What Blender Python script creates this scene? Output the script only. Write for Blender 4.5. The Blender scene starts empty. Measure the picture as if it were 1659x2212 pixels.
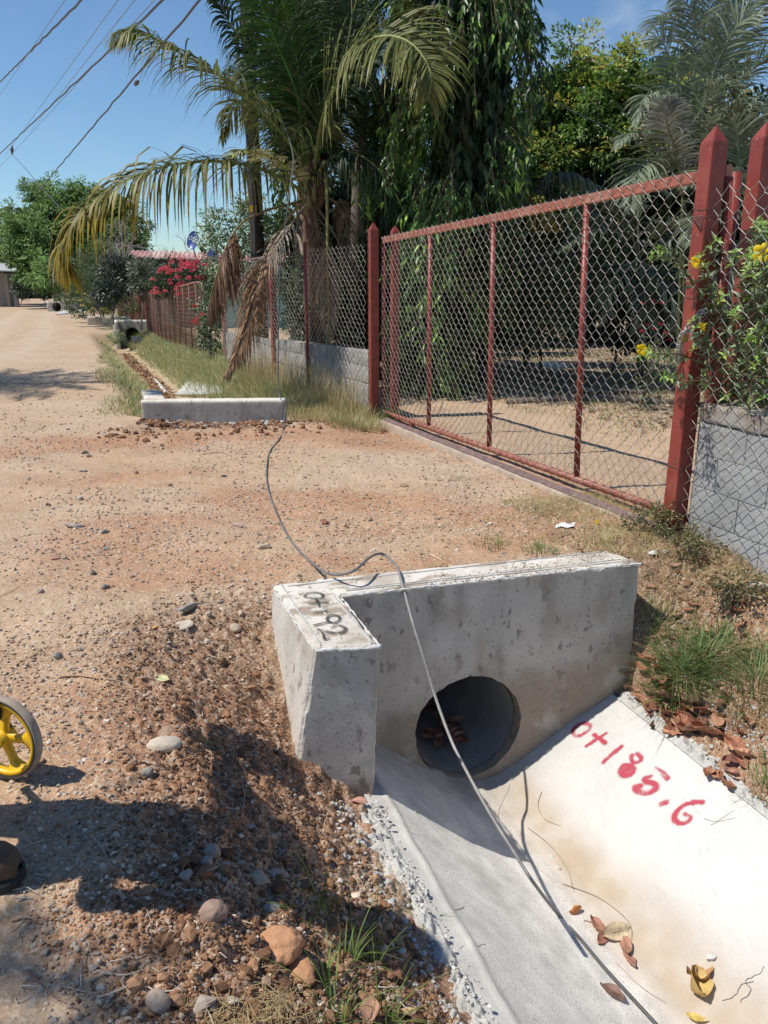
import bpy, bmesh, math
import numpy as np
from mathutils import Vector, Matrix

# ------------------------------------------------------------------ camera, light, exposure
scene = bpy.context.scene
PITCH = math.atan(506/1725.0); CAMH = 1.55
cam_d = bpy.data.cameras.new('camera'); cam = bpy.data.objects.new('camera', cam_d)
scene.collection.objects.link(cam); scene.camera = cam
cam.location = (0, 0, CAMH); cam.rotation_euler = (math.pi/2-PITCH, 0, 0)
cam_d.sensor_fit = 'VERTICAL'; cam_d.sensor_height = 24.0; cam_d.lens = 24.0*1725/2212
cam_d.clip_start = 0.05; cam_d.clip_end = 3000

SUN = Vector((-0.52, -0.075, 0.851)).normalized()
sun_d = bpy.data.lights.new('sun', 'SUN'); sun = bpy.data.objects.new('sun', sun_d)
scene.collection.objects.link(sun)
sun_d.energy = 4.4; sun_d.angle = math.radians(0.53); sun_d.color = (1.0, 0.95, 0.87)
sun.rotation_euler = SUN.to_track_quat('Z', 'Y').to_euler()
sun.location = (-5, 0, 12)
world = bpy.data.worlds.new('World'); scene.world = world; world.use_nodes = True
wn = world.node_tree.nodes; wl = world.node_tree.links
for n_ in list(wn): wn.remove(n_)
w_out = wn.new('ShaderNodeOutputWorld'); w_bg = wn.new('ShaderNodeBackground')
sky = wn.new('ShaderNodeTexSky'); sky.sky_type = 'NISHITA'; sky.sun_disc = False
sky.sun_elevation = math.asin(SUN.z); sky.sun_rotation = math.atan2(SUN.x, SUN.y)
sky.air_density = 1.0; sky.dust_density = 0.1; sky.ozone_density = 2.0; sky.altitude = 300
w_bg.inputs['Strength'].default_value = 0.088
tc = wn.new('ShaderNodeTexCoord')
# thin cloud wisps, in the directions where the photograph has them
mp = wn.new('ShaderNodeMapping'); mp.inputs['Scale'].default_value = (5, 5, 9); mp.inputs['Rotation'].default_value = (0, 0.5, 0.3)
cn = wn.new('ShaderNodeTexNoise'); cn.inputs['Scale'].default_value = 2.2; cn.inputs['Detail'].default_value = 7; cn.inputs['Roughness'].default_value = 0.55
cr = wn.new('ShaderNodeMapRange'); cr.inputs['From Min'].default_value = 0.47; cr.inputs['From Max'].default_value = 0.74
cr.inputs['To Max'].default_value = 0.5
wl.new(tc.outputs['Generated'], mp.inputs['Vector']); wl.new(mp.outputs['Vector'], cn.inputs['Vector']); wl.new(cn.outputs['Fac'], cr.inputs['Value'])
sp = wn.new('ShaderNodeSeparateXYZ'); wl.new(tc.outputs['Generated'], sp.inputs['Vector'])
hz = wn.new('ShaderNodeMapRange'); hz.inputs['From Min'].default_value = 0.42; hz.inputs['From Max'].default_value = 0.18
wl.new(sp.outputs['Z'], hz.inputs['Value'])
mu0 = wn.new('ShaderNodeMath'); mu0.operation = 'MULTIPLY'; mk = wn.new('ShaderNodeMapRange'); mk.inputs['From Min'].default_value = .04; mk.inputs['From Max'].default_value = .2; mk.inputs['To Min'].default_value = .12; wl.new(sp.outputs['X'], mk.inputs['Value']); wl.new(hz.outputs['Result'], mu0.inputs[0]); wl.new(mk.outputs['Result'], mu0.inputs[1])
mu = wn.new('ShaderNodeMath'); mu.operation = 'MULTIPLY'
wl.new(cr.outputs['Result'], mu.inputs[0]); wl.new(mu0.outputs[0], mu.inputs[1])
cm = wn.new('ShaderNodeMixRGB'); cm.inputs['Color2'].default_value = (8.2, 8.4, 8.8, 1)
tint = wn.new('ShaderNodeMixRGB'); tint.blend_type = 'MULTIPLY'; tint.inputs['Fac'].default_value = 1; tint.inputs['Color2'].default_value = (.90, 1.12, 1.26, 1)
wl.new(sky.outputs['Color'], tint.inputs['Color1']); wl.new(mu.outputs[0], cm.inputs['Fac']); wl.new(tint.outputs['Color'], cm.inputs['Color1'])
wl.new(cm.outputs['Color'], w_bg.inputs['Color']); wl.new(w_bg.outputs['Background'], w_out.inputs['Surface'])
vs = scene.view_settings
vs.view_transform = 'Standard'; vs.look = 'None'; vs.exposure = 0.15; vs.gamma = 1.0; vs.use_curve_mapping = False

# ------------------------------------------------------------------ helpers
C = scene.collection
rng = np.random.default_rng(11)
def rnd(a=0., b=1.): return float(rng.uniform(a, b))
FPX = 1725.0; CX = 829.5; CY = 1106.0
_c, _s = math.cos(PITCH), math.sin(PITCH)
def ray(x, y):
    a = (x-CX)/FPX; b = (CY-y)/FPX
    return Vector((a, _c+b*_s, b*_c-_s))
CAM = Vector((0, 0, CAMH))
def atz(x, y, z=0.): r = ray(x, y); return CAM+r*((z-CAMH)/r.z)
def aty(x, y, Y): r = ray(x, y); return CAM+r*(Y/r.y)
# the road's own frame: s runs along the ditch away from the camera, t to the right of it
DX, DY = -0.3305, 0.9438; NX, NY = 0.9438, 0.3305
def W(s, t, z=0.): return Vector((s*DX+t*NX, s*DY+t*NY, z))
def ST(x, y): return x*DX+y*DY, x*NX+y*NY
def atplane(x, y, A, B):
    r = ray(x, y); n = Vector((-(B.y-A.y), B.x-A.x, 0)); k = (A-CAM).dot(n)/r.dot(n); return CAM+r*k
def att(x, y, t):
    r = ray(x, y); return CAM+r*(t/(r.x*NX+r.y*NY))
def sm(x): x = np.clip(x, 0, 1); return x*x*(3-2*x)

def hash3(i, j, k, seed):
    h = (i.astype(np.int64)*374761393 + j.astype(np.int64)*668265263 + k.astype(np.int64)*2147483647 + seed*974634777) & 0xffffffff
    h = ((h ^ (h >> 13))*1274126177) & 0xffffffff
    h = ((h ^ (h >> 16))*2246822519) & 0xffffffff
    return ((h ^ (h >> 15)) & 0xffffff)/float(0xffffff)
def vnoise(x, y, z=None, seed=0):
    x = np.asarray(x, float); y = np.asarray(y, float); z = np.zeros_like(x) if z is None else np.asarray(z, float)
    xi, yi, zi = np.floor(x), np.floor(y), np.floor(z); fx, fy, fz = x-xi, y-yi, z-zi
    ux, uy, uz = fx*fx*(3-2*fx), fy*fy*(3-2*fy), fz*fz*(3-2*fz)
    def h(a, b, c): return hash3(xi+a, yi+b, zi+c, seed)
    def lr(a, b, u): return a+(b-a)*u
    return lr(lr(lr(h(0,0,0), h(1,0,0), ux), lr(h(0,1,0), h(1,1,0), ux), uy),
              lr(lr(h(0,0,1), h(1,0,1), ux), lr(h(0,1,1), h(1,1,1), ux), uy), uz)*2-1
def fbm(x, y, z=None, seed=0, oct=4):
    r = 0; a = 1.; f = 1.; tot = 0
    for o in range(oct):
        r = r+a*vnoise(x*f, y*f, None if z is None else z*f, seed+o*7); tot += a; a *= .5; f *= 2.03
    return r/tot

class MB:
    def __init__(self): self.V = []; self.F = []; self.C = []; self.n = 0
    def add(self, V, F, col=None):
        V = np.asarray(V, float).reshape(-1, 3); F = np.asarray(F, np.int64)
        self.V.append(V); self.F.append(F+self.n)
        c = np.ones((len(V), 4)); 
        if col is not None: c[:, :3] = np.asarray(col, float)[..., :3]
        self.C.append(c); self.n += len(V)
    def tube(self, P, R, sides=6, col=None, cap=True):
        P = np.asarray([tuple(p) for p in P], float); n = len(P)
        R = np.full(n, R, float) if np.isscalar(R) else np.asarray(R, float)
        T = np.gradient(P, axis=0); T /= np.linalg.norm(T, axis=1)[:, None]+1e-12
        up = np.array([0, 0, 1.]) if abs(T[0, 2]) < .9 else np.array([1., 0, 0])
        U = np.cross(T, up)
        for i in range(n):
            if i: U[i] = U[i-1]-T[i]*np.dot(U[i-1], T[i])
            U[i] /= np.linalg.norm(U[i])+1e-12
        Vv = np.cross(T, U); a = np.arange(sides)*2*np.pi/sides
        ring = (P[:, None]+R[:, None, None]*(np.cos(a)[None, :, None]*U[:, None]+np.sin(a)[None, :, None]*Vv[:, None])).reshape(-1, 3)
        i = np.arange(n-1)[:, None]*sides; j = np.arange(sides)[None]; k = (j+1) % sides
        F = np.stack([i+j, i+k, i+sides+k, i+sides+j], -1).reshape(-1, 4)
        if col is not None:
            col = np.asarray(col, float)
            if col.ndim == 2: col = np.repeat(col, sides, 0)
        self.add(ring, F, col)
        if cap:
            b = self.n-len(ring); cc = None if col is None else (col[[0, -1]] if col.ndim == 2 else col)
            self.add(P[[0, -1]], np.zeros((0, 3), int), cc); m = self.n-2
            jj = np.arange(sides); kk = (jj+1) % sides
            self.F.append(np.stack([b+kk, b+jj, np.full(sides, m)], -1)); e = b+(n-1)*sides
            self.F.append(np.stack([e+jj, e+kk, np.full(sides, m+1)], -1))
    def segs(self, A, B, r, sides=3, col=None):
        A = np.asarray(A, float); B = np.asarray(B, float); n = len(A)
        r = np.full(n, r, float) if np.isscalar(r) else np.asarray(r)
        T = B-A; T /= np.linalg.norm(T, axis=1)[:, None]+1e-12
        up = np.where(np.abs(T[:, 2:3]) < .9, [[0, 0, 1.]], [[1., 0, 0]])
        U = np.cross(T, up); U /= np.linalg.norm(U, axis=1)[:, None]; Q = np.cross(T, U)
        a = np.arange(sides)*2*np.pi/sides
        off = r[:, None, None]*(np.cos(a)[None, :, None]*U[:, None]+np.sin(a)[None, :, None]*Q[:, None])
        V = np.concatenate([A[:, None]+off, B[:, None]+off], 1).reshape(-1, 3)
        i = np.arange(n)[:, None]*2*sides; j = np.arange(sides)[None]; k = (j+1) % sides
        F = np.stack([i+j, i+k, i+sides+k, i+sides+j], -1).reshape(-1, 4)
        if col is not None and np.asarray(col).ndim == 2: col = np.repeat(col, 2*sides, 0)
        self.add(V, F, col)
    def build(self, name, mat, parent=None, smooth=True, **props):
        V = np.concatenate(self.V); Cc = np.concatenate(self.C)
        me = bpy.data.meshes.new(name)
        me.vertices.add(len(V)); me.vertices.foreach_set('co', V.astype(np.float32).ravel())
        quads = [f for f in self.F if f.shape[1] == 4 and len(f)]; tris = [f for f in self.F if f.shape[1] == 3 and len(f)]
        q = np.concatenate(quads) if quads else np.zeros((0, 4), int); t = np.concatenate(tris) if tris else np.zeros((0, 3), int)
        loops = np.concatenate([q.ravel(), t.ravel()])
        me.loops.add(len(loops)); me.loops.foreach_set('vertex_index', loops.astype(np.int32))
        st = np.concatenate([np.arange(len(q))*4, len(q)*4+np.arange(len(t))*3])
        me.polygons.add(len(st)); me.polygons.foreach_set('loop_start', st.astype(np.int32))
        me.polygons.foreach_set('use_smooth', np.full(len(st), bool(smooth)))
        ca = me.color_attributes.new('Col', 'FLOAT_COLOR', 'POINT'); ca.data.foreach_set('color', Cc.astype(np.float32).ravel())
        me.update(calc_edges=True)
        if mat: me.materials.append(mat)
        return link(name, me, parent, **props)

def link(name, me, parent=None, **props):
    o = bpy.data.objects.new(name, me); C.objects.link(o)
    if parent is not None:
        o.parent = parent; o.matrix_parent_inverse = Matrix.Translation(-Vector(parent.location)) if parent.parent is None else Matrix.Translation(-Vector(parent['_wl']) if '_wl' in parent else Vector((0, 0, 0)))
    for k, v in props.items(): o[k] = v
    return o
def thing(name, label, cat, loc=(0, 0, 0), group=None):
    o = bpy.data.objects.new(name, None); C.objects.link(o); o.location = loc; o.empty_display_size = .2
    return tag(o, label, cat, group)
def tag(o, label, cat, group=None):
    o['label'] = label; o['category'] = cat
    if group: o['group'] = group
    return o
def structure(o): o['kind'] = 'structure'; return o

def gridbox(B, T, res, chip=0., amp=0., seed=0, nf=(8., 8., 8.)):
    """box from 4 bottom + 4 top corners (ccw), faces subdivided at res metres; rough faces, chipped edges"""
    B = [np.array(tuple(p)) for p in B]; T = [np.array(tuple(p)) for p in T]
    L = (np.linalg.norm(B[1]-B[0]), np.linalg.norm(B[3]-B[0]), np.linalg.norm(T[0]-B[0]))
    N = [max(1, int(round(l/res))) for l in L]
    def P(u, v, w):
        u, v, w = u[..., None], v[..., None], w[..., None]
        b = B[0]*(1-u)*(1-v)+B[1]*u*(1-v)+B[2]*u*v+B[3]*(1-u)*v
        t = T[0]*(1-u)*(1-v)+T[1]*u*(1-v)+T[2]*u*v+T[3]*(1-u)*v
        return b*(1-w)+t*w
    mb = MB()
    ctr = (sum(B)+sum(T))/8
    eu = (B[1]-B[0])/L[0]; ev = (B[3]-B[0])/L[1]; ew = (T[0]-B[0])/L[2]
    for ax in range(3):
        for side in (0, 1):
            a, b = [k for k in range(3) if k != ax]
            ga, gb = np.meshgrid(np.linspace(0, 1, N[a]+1), np.linspace(0, 1, N[b]+1), indexing='ij')
            uvw = [None]*3; uvw[a] = ga; uvw[b] = gb; uvw[ax] = np.full_like(ga, float(side))
            V = P(*uvw).reshape(-1, 3); u, v, w = [q.ravel() for q in uvw]
            if chip > 0:
                d = np.stack([np.minimum(u, 1-u)*L[0], np.minimum(v, 1-v)*L[1], np.minimum(w, 1-w)*L[2]], -1)
                ds = np.sort(d, 1); e = ds[:, 0]+ds[:, 1]
                nn = .55+.45*fbm(V[:, 0]*22, V[:, 1]*22, V[:, 2]*22, seed, 3)+.6*np.clip(fbm(V[:, 0]*9, V[:, 1]*9, V[:, 2]*9, seed+3, 2), 0, 1)
                r = chip*np.clip(nn, .15, 2.2); k = np.clip(r-e, 0, None)*.5
                near = d < r[:, None]
                V = V+ (near[:, 0:1]*np.sign(.5-u)[:, None]*eu+near[:, 1:2]*np.sign(.5-v)[:, None]*ev+near[:, 2:3]*np.sign(.5-w)[:, None]*ew)*k[:, None]
            if amp > 0:
                dsp = fbm(V[:, 0]*nf[0], V[:, 1]*nf[1], V[:, 2]*nf[2], seed+20, 5)
                V = V+(eu*dsp[:, None]+ev*fbm(V[:, 0]*nf[0]+9, V[:, 1]*nf[1], V[:, 2]*nf[2], seed+21, 5)[:, None]+ew*fbm(V[:, 0]*nf[0], V[:, 1]*nf[1]+7, V[:, 2]*nf[2], seed+22, 4)[:, None])*amp
            i, j = np.meshgrid(np.arange(N[a]), np.arange(N[b]), indexing='ij'); m = N[b]+1
            F = np.stack([i*m+j, (i+1)*m+j, (i+1)*m+j+1, i*m+j+1], -1).reshape(-1, 4)
            flip = (side == 0) ^ (ax == 1)
            if flip: F = F[:, ::-1]
            mb.add(V, F)
    return mb
def merge(o, dist=1e-4):
    bm = bmesh.new(); bm.from_mesh(o.data); bmesh.ops.remove_doubles(bm, verts=bm.verts, dist=dist)
    bmesh.ops.recalc_face_normals(bm, faces=bm.faces); bm.to_mesh(o.data); bm.free(); return o
def bevbox(name, mat, parent, O, ex, ey, ez, bev=.004, seg=2, **props):
    """bevelled box: corner O plus edge vectors"""
    O = Vector(O); ex, ey, ez = Vector(ex), Vector(ey), Vector(ez)
    bm = bmesh.new(); vs_ = [bm.verts.new(O+a*ex+b*ey+c*ez) for c in (0, 1) for b in (0, 1) for a in (0, 1)]
    for f in ((0,2,3,1),(4,5,7,6),(0,1,5,4),(2,6,7,3),(0,4,6,2),(1,3,7,5)): bm.faces.new([vs_[i] for i in f])
    bmesh.ops.recalc_face_normals(bm, faces=bm.faces)
    if bev: bmesh.ops.bevel(bm, geom=list(bm.edges), offset=bev, segments=seg, affect='EDGES', profile=.6)
    me = bpy.data.meshes.new(name); bm.to_mesh(me); bm.free(); me.materials.append(mat)
    return link(name, me, parent, **props)
def spline(P, n=40):
    P = np.asarray([tuple(p) for p in P], float)
    Q = np.vstack([2*P[0]-P[1], P, 2*P[-1]-P[-2]]); k = len(P)-1
    u = np.linspace(0, k-1e-9, n); i = u.astype(int); f = (u-i)[:, None]
    p0, p1, p2, p3 = Q[i], Q[i+1], Q[i+2], Q[i+3]
    return .5*(2*p1+(p2-p0)*f+(2*p0-5*p1+4*p2-p3)*f**2+(3*p1-p0-3*p2+p3)*f**3)

# ------------------------------------------------------------------ materials
def mat(name, col=(.5, .5, .5), rough=.8, attr=True, var=.25, vscale=6., bump=.0, bscale=60., trans=0., spec=.3, metal=0., speck=None, warm=None, detail=6):
    m = bpy.data.materials.new(name); m.use_nodes = True; N = m.node_tree.nodes; L = m.node_tree.links
    b = N['Principled BSDF']; b.inputs['Roughness'].default_value = rough; b.inputs['Specular IOR Level'].default_value = spec; b.inputs['Metallic'].default_value = metal
    geo = N.new('ShaderNodeNewGeometry')
    n1 = N.new('ShaderNodeTexNoise'); n1.inputs['Scale'].default_value = vscale; n1.inputs['Detail'].default_value = detail; n1.inputs['Roughness'].default_value = .62
    L.new(geo.outputs['Position'], n1.inputs['Vector'])
    r = N.new('ShaderNodeMapRange'); r.inputs['From Min'].default_value = .28; r.inputs['From Max'].default_value = .72
    r.inputs['To Min'].default_value = 1-var; r.inputs['To Max'].default_value = 1+var; L.new(n1.outputs['Fac'], r.inputs['Value'])
    mx = N.new('ShaderNodeVectorMath'); mx.operation = 'SCALE'; L.new(r.outputs['Result'], mx.inputs['Scale'])
    if attr:
        a = N.new('ShaderNodeVertexColor'); a.layer_name = 'Col'
        m2 = N.new('ShaderNodeVectorMath'); m2.operation = 'MULTIPLY'; m2.inputs[1].default_value = col
        L.new(a.outputs['Color'], m2.inputs[0]); L.new(m2.outputs['Vector'], mx.inputs[0])
    else: mx.inputs[0].default_value = col
    last = mx.outputs['Vector']
    for sp_ in (speck or []):      # (scale, threshold, softness, colour, amount, stretch)
        t = N.new('ShaderNodeTexNoise'); t.inputs['Scale'].default_value = sp_[0]; t.inputs['Detail'].default_value = 3
        mpn = N.new('ShaderNodeMapping'); mpn.inputs['Scale'].default_value = sp_[5] if len(sp_) > 5 else (1, 1, 1)
        if len(sp_) > 6: mpn.inputs['Rotation'].default_value = (0, 0, sp_[6])
        L.new(geo.outputs['Position'], mpn.inputs['Vector']); L.new(mpn.outputs['Vector'], t.inputs['Vector'])
        q = N.new('ShaderNodeMapRange'); q.inputs['From Min'].default_value = sp_[1]; q.inputs['From Max'].default_value = sp_[1]+sp_[2]; q.inputs['To Max'].default_value = sp_[4]
        L.new(t.outputs['Fac'], q.inputs['Value'])
        k = N.new('ShaderNodeMixRGB'); k.inputs['Color2'].default_value = (*sp_[3], 1); L.new(q.outputs['Result'], k.inputs['Fac']); L.new(last, k.inputs['Color1']); last = k.outputs['Color']
    L.new(last, b.inputs['Base Color'])
    if bump:
        t = N.new('ShaderNodeTexNoise'); t.inputs['Scale'].default_value = bscale; t.inputs['Detail'].default_value = 5; L.new(geo.outputs['Position'], t.inputs['Vector'])
        bp = N.new('ShaderNodeBump'); bp.inputs['Strength'].default_value = 1.; bp.inputs['Distance'].default_value = bump
        L.new(t.outputs['Fac'], bp.inputs['Height']); L.new(bp.outputs['Normal'], b.inputs['Normal'])
    if trans > 0:
        tr = N.new('ShaderNodeBsdfTranslucent'); L.new(last, tr.inputs['Color']); mxs = N.new('ShaderNodeMixShader'); mxs.inputs['Fac'].default_value = trans
        L.new(b.outputs['BSDF'], mxs.inputs[1]); L.new(tr.outputs['BSDF'], mxs.inputs[2]); L.new(mxs.outputs['Shader'], N['Material Output'].inputs['Surface'])
    return m
M_GROUND = mat('dry_earth', (1, 1, 1), .95, var=.16, vscale=2.5, bump=.010, bscale=55, spec=.1, detail=9,
    speck=[(55, .57, .05, (.60, .50, .38), .6), (42, .62, .04, (.22, .14, .09), .4), (130, .57, .05, (.62, .52, .40), .5), (95, .62, .04, (.20, .13, .09), .35), (9, .56, .2, (.33, .17, .085), .35), (17, .6, .06, (.55, .46, .36), .35)])
M_STONE = mat('stone', (1, 1, 1), .9, var=.2, vscale=30, bump=.002, bscale=160, spec=.2)
M_CLOD = mat('clod', (1, 1, 1), .97, var=.2, vscale=40, bump=.003, bscale=150, spec=.05)
M_CONC = mat('cast_concrete', (.49, .455, .40), .93, attr=True, var=.12, vscale=5, bump=.0016, bscale=140, spec=.15, detail=9,
    speck=[(24, .625, .05, (.19, .16, .13), .7, (1, 1, .6)), (13, .62, .08, (.24, .20, .155), .55, (1, 1, .6)), (70, .64, .03, (.17, .15, .125), .6), (3.2, .53, .16, (.36, .31, .24), .6), (5, .60, .1, (.60, .58, .53), .4)])
M_CHAN = mat('brushed_concrete', (1, 1, 1), .93, attr=True, var=.07, vscale=4, bump=.0035, bscale=300, spec=.12, detail=8,
    speck=[(40, .57, .12, (.42, .40, .36), .28, (5, .35, 1), 0.337), (240, .60, .07, (.3, .28, .25), .22)])
M_SAND = mat('sandy_concrete', (1, 1, 1), .95, attr=True, var=.08, vscale=5, bump=.005, bscale=220, spec=.1, detail=8,
    speck=[(170, .58, .05, (.26, .24, .21), .45), (70, .62, .06, (.30, .28, .25), .35), (110, .60, .05, (.82, .80, .75), .4)])
M_MORTAR = mat('rough_mortar', (.47, .46, .43), .95, attr=False, var=.2, vscale=14, bump=.003, bscale=120, spec=.1)
M_BLOCK = mat('grey_block', (.35, .355, .355), .92, attr=True, var=.15, vscale=5, bump=.003, bscale=110, spec=.15,
    speck=[(120, .66, .04, (.14, .15, .16), .5), (4, .6, .12, (.24, .23, .2), .4)])
M_RED = mat('red_painted_steel', (.24, .045, .032), .42, attr=False, var=.16, vscale=9, bump=.0004, bscale=90, spec=.45,
    speck=[(5, .54, .16, (.33, .085, .06), .5), (14, .63, .05, (.13, .05, .035), .75, (1, 1, .5)), (48, .67, .03, (.42, .24, .18), .6)])
M_REDL = mat('faded_red_steel', (.36, .12, .08), .5, attr=False, var=.2, vscale=12, bump=.0006, bscale=90, spec=.4,
    speck=[(6, .5, .15, (.44, .24, .17), .6), (20, .6, .06, (.22, .10, .06), .7), (60, .66, .04, (.5, .28, .2), .6)])
M_RUST = mat('rusty_steel', (.17, .11, .10), .7, attr=False, var=.3, vscale=14, bump=.001, bscale=100, spec=.3, speck=[(20, .58, .1, (.3, .24, .22), .5)])
M_WIRE = mat('galvanised_wire', (.40, .385, .36), .42, attr=True, var=.2, vscale=25, spec=.5, metal=.35)
M_CABLE = mat('black_cable', (.075, .075, .078), .5, attr=True, var=.25, vscale=20, spec=.4)
M_LEAF = mat('leaf', (1, 1, 1), .38, var=.25, vscale=3, trans=.36, spec=.45)
M_LEAFM = mat('matt_leaf', (1, 1, 1), .6, var=.2, vscale=2, trans=.28, spec=.25)
M_FROND = mat('palm_leaflet', (1, 1, 1), .5, var=.3, vscale=6, trans=.28, spec=.3)
M_GRASS = mat('grass', (1, 1, 1), .6, var=.15, vscale=2, trans=.3, spec=.25)
M_DRY = mat('dry_leaf', (1, 1, 1), .6, var=.25, vscale=30, bump=.001, bscale=80, trans=.12, spec=.3)
M_BARK = mat('bark', (.16, .13, .11), .9, attr=True, var=.35, vscale=8, bump=.008, bscale=30, spec=.1)
M_POLE = mat('tarred_timber', (.055, .042, .036), .8, attr=False, var=.4, vscale=5, bump=.004, bscale=30, spec=.2, speck=[(3, .6, .1, (.16, .12, .1), .5, (6, 6, .4))])
# ------------------------------------------------------------------ terrain
CH_T = np.array([.89, .99, 1.06, 1.20, 1.36, 1.52, 1.64, 1.72, 1.80, 1.92, 2.08, 2.24, 2.32, 2.47])
CH_Z = np.array([-.570, -.590, -.645, -.75, -.87, -.965, -1.01, -1.022, -1.008, -.945, -.845, -.745, -.705, -.625])
def chan_z(t): return np.interp(t, CH_T, CH_Z)
def ditch_c(s): return np.interp(s, [3, 9, 20, 34, 60], [1.65, 1.3, 1.2, .65, .2])
def ground_z(x, y, micro=True):
    x = np.asarray(x, float); y = np.asarray(y, float); s, t = x*DX+y*DY, x*NX+y*NY
    z = -.08*sm((s-4)/5)*sm((t-1.8)/1.2)*(1-sm((t-4.5)/1.5))-.5*sm((s-12)/16)*(1-sm((s-75)/60))
    nt = [-.1, .15, .4, .65, .86, .95, 1.7, 2.42, 2.52, 2.75, 3.05, 3.35, 4.]
    nz = [0, -.06, -.24, -.44, -.56, -.72, -1.15, -.8, -.60, -.33, -.12, -.04, 0]
    prof = np.interp(t+.03*fbm(s*3, t*3, seed=5, oct=2), nt, nz)
    wm = 1-sm((s-3.38)/.08); wl_ = 1-sm((s-2.65)/1.35); wr = 1-sm((s-2.95)/.75)
    a = sm((t-.70)/.06); b = sm((t-2.52)/.06)
    w = (wl_*(1-a)+wm*a)*(1-b)+wr*b
    z = z+prof*w
    c = ditch_c(s); u = np.abs(t-c); dep = -.78*(1-sm((u-.12)/1.0))
    wf1 = sm((s-9.35)/.1); wf2 = sm((s-9.3)/1.2); k = 1-sm((u-.72)/.1)
    z = z+dep*(wf1*k+wf2*(1-k))*(1-sm((s-33)/1.5))*(1-.3*sm((s-12)/15))
    z = z+.16*sm((t-c-.9)/1.2)*sm((s-10)/4)*(1-sm((s-40)/20))   # right bank stands a little proud
    # spoil heaped against the second headwall
    z = z-.06*np.exp(-((s-9.05)/.3)**2)*sm((t-.1)/.5)*(1-sm((t-2.3)/.6))
    # low mound of soil on the right bank
    z = z+.10*np.exp(-((s-3.0)**2+(t-3.05)**2)/.05)
    if micro:
        r = rough_w(s, t); dist = np.hypot(x, y); fade = 1-sm((dist-7)/9)
        z = z+(.012+.03*r)*fbm(x*2.3, y*2.3, seed=1, oct=3)
        z = z+fade*((.003+.030*r)*fbm(x*11, y*11, seed=2, oct=3)+(.0035+.016*r)*fbm(x*34, y*34, seed=3, oct=3))
        z = z+fade*r*.016*np.clip(1-2.2*np.abs(vnoise(x*17, y*17, seed=9)), 0, 1)
    return z
def rough_w(s, t):
    near = sm((t+.35)/.6)*(1-sm((t-.86)/.1))*(1-sm((s-3.4)/.8))
    n2 = sm((t-2.45)/.08)*(1-sm((s-3.6)/1.0))*(1-sm((t-3.6)/.6))
    n3 = np.exp(-((s-8.85)/.35)**2)*sm((t-.0)/.4)*(1-sm((t-2.8)/.8))*.8
    n4 = .22*sm((t+1.)/1.)*(1-sm((s-3.6)/1.))
    n5 = .12*sm((t+.3)/.6)*(1-sm((s-9)/1.))
    return np.clip(np.maximum.reduce([near, n2*.9, n3, n4*np.ones_like(near), n5*np.ones_like(near)]), 0, 1)
def gz(x, y): return float(ground_z(np.array([x]), np.array([y]))[0])
def surf_z(x, y):
    z = ground_z(x, y); s, t = x*DX+y*DY, x*NX+y*NY
    return np.where((t > .89) & (t < 2.47) & (s < 3.31), chan_z(t), z)
def hit(px, py, lift=0.):
    """point of the ground or channel seen along a line of sight"""
    r = ray(px, py); k = 1.2*1.006**np.arange(900); x = r.x*k; y = r.y*k; z = CAMH+r.z*k; b = z < surf_z(x, y)
    i = int(np.argmax(b)) if b.any() else len(k)-1; kk = np.linspace(k[max(i-1, 0)], k[i], 12); x = r.x*kk; y = r.y*kk; b = (CAMH+r.z*kk) < surf_z(x, y); j = int(np.argmax(b)); return Vector((x[j], y[j], float(surf_z(x[j:j+1], y[j:j+1])[0])+lift))
ROAD_T0 = -8.6
def road_edge(s): return .0+.28*fbm(s*.35, s*0+3.3, seed=40, oct=2)-.25*sm((s-40)/40)
PAL = dict(road=(.445, .306, .196), pale=(.475, .365, .262), red=(.37, .185, .10), brown=(.19, .105, .064), litter=(.33, .25, .15), grassy=(.30, .27, .14), ditch=(.37, .28, .17))
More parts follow.
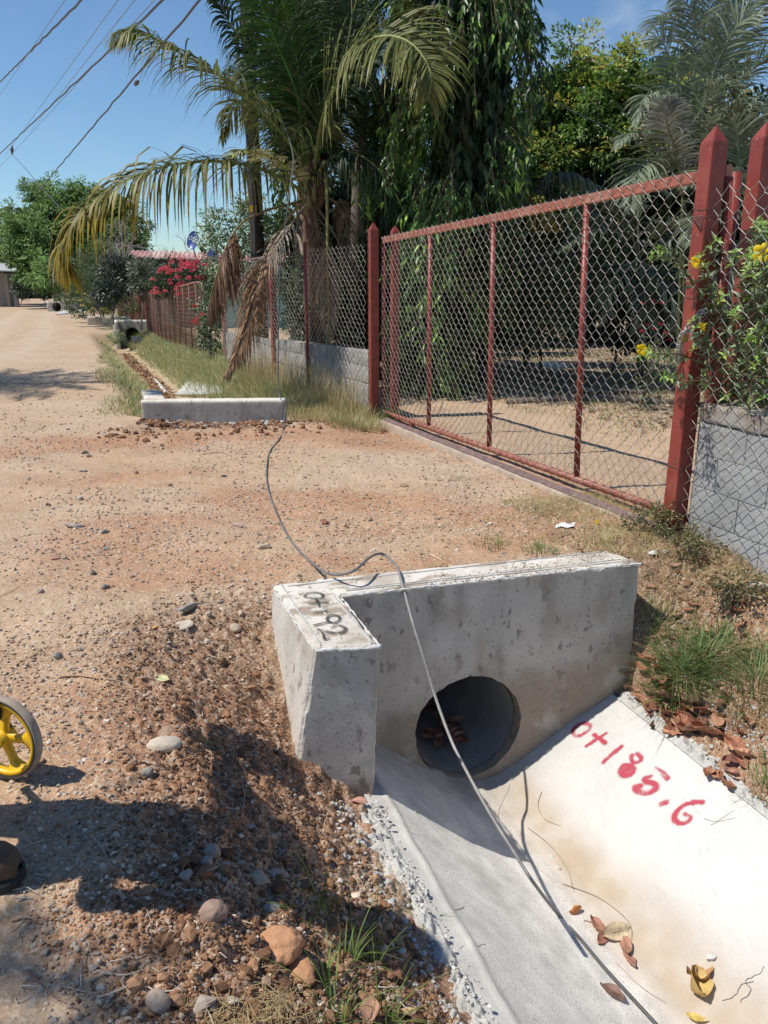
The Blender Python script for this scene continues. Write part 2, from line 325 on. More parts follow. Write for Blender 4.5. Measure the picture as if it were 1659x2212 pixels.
def ground_col(x, y):
    s, t = x*DX+y*DY, x*NX+y*NY; d = np.hypot(x, y)
    def A(n): return np.array(PAL[n])[None]
    def mix(a, b, f): return a*(1-f[:, None])+b*f[:, None]
    n1 = fbm(x*.9, y*.9, seed=50, oct=4); n2 = fbm(x*3.1, y*3.1, seed=51, oct=4); n3 = fbm(x*.5+4, y*1.4, seed=52, oct=3)
    c = np.repeat(A('road'), len(x), 0)
    c = mix(c, A('pale'), np.clip(.35+1.6*n1, 0, 1)*.7)
    rd = np.clip(.42+2.2*n3+.6*n2, 0, 1)*sm((t+1.4)/1.6)*sm((s-1)/2)*(1-sm((s-9.6)/1))
    c = mix(c, A('red'), rd*.8)
    band = np.exp(-((s-8.1)/.7)**2)*sm((t+2.6)/1.5)*(1-sm((t-3)/.4)); c = mix(c, A('red'), np.clip(band*(.75+n2), 0, .85))
    c = mix(c, A('brown')*1.15, np.clip(rough_w(s, t)*(1.0+1.1*n2)-.16, 0, 1)*.9)
    pt = np.exp(-((s-2.0)/.9)**2-((t-.1)/.5)**2); c = mix(c, A('red'), np.clip(pt*(.5+1.5*n2), 0, .6))
    wheel = np.exp(-((t+2.3+.3*np.sin(s*.15))/.45)**2)+np.exp(-((t+4.0+.3*np.sin(s*.15))/.45)**2)
    c = mix(c, A('pale')*1.06, np.clip(wheel*.8, 0, 1)*sm((s-4)/6))
    edge = road_edge(s)
    ver = sm((t-edge-.05)/.35)*sm((s-9.9)/.9); c = mix(c, A('grassy'), ver*np.clip(.7+n2, 0, 1))
    dc = ditch_c(s); c = mix(c, A('ditch'), (1-sm((np.abs(t-dc)-.1)/.35))*sm((s-9.4)/.2)*(1-sm((s-33)/1)))
    yard = sm((t-3.5)/.3)*sm((s-2)/1); c = mix(c, A('road')*.98, yard)
    lit = sm((t-5.6-.5*n1)/.8)*sm((s-1)/1); c = mix(c, A('litter')*.62, lit*np.clip(.85+.6*n2, 0, 1))
    far = sm((d-45)/40)*np.clip(np.abs(t+4)/8-.5, 0, 1); c = mix(c, np.array([[.12, .13, .06]]), np.clip(far, 0, 1))
    return c
a_in = np.radians(np.arange(-31, 31.01, .13)); a_out = np.radians(np.arange(31.8, 329, 2.2))
ANG = np.concatenate([a_in, a_out])
R_ = [.35]
while R_[-1] < 9: R_.append(R_[-1]*(1.03 if R_[-1] < 1.1 else 1.0048))
while R_[-1] < 40: R_.append(R_[-1]*1.012)
while R_[-1] < 900: R_.append(R_[-1]*1.05)
R_ = np.array(R_); na, nr = len(ANG), len(R_)
ga, gr = np.meshgrid(ANG, R_, indexing='ij')
X = (gr*np.sin(ga)).ravel(); Y = (gr*np.cos(ga)).ravel()
Z = ground_z(X, Y)
COLG = ground_col(X, Y)
X = np.append(X, 0.); Y = np.append(Y, 0.); Z = np.append(Z, 0.); COLG = np.vstack([COLG, COLG[:1]])
i, j = np.meshgrid(np.arange(na), np.arange(nr-1), indexing='ij'); i2 = (i+1) % na
GF = np.stack([i*nr+j, i2*nr+j, i2*nr+j+1, i*nr+j+1], -1).reshape(-1, 4)
fc = GF[:, [0, 2]]; fx = X[fc].mean(1); fy = Y[fc].mean(1); fs, ft = ST(fx, fy)
drop = (fs > 3.365+.06*(1.0-ft)) & (fs < 3.50+.06*(1.0-ft)) & (ft > .74) & (ft < 2.5)
drop |= (fs > 9.36) & (fs < 9.5) & (ft > .5) & (ft < 1.85)
edge = road_edge(fs)
reg = np.full(len(GF), 3)                       # verge
reg[(ft < edge) & (ft > ROAD_T0)] = 0           # road
reg[(ft >= edge) & (ft < 3.4) & (fs > 3.42) & (fs < 9.42)] = 1
reg[ft >= 3.4] = 2
VG = np.stack([X, Y, Z], -1)
for k, nm in enumerate(('dirt_road', 'driveway', 'yard_ground', 'roadside_ground')):
    f = GF[(reg == k) & ~drop]; u, inv = np.unique(f, return_inverse=True)
    mb = MB(); mb.add(VG[u], inv.reshape(-1, 4), COLG[u])
    if k == 3 or k == 0:
        pass
    structure(mb.build(nm, M_GROUND))
mb = MB(); a = np.arange(na); mb.add(np.stack([np.append(R_[0]*np.sin(ANG), 0), np.append(R_[0]*np.cos(ANG), 0), np.zeros(na+1)], -1), np.stack([np.full(na, na), (a+1) % na, a], -1), COLG[:1])
structure(mb.build('ground', M_GROUND))

# ------------------------------------------------------------------ near culvert: channel, headwall, wing, pipe
def strokes_sheet(name, strokes, toP, width, parent, m, lift=.0025, res=.0045, pad=.02, seed=0):
    """sprayed marks: a thin sheet that follows the surface; 'Col' carries paint density"""
    pts = [np.array([tuple(toP(*q))[:3] for q in spline([(a, b, 0) for a, b in st], 26)[:, :2]]) for st in strokes]
    return pts
def paint_mat(name, col):
    m = bpy.data.materials.new(name); m.use_nodes = True; N = m.node_tree.nodes; L = m.node_tree.links; b = N['Principled BSDF']
    b.inputs['Base Color'].default_value = (*col, 1); b.inputs['Roughness'].default_value = .75
    a = N.new('ShaderNodeVertexColor'); a.layer_name = 'Col'; g = N.new('ShaderNodeNewGeometry')
    n = N.new('ShaderNodeTexNoise'); n.inputs['Scale'].default_value = 420; n.inputs['Detail'].default_value = 3; L.new(g.outputs['Position'], n.inputs['Vector'])
    s_ = N.new('ShaderNodeSeparateColor'); L.new(a.outputs['Color'], s_.inputs['Color'])
    r = N.new('ShaderNodeMapRange'); r.inputs['From Min'].default_value = .30; r.inputs['From Max'].default_value = .70; L.new(n.outputs['Fac'], r.inputs['Value'])
    su = N.new('ShaderNodeMath'); su.operation = 'SUBTRACT'; L.new(s_.outputs['Red'], su.inputs[0]); L.new(r.outputs['Result'], su.inputs[1])
    mr = N.new('ShaderNodeMapRange'); mr.inputs['From Min'].default_value = -.12; mr.inputs['From Max'].default_value = .22; mr.inputs['To Max'].default_value = .86; L.new(su.outputs[0], mr.inputs['Value'])
    L.new(mr.outputs['Result'], b.inputs['Alpha']); return m
M_PAINT_RED = paint_mat('red_spray_paint', (.50, .045, .08)); M_PAINT_BLACK = paint_mat('black_marker_paint', (.03, .028, .027))
def paint(name, strokes2, surf, u0, u1, v0, v1, res, w, parent, m, **props):
    """strokes2: list of (N,2) polylines in surface coordinates (metres); surf(u,v)->xyz arrays"""
    nu = int((u1-u0)/res)+1; nv = int((v1-v0)/res)+1
    gu, gv = np.meshgrid(np.linspace(u0, u1, nu), np.linspace(v0, v1, nv), indexing='ij'); Pq = np.stack([gu.ravel(), gv.ravel()], -1)
    dens = np.zeros(len(Pq)); nz_ = 1+.35*fbm(Pq[:, 0]*35, Pq[:, 1]*35, seed=8, oct=2)
    for st, ww in strokes2:
        A = st[:-1]; B = st[1:]
        for a, b in zip(A, B):
            ab = b-a; tt = np.clip(((Pq-a)@ab)/(ab@ab+1e-12), 0, 1); d = np.linalg.norm(Pq-a-tt[:, None]*ab, axis=1)
            q = d/(w*ww*nz_); dens = np.maximum(dens, np.where(q < .6, 1., np.clip(1-(q-.6)/1.5, 0, 1)**1.6))
    dens = dens*np.clip(.86+.5*fbm(Pq[:, 0]*22, Pq[:, 1]*22, seed=9, oct=3), .35, 1)
    V = surf(Pq[:, 0], Pq[:, 1]); i, j = np.meshgrid(np.arange(nu-1), np.arange(nv-1), indexing='ij')
    F = np.stack([i*nv+j, (i+1)*nv+j, (i+1)*nv+j+1, i*nv+j+1], -1).reshape(-1, 4); F = F[dens[F].max(1) > .02]
    u, inv = np.unique(F, return_inverse=True); mb = MB(); mb.add(V[u], inv.reshape(-1, 4), np.repeat(dens[u][:, None], 3, 1))
    return mb.build(name, m, parent, **props)

# channel
ch = thing('drainage_channel', 'pale concrete ditch channel with red sprayed numbers, running to the pipe mouth', 'drainage channel', tuple(W(2, 1.7, -1.02)))
def chan_bumps(s, t):
    side = sm((t-1.75)/.1)
    return .0018*fbm(s*40, t*40, seed=70, oct=3)*(1.6-side)+.004*fbm(s*3, t*3, seed=71, oct=2)
def head_s(t): return 3.33-.0604*(t-1.6)
ss = np.concatenate([np.arange(-1.2, .8, .05), np.arange(.8, 3.33, .0125)]); tt = np.arange(.89, 2.4701, .0125)
gs, gt = np.meshgrid(ss, tt, indexing='ij'); sflat = gs.ravel(); tflat = gt.ravel()
sflat = np.where(gs.ravel() >= ss[-1]-1e-9, head_s(tflat)+.03, np.minimum(sflat, head_s(tflat)-.002))
zc = np.interp(tflat, CH_T, CH_Z)
zc = zc+chan_bumps(sflat, tflat)
for tj, w_, dz in ((.985, .008, .010), (2.315, .006, -.006)): zc = zc+dz*np.exp(-((tflat-tj-.004*np.sin(sflat*17))/w_)**2)*(1+.5*fbm(sflat*20, tflat*0, seed=73, oct=2))
def chan_col(s, t):
    side = sm((t-1.66)/.16); n = fbm(s*2.2, t*5, seed=75, oct=4); nn = fbm(s*9, t*9, seed=76, oct=3)
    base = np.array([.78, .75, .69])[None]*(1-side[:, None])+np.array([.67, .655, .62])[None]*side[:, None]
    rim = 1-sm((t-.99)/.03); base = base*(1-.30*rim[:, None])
    spk = np.clip(fbm(s*14, t*14, seed=77, oct=4)*1.6, -1, 1)*(1-side)*.14; base = base*(1+spk[:, None])
    wdt = .12+.06*n+.10*np.clip((2.6-s)/2, 0, 1)
    st = np.exp(-((t-1.80-.10*np.clip((2.8-s)/1.5, 0, 1))/np.maximum(wdt, .05))**2)*np.clip(.85+.5*nn, 0, 1)
    st = np.clip(st, 0, 1)*np.where(s < 3.2, 1, .5)
    base = base*(1-.72*st[:, None])+np.array([.44, .30, .16])[None]*.72*st[:, None]
    head_dark = np.exp(-((s-3.25)/.22)**2)*.5*np.clip(.8+n, 0, 1)*(1-.6*side); base = base*(1-head_dark[:, None])+np.array([.2, .17, .13])[None]*head_dark[:, None]  # channel colour darkens towards the headwall
    return base
Pc = W(0, 0); Xc = sflat*DX+tflat*NX; Yc = sflat*DY+tflat*NY
ns, nt = gs.shape; i, j = np.meshgrid(np.arange(ns-1), np.arange(nt-1), indexing='ij')
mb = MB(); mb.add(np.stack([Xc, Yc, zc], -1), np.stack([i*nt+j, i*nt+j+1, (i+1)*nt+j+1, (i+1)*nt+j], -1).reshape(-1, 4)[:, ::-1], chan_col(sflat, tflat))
# edge thickness on both lips
for tj, dj in ((.89, -1), (2.47, 1)):
    k = np.argmin(np.abs(tt-tj)); idx = np.arange(ns)*nt+(0 if dj < 0 else nt-1)
    top = np.stack([Xc[idx], Yc[idx], zc[idx]], -1); bot = top.copy(); bot[:, 2] -= .09
    q = np.arange(ns-1); F = np.stack([q, q+1, ns+q+1, ns+q], -1); mb.add(np.vstack([top, bot]), F if dj < 0 else F[:, ::-1], (.5, .5, .48))
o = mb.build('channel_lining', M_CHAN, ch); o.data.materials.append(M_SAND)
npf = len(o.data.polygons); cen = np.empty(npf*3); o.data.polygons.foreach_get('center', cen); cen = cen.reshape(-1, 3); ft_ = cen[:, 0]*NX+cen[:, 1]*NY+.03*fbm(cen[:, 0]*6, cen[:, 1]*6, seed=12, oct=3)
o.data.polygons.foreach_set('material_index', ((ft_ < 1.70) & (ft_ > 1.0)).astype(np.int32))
# rough mortar spill along both lips
def mortar(t0, t1, s0, s1, seed, side, z0):
    s_ = np.arange(s0, s1, .009); q_ = np.linspace(0, 1, 34); g1, g2 = np.meshgrid(s_, q_, indexing='ij'); g1 = g1.ravel(); g2 = g2.ravel()
    wd = .10*(1+.55*fbm(g1*4.5, g1*0, seed=seed, oct=3)); t = t0+side*g2*wd*(t1)
    x, y = g1*DX+t*NX, g1*DY+t*NY
    lump = fbm(x*34, y*34, seed=seed+1, oct=3)*.024+fbm(x*80, y*80, seed=seed+2, oct=2)*.016-np.clip(vnoise(x*50, y*50, seed=seed+6), 0, 1)*.014+np.clip(1-2*np.abs(vnoise(x*28, y*28, seed=seed+4)), 0, 1)*.012
    zz = z0+.016*np.sin(np.clip(g2*1.3, 0, 1)*np.pi)*1.2+lump*np.clip(g2*6, .1, 1)-.10*np.clip(g2-.72, 0, 1)**1.2*2.4-.008
    zz = np.where(g2 > .93, zz-.08, zz)
    n2 = len(q_); n1 = len(s_); i, j = np.meshgrid(np.arange(n1-1), np.arange(n2-1), indexing='ij'); F = np.stack([i*n2+j, (i+1)*n2+j, (i+1)*n2+j+1, i*n2+j+1], -1).reshape(-1, 4)
    if side < 0: F = F[:, ::-1]
    m_ = MB(); m_.add(np.stack([x, y, zz], -1), F[:, ::-1] if side > 0 else F[:, ::-1]); return m_
mortar(.915, 1.5, -1.2, 2.74, 81, -1, -.567).build('rough_mortar_edge', M_MORTAR, ch)
mortar(2.455, 1.6, -1.2, 3.22, 91, 1, -.615).build('rough_mortar_edge', M_MORTAR, ch)
# red sprayed chainage on the right slope
def z4(x, y): return (1026+.3815*x, 1134+.3815*y)
def on_slope(px, py):
    r = ray(px, py); A = W(0, 1.92, -.945); Bv = W(0, 2.32, -.705); n = Vector((DX, DY, 0)).cross(Bv-A); k = (A-CAM).dot(n)/r.dot(n); P = CAM+r*k; return ST(P.x, P.y)
num = [[(600,1200),(562,1200),(556,1170),(585,1138),(630,1130),(652,1145),(640,1175),(600,1200)], [(630,1258),(680,1228),(738,1186)], [(675,1195),(735,1243)],
 [(830,1258),(785,1300),(728,1352)], [(938,1318),(915,1298),(888,1310),(888,1345),(915,1352),(938,1335),(938,1318)], [(885,1372),(845,1370),(820,1400),(850,1428),(890,1412),(896,1385)], [(845,1395),(870,1395)],
 [(1022,1380),(1060,1402),(1094,1430)], [(1060,1410),(1090,1438)], [(992,1430),(960,1445),(965,1462),(1005,1470),(1022,1495),(1000,1520),(955,1530),(915,1515),(908,1498),(935,1488)], [(1052,1588),(1078,1582)],
 [(1285,1570),(1235,1572),(1180,1592),(1135,1640),(1132,1680),(1165,1702),(1205,1690),(1218,1662),(1190,1648)]]
wds = [1, 1, 1, 1, .95, 1.25, 1.6, .9, 1.1, 1.25, 1.3, 1.0]
st2 = []
for s_, ww in zip(num, wds):
    P = np.array([on_slope(*z4(a, b)) for a, b in s_]); P = spline([(p[0], p[1], 0) for p in P], 20)[:, :2]; st2.append((P, ww))
def slope_surf(s, t): return np.stack([s*DX+t*NX, s*DY+t*NY, chan_z(t)+chan_bumps(s, t)+.0022-.006*np.exp(-((t-2.315-.004*np.sin(s*17))/.006)**2)], -1)
allp = np.vstack([p for p, _ in st2])
paint('painted_number', st2, slope_surf, allp[:, 0].min()-.05, allp[:, 0].max()+.05, max(1.9, allp[:, 1].min()-.05), min(2.46, allp[:, 1].max()+.05), .0045, .0098, ch, M_PAINT_RED, label='red sprayed number 0+185.6')

# headwall: plan corners on the top, found from the photograph
hw = thing('culvert_headwall', 'near L-shaped concrete headwall with round pipe mouth, marked 0+192 in black', 'headwall', tuple(W(3.4, 1.6, -1.0)))
TOPZ = .12
Af = W(3.367, .984, TOPZ); Bf = W(3.271, 2.572, TOPZ); Bb = W(3.502, 2.517, TOPZ); Ab = W(3.603, .93, TOPZ); Aol = W(3.603, .685, TOPZ)
def low(p, z, ds=0., dt=0.): s, t = ST(p.x, p.y); return W(s+ds, t+dt, z)
fl, fr = low(Af, TOPZ, 0, -.03), Bf
Tq = [fl, fr, Bb, low(Ab, TOPZ, 0, -.03)]; Bq = [low(fl, -1.25, -.02), low(fr, -1.25, -.02, .0), low(Bb, -1.25, .02), low(Tq[3], -1.25, .02)]
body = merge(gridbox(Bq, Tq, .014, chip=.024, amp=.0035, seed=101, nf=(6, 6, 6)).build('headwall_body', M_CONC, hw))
PC = W(3.33, 1.628, -.695); PR = .292
bm = bmesh.new()
rot = Matrix(((NX, 0, DX, 0), (NY, 0, DY, 0), (0, 1, 0, 0), (0, 0, 0, 1)))   # local z -> ditch direction
seg = 96; ring = []
for zz in (-.3, .6):
    row = []
    for k in range(seg):
        a = 2*math.pi*k/seg; rr = PR*(1+.008*math.sin(a*5+1)+.006*math.sin(a*17)+.006*math.sin(a*29)); row.append(bm.verts.new(PC+rot.to_3x3()@Vector((rr*math.cos(a), rr*math.sin(a), zz))))
    ring.append(row)
for k in range(seg): bm.faces.new((ring[0][k], ring[0][(k+1) % seg], ring[1][(k+1) % seg], ring[1][k]))
bm.faces.new(ring[0][::-1]); bm.faces.new(ring[1]); bmesh.ops.recalc_face_normals(bm, faces=bm.faces)
me = bpy.data.meshes.new('cut'); bm.to_mesh(me); bm.free(); cut = bpy.data.objects.new('cut', me); C.objects.link(cut)
def boolcut(o, c):
    md = o.modifiers.new('b', 'BOOLEAN'); md.operation = 'DIFFERENCE'; md.object = c; md.solver = 'EXACT'
    dg = bpy.context.evaluated_depsgraph_get(); me2 = bpy.data.meshes.new_from_object(o.evaluated_get(dg)); o.modifiers.clear(); o.data = me2
    if 'Col' not in me2.color_attributes:
        pass
boolcut(body, cut); bpy.data.objects.remove(cut)
for p in body.data.polygons: p.use_smooth = False
# colours of the headwall: weather stains and a paler top, as an attribute
def paint_attr(o, fn):
    me = o.data; n = len(me.vertices); co = np.empty(n*3); me.vertices.foreach_get('co', co); co = co.reshape(-1, 3)
    wco = co
    if 'Col' in me.color_attributes: me.color_attributes.remove(me.color_attributes['Col'])
    ca = me.color_attributes.new('Col', 'FLOAT_COLOR', 'POINT'); c = np.ones((n, 4)); c[:, :3] = fn(wco); ca.data.foreach_set('color', c.astype(np.float32).ravel())
def head_col(P, F=1.):
    s, t = P[:, 0]*DX+P[:, 1]*DY, P[:, 0]*NX+P[:, 1]*NY; z = P[:, 2]; n = fbm(t*4, z*4, s*2, seed=110, oct=4)
    run = fbm(t*16, z*1.6, s*0, seed=111, oct=3); c = np.ones((len(P), 3))*1.08
    face = z < TOPZ-.012
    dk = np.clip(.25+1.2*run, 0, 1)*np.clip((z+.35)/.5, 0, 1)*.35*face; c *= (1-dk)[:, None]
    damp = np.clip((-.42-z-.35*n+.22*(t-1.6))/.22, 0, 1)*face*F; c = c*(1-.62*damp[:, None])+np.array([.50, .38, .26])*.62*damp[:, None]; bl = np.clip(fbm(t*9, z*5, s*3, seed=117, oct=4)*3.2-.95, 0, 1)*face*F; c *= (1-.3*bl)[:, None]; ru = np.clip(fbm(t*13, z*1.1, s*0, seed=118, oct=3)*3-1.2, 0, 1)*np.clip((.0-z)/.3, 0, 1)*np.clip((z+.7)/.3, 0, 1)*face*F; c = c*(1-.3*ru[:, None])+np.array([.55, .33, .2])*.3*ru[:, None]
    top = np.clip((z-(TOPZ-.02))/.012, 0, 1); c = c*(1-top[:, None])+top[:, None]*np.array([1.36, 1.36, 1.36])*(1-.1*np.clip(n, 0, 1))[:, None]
    dirt = top*(np.clip(fbm(s*16, t*6, seed=112, oct=4)*4.5-.5, 0, 1)); c = c*(1-.75*dirt[:, None])+np.array([.56, .43, .34])*.75*dirt[:, None]
    return c
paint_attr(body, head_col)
# wing wall (battered), front end at E/F
Et = W(2.789, .962, TOPZ); Ft = W(2.849, .703, TOPZ); Gl = W(3.603, .685, TOPZ); Gr = W(3.600, .951, TOPZ)
k = (-.9-TOPZ)
Wt = [Ft, Et, Gr, Gl]; Eb = W(2.79, .925, -.9); Fb = W(2.87, .52, -.9)
Wb = [Fb, Eb, W(3.60, .945, -.9), W(3.60, .60, -.9)]
wing = merge(gridbox(Wb, Wt, .014, chip=.026, amp=.0028, seed=121, nf=(6, 6, 6)).build('wing_wall', M_CONC, hw))
for p in wing.data.polygons: p.use_smooth = False
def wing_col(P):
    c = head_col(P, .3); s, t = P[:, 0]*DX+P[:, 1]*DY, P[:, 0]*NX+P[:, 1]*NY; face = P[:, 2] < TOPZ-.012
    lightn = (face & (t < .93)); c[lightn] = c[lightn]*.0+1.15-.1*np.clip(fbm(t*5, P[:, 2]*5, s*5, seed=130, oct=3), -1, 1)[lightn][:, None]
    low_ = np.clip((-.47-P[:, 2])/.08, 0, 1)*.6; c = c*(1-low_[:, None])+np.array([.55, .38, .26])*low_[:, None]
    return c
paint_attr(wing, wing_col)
# raised cement seams left by the formwork on the top
mb = MB()
for A_, B_, w_ in ((W(2.87, .735), W(3.58, .725), .006), (W(2.82, .935), W(3.35, .925), .007), (W(2.9, .83), W(3.4, .84), .004), (W(3.40, 1.0), W(3.31, 2.53), .005), (W(3.42, 1.0), W(3.345, 2.5), .003), (W(3.55, .75), W(3.48, 2.47), .005)):
    k_ = np.linspace(0, 1, 60)[:, None]; P = np.array(A_)[None]*(1-k_)+np.array(B_)[None]*k_; P[:, 2] = TOPZ+.001
    P[:, 1] += .004*fbm(k_[:, 0]*14, k_[:, 0]*0, seed=int(w_*1e4), oct=3); mb.tube(P, w_*(.7+.6*np.abs(fbm(k_[:, 0]*20, k_[:, 0]*0+2, seed=7, oct=2))), 5)
mb.build('cement_seam', M_MORTAR, hw)
M_LIP = mat('white_cement_lip', (.60, .59, .56), .95, attr=False, var=.12, vscale=30, bump=.003, bscale=120, spec=.1); mb = MB()
for A_, B_, w_ in ((Af+Vector((.02, 0, 0)), Bf, .008), (Ft, Et, .010), (Et, W(3.33, .958, TOPZ), .007), (Ft, Gl, .005)):
    n_ = int((B_-A_).length/.008); k_ = np.linspace(0, 1, n_)[:, None]; P = np.array(A_)[None]*(1-k_)+np.array(B_)[None]*k_; P[:, 2] = TOPZ-.007+.005*fbm(P[:, 0]*30, P[:, 1]*30, seed=41, oct=3); P[:, 0] += .006*fbm(P[:, 0]*25, P[:, 1]*25, seed=43, oct=3); P[:, 1] += .006*fbm(P[:, 0]*25, P[:, 1]*25, seed=42, oct=3)
    mb.tube(P, w_*np.clip(.75+1.1*fbm(P[:, 0]*28, P[:, 1]*28, seed=44, oct=3), .15, 1.8), 6)
o = mb.build('cement_lip', M_LIP, hw)
def z3(x, y): return (540+.3906*x, 1134+.3906*y)
def on_top(px, py): P = atz(px, py, TOPZ); return (P.x, P.y)
blk = [[(300,398),(325,381),(375,380),(403,392),(395,408),(345,411),(308,405),(300,398)], [(328,440),(428,433)], [(368,418),(385,455)], [(352,491),(420,481)],
 [(425,528),(440,508),(478,506),(497,524),(482,543),(445,546),(425,528)], [(428,543),(392,552),(355,560)], [(455,572),(485,560),(522,573),(525,592),(490,604),(440,598),(395,590),(378,582)], [(385,585),(405,612),(412,638),(438,632)]]
st2 = [(spline([(*on_top(*z3(a, b)), 0) for a, b in q], 16)[:, :2], w_) for q, w_ in zip(blk, [1, 1, 1, 1, 1, 1, 1.15, .8])]
allp = np.vstack([p for p, _ in st2])
paint('painted_number', st2, lambda u, v: np.stack([u, v, np.full_like(u, TOPZ+.0068)], -1), allp[:, 0].min()-.03, allp[:, 0].max()+.03, allp[:, 1].min()-.03, allp[:, 1].max()+.03, .0035, .0065, hw, M_PAINT_BLACK, label='black hand painted number 0+192')
# pipe
M_PIPE = mat('pipe_concrete', (.27, .265, .25), .9, attr=False, var=.2, vscale=6, bump=.002, bscale=60)
mb = MB(); a = np.linspace(0, 2*np.pi, 49); L_ = np.linspace(.03, 6.1, 30); ga_, gl_ = np.meshgrid(a, L_, indexing='ij')
c0 = W(3.33, 1.628, -.695); c1 = W(9.5, 1.25, -.62)
def pipe(r): 
    f = (gl_/6.1)[..., None]; cc = np.array(c0)*(1-f)+np.array(c1)*f
    return (cc+r*(np.cos(ga_)[..., None]*np.array([NX, NY, 0])+np.sin(ga_)[..., None]*np.array([0, 0, 1.]))).reshape(-1, 3)
i, j = np.meshgrid(np.arange(48), np.arange(29), indexing='ij'); F = np.stack([i*30+j, i*30+j+1, (i+1)*30+j+1, (i+1)*30+j], -1).reshape(-1, 4)
mb.add(pipe(.285), F); mb.add(pipe(.34), F[:, ::-1]); mb.build('drain_pipe', M_PIPE, hw)

# second headwall across the driveway
h2 = thing('culvert_headwall', 'low L-shaped concrete headwall across the far side of the driveway', 'headwall', tuple(atz(455, 905, 0)))
z2t = .215; q1 = atz(303, 866, z2t); q2 = atz(615, 864, z2t); e = (q2-q1).normalized(); pn = Vector((-e.y, e.x, 0)); th = .2
Tq = [q1, q2, q2+pn*th, q1+pn*th]; Bq = [Vector((p.x, p.y, -1.0))+pn*(-.03 if i < 2 else 0) for i, p in enumerate(Tq)]
b2 = merge(gridbox(Bq, Tq, .03, chip=.016, amp=.004, seed=141, nf=(5, 5, 5)).build('headwall_body', M_CONC, h2))
wd = Vector((DX, DY, 0)); w0 = q1+pn*(th+.003)
Tq = [w0, w0+e*.24, w0+e*.24+wd*.75, w0+wd*.75]; Bq = [Vector((p.x, p.y, -1.0)) for p in Tq]
w2 = merge(gridbox(Bq, Tq, .03, chip=.016, amp=.004, seed=151).build('wing_wall', M_CONC, h2))
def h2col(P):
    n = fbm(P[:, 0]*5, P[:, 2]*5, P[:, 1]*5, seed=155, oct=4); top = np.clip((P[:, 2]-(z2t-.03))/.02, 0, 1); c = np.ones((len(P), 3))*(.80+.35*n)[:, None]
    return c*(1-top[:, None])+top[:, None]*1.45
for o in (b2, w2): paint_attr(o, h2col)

# far headwalls further along the ditch
def head_far(label, px0, px1, pyt, Y, z_t, hole=None, wing=True, depth=1.1, th=.2, seed=0, slope=0.):
    P0 = aty(px0, pyt, Y); P1 = aty(px1, pyt+slope, Y+slope*0); P0.z = P1.z = P0.z; zt = P0.z
    root = thing('culvert_headwall', label, 'headwall', (P0.x, P0.y, zt-depth), 'concrete headwalls further along the ditch')
    ex = P1-P0; e = ex.normalized(); pn = Vector((-e.y, e.x, 0))
    Tq = [P0, P1, P1+pn*th, P0+pn*th]; Bq = [Vector((p.x, p.y, zt-depth)) for p in Tq]
    o = merge(gridbox(Bq, Tq, .08, chip=.02, amp=.004, seed=seed).build('headwall_body', M_CONC, root))
    if hole:
        cx, cy_, r = hole; Pq = aty(cx, cy_, Y); bm = bmesh.new()
        bmesh.ops.create_cone(bm, segments=40, radius1=r, radius2=r, depth=1.2, cap_ends=True, matrix=Matrix.Translation(Pq)@pn.to_track_quat('Z', 'Y').to_matrix().to_4x4())
        me = bpy.data.meshes.new('cut'); bm.to_mesh(me); bm.free(); c_ = bpy.data.objects.new('cut', me); C.objects.link(c_); boolcut(o, c_); bpy.data.objects.remove(c_)
        mb = MB(); mb.tube([Pq+pn*.02, Pq+pn*3.2], r+.012, 32, cap=False); mb.tube([Pq+pn*3.2, Pq+pn*3.25], r+.012, 32); mb.build('drain_pipe', M_PIPE, root)
    if wing:
        wv = Vector((DX, DY, 0))*-.9; w0 = P0-pn*.003
        Tq = [w0+wv, w0+wv+e*.2, w0+e*.2, w0]; Bq = [Vector((p.x, p.y, zt-depth)) for p in Tq]
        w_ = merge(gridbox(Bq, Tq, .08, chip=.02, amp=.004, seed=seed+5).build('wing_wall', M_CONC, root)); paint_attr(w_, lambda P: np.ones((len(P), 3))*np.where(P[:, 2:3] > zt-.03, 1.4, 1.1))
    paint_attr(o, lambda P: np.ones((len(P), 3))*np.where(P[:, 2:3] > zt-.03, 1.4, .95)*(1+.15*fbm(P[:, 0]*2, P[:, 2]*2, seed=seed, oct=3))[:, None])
    return root
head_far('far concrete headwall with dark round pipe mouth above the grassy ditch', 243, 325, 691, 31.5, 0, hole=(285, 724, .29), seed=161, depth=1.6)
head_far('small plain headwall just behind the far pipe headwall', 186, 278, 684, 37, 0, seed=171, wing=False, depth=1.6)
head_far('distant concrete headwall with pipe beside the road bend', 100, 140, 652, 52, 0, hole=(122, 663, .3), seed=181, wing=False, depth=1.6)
M_SLAB = mat('pale_slab', (.52, .51, .48), .9, attr=False, var=.12, vscale=3, bump=.002)
def slab(nm, lab, pts, th, z=None, cat='concrete slab'):
    P = [hit(a, b, .05) if z_ is None else atz(a, b, z_-.5) for a, b, z_ in pts]; n = (P[1]-P[0]).cross(P[3]-P[0]).normalized(); n = n if n.z > 0 else -n
    o = merge(gridbox([p-n*th for p in P], P, .15, chip=.02, amp=.004, seed=int(pts[0][0])).build(nm, M_SLAB)); tag(o, lab, cat); return o
slab('concrete_slab', 'pale flat concrete slab lying by the distant headwalls', [(120, 679, .05), (180, 672, .05), (185, 666, .05), (140, 668, .1)], .08)
slab('concrete_slab', 'tilted concrete lining slab beside the distant pipe mouth', [(143, 672, -.1), (172, 672, -.1), (160, 656, .55), (148, 659, .45)], .08)
slab('concrete_slab', 'sloping channel lining slab left of the twin far headwalls', [(165, 688, -.2), (188, 702, -.2), (186, 680, .1), (178, 676, .1)], .07)
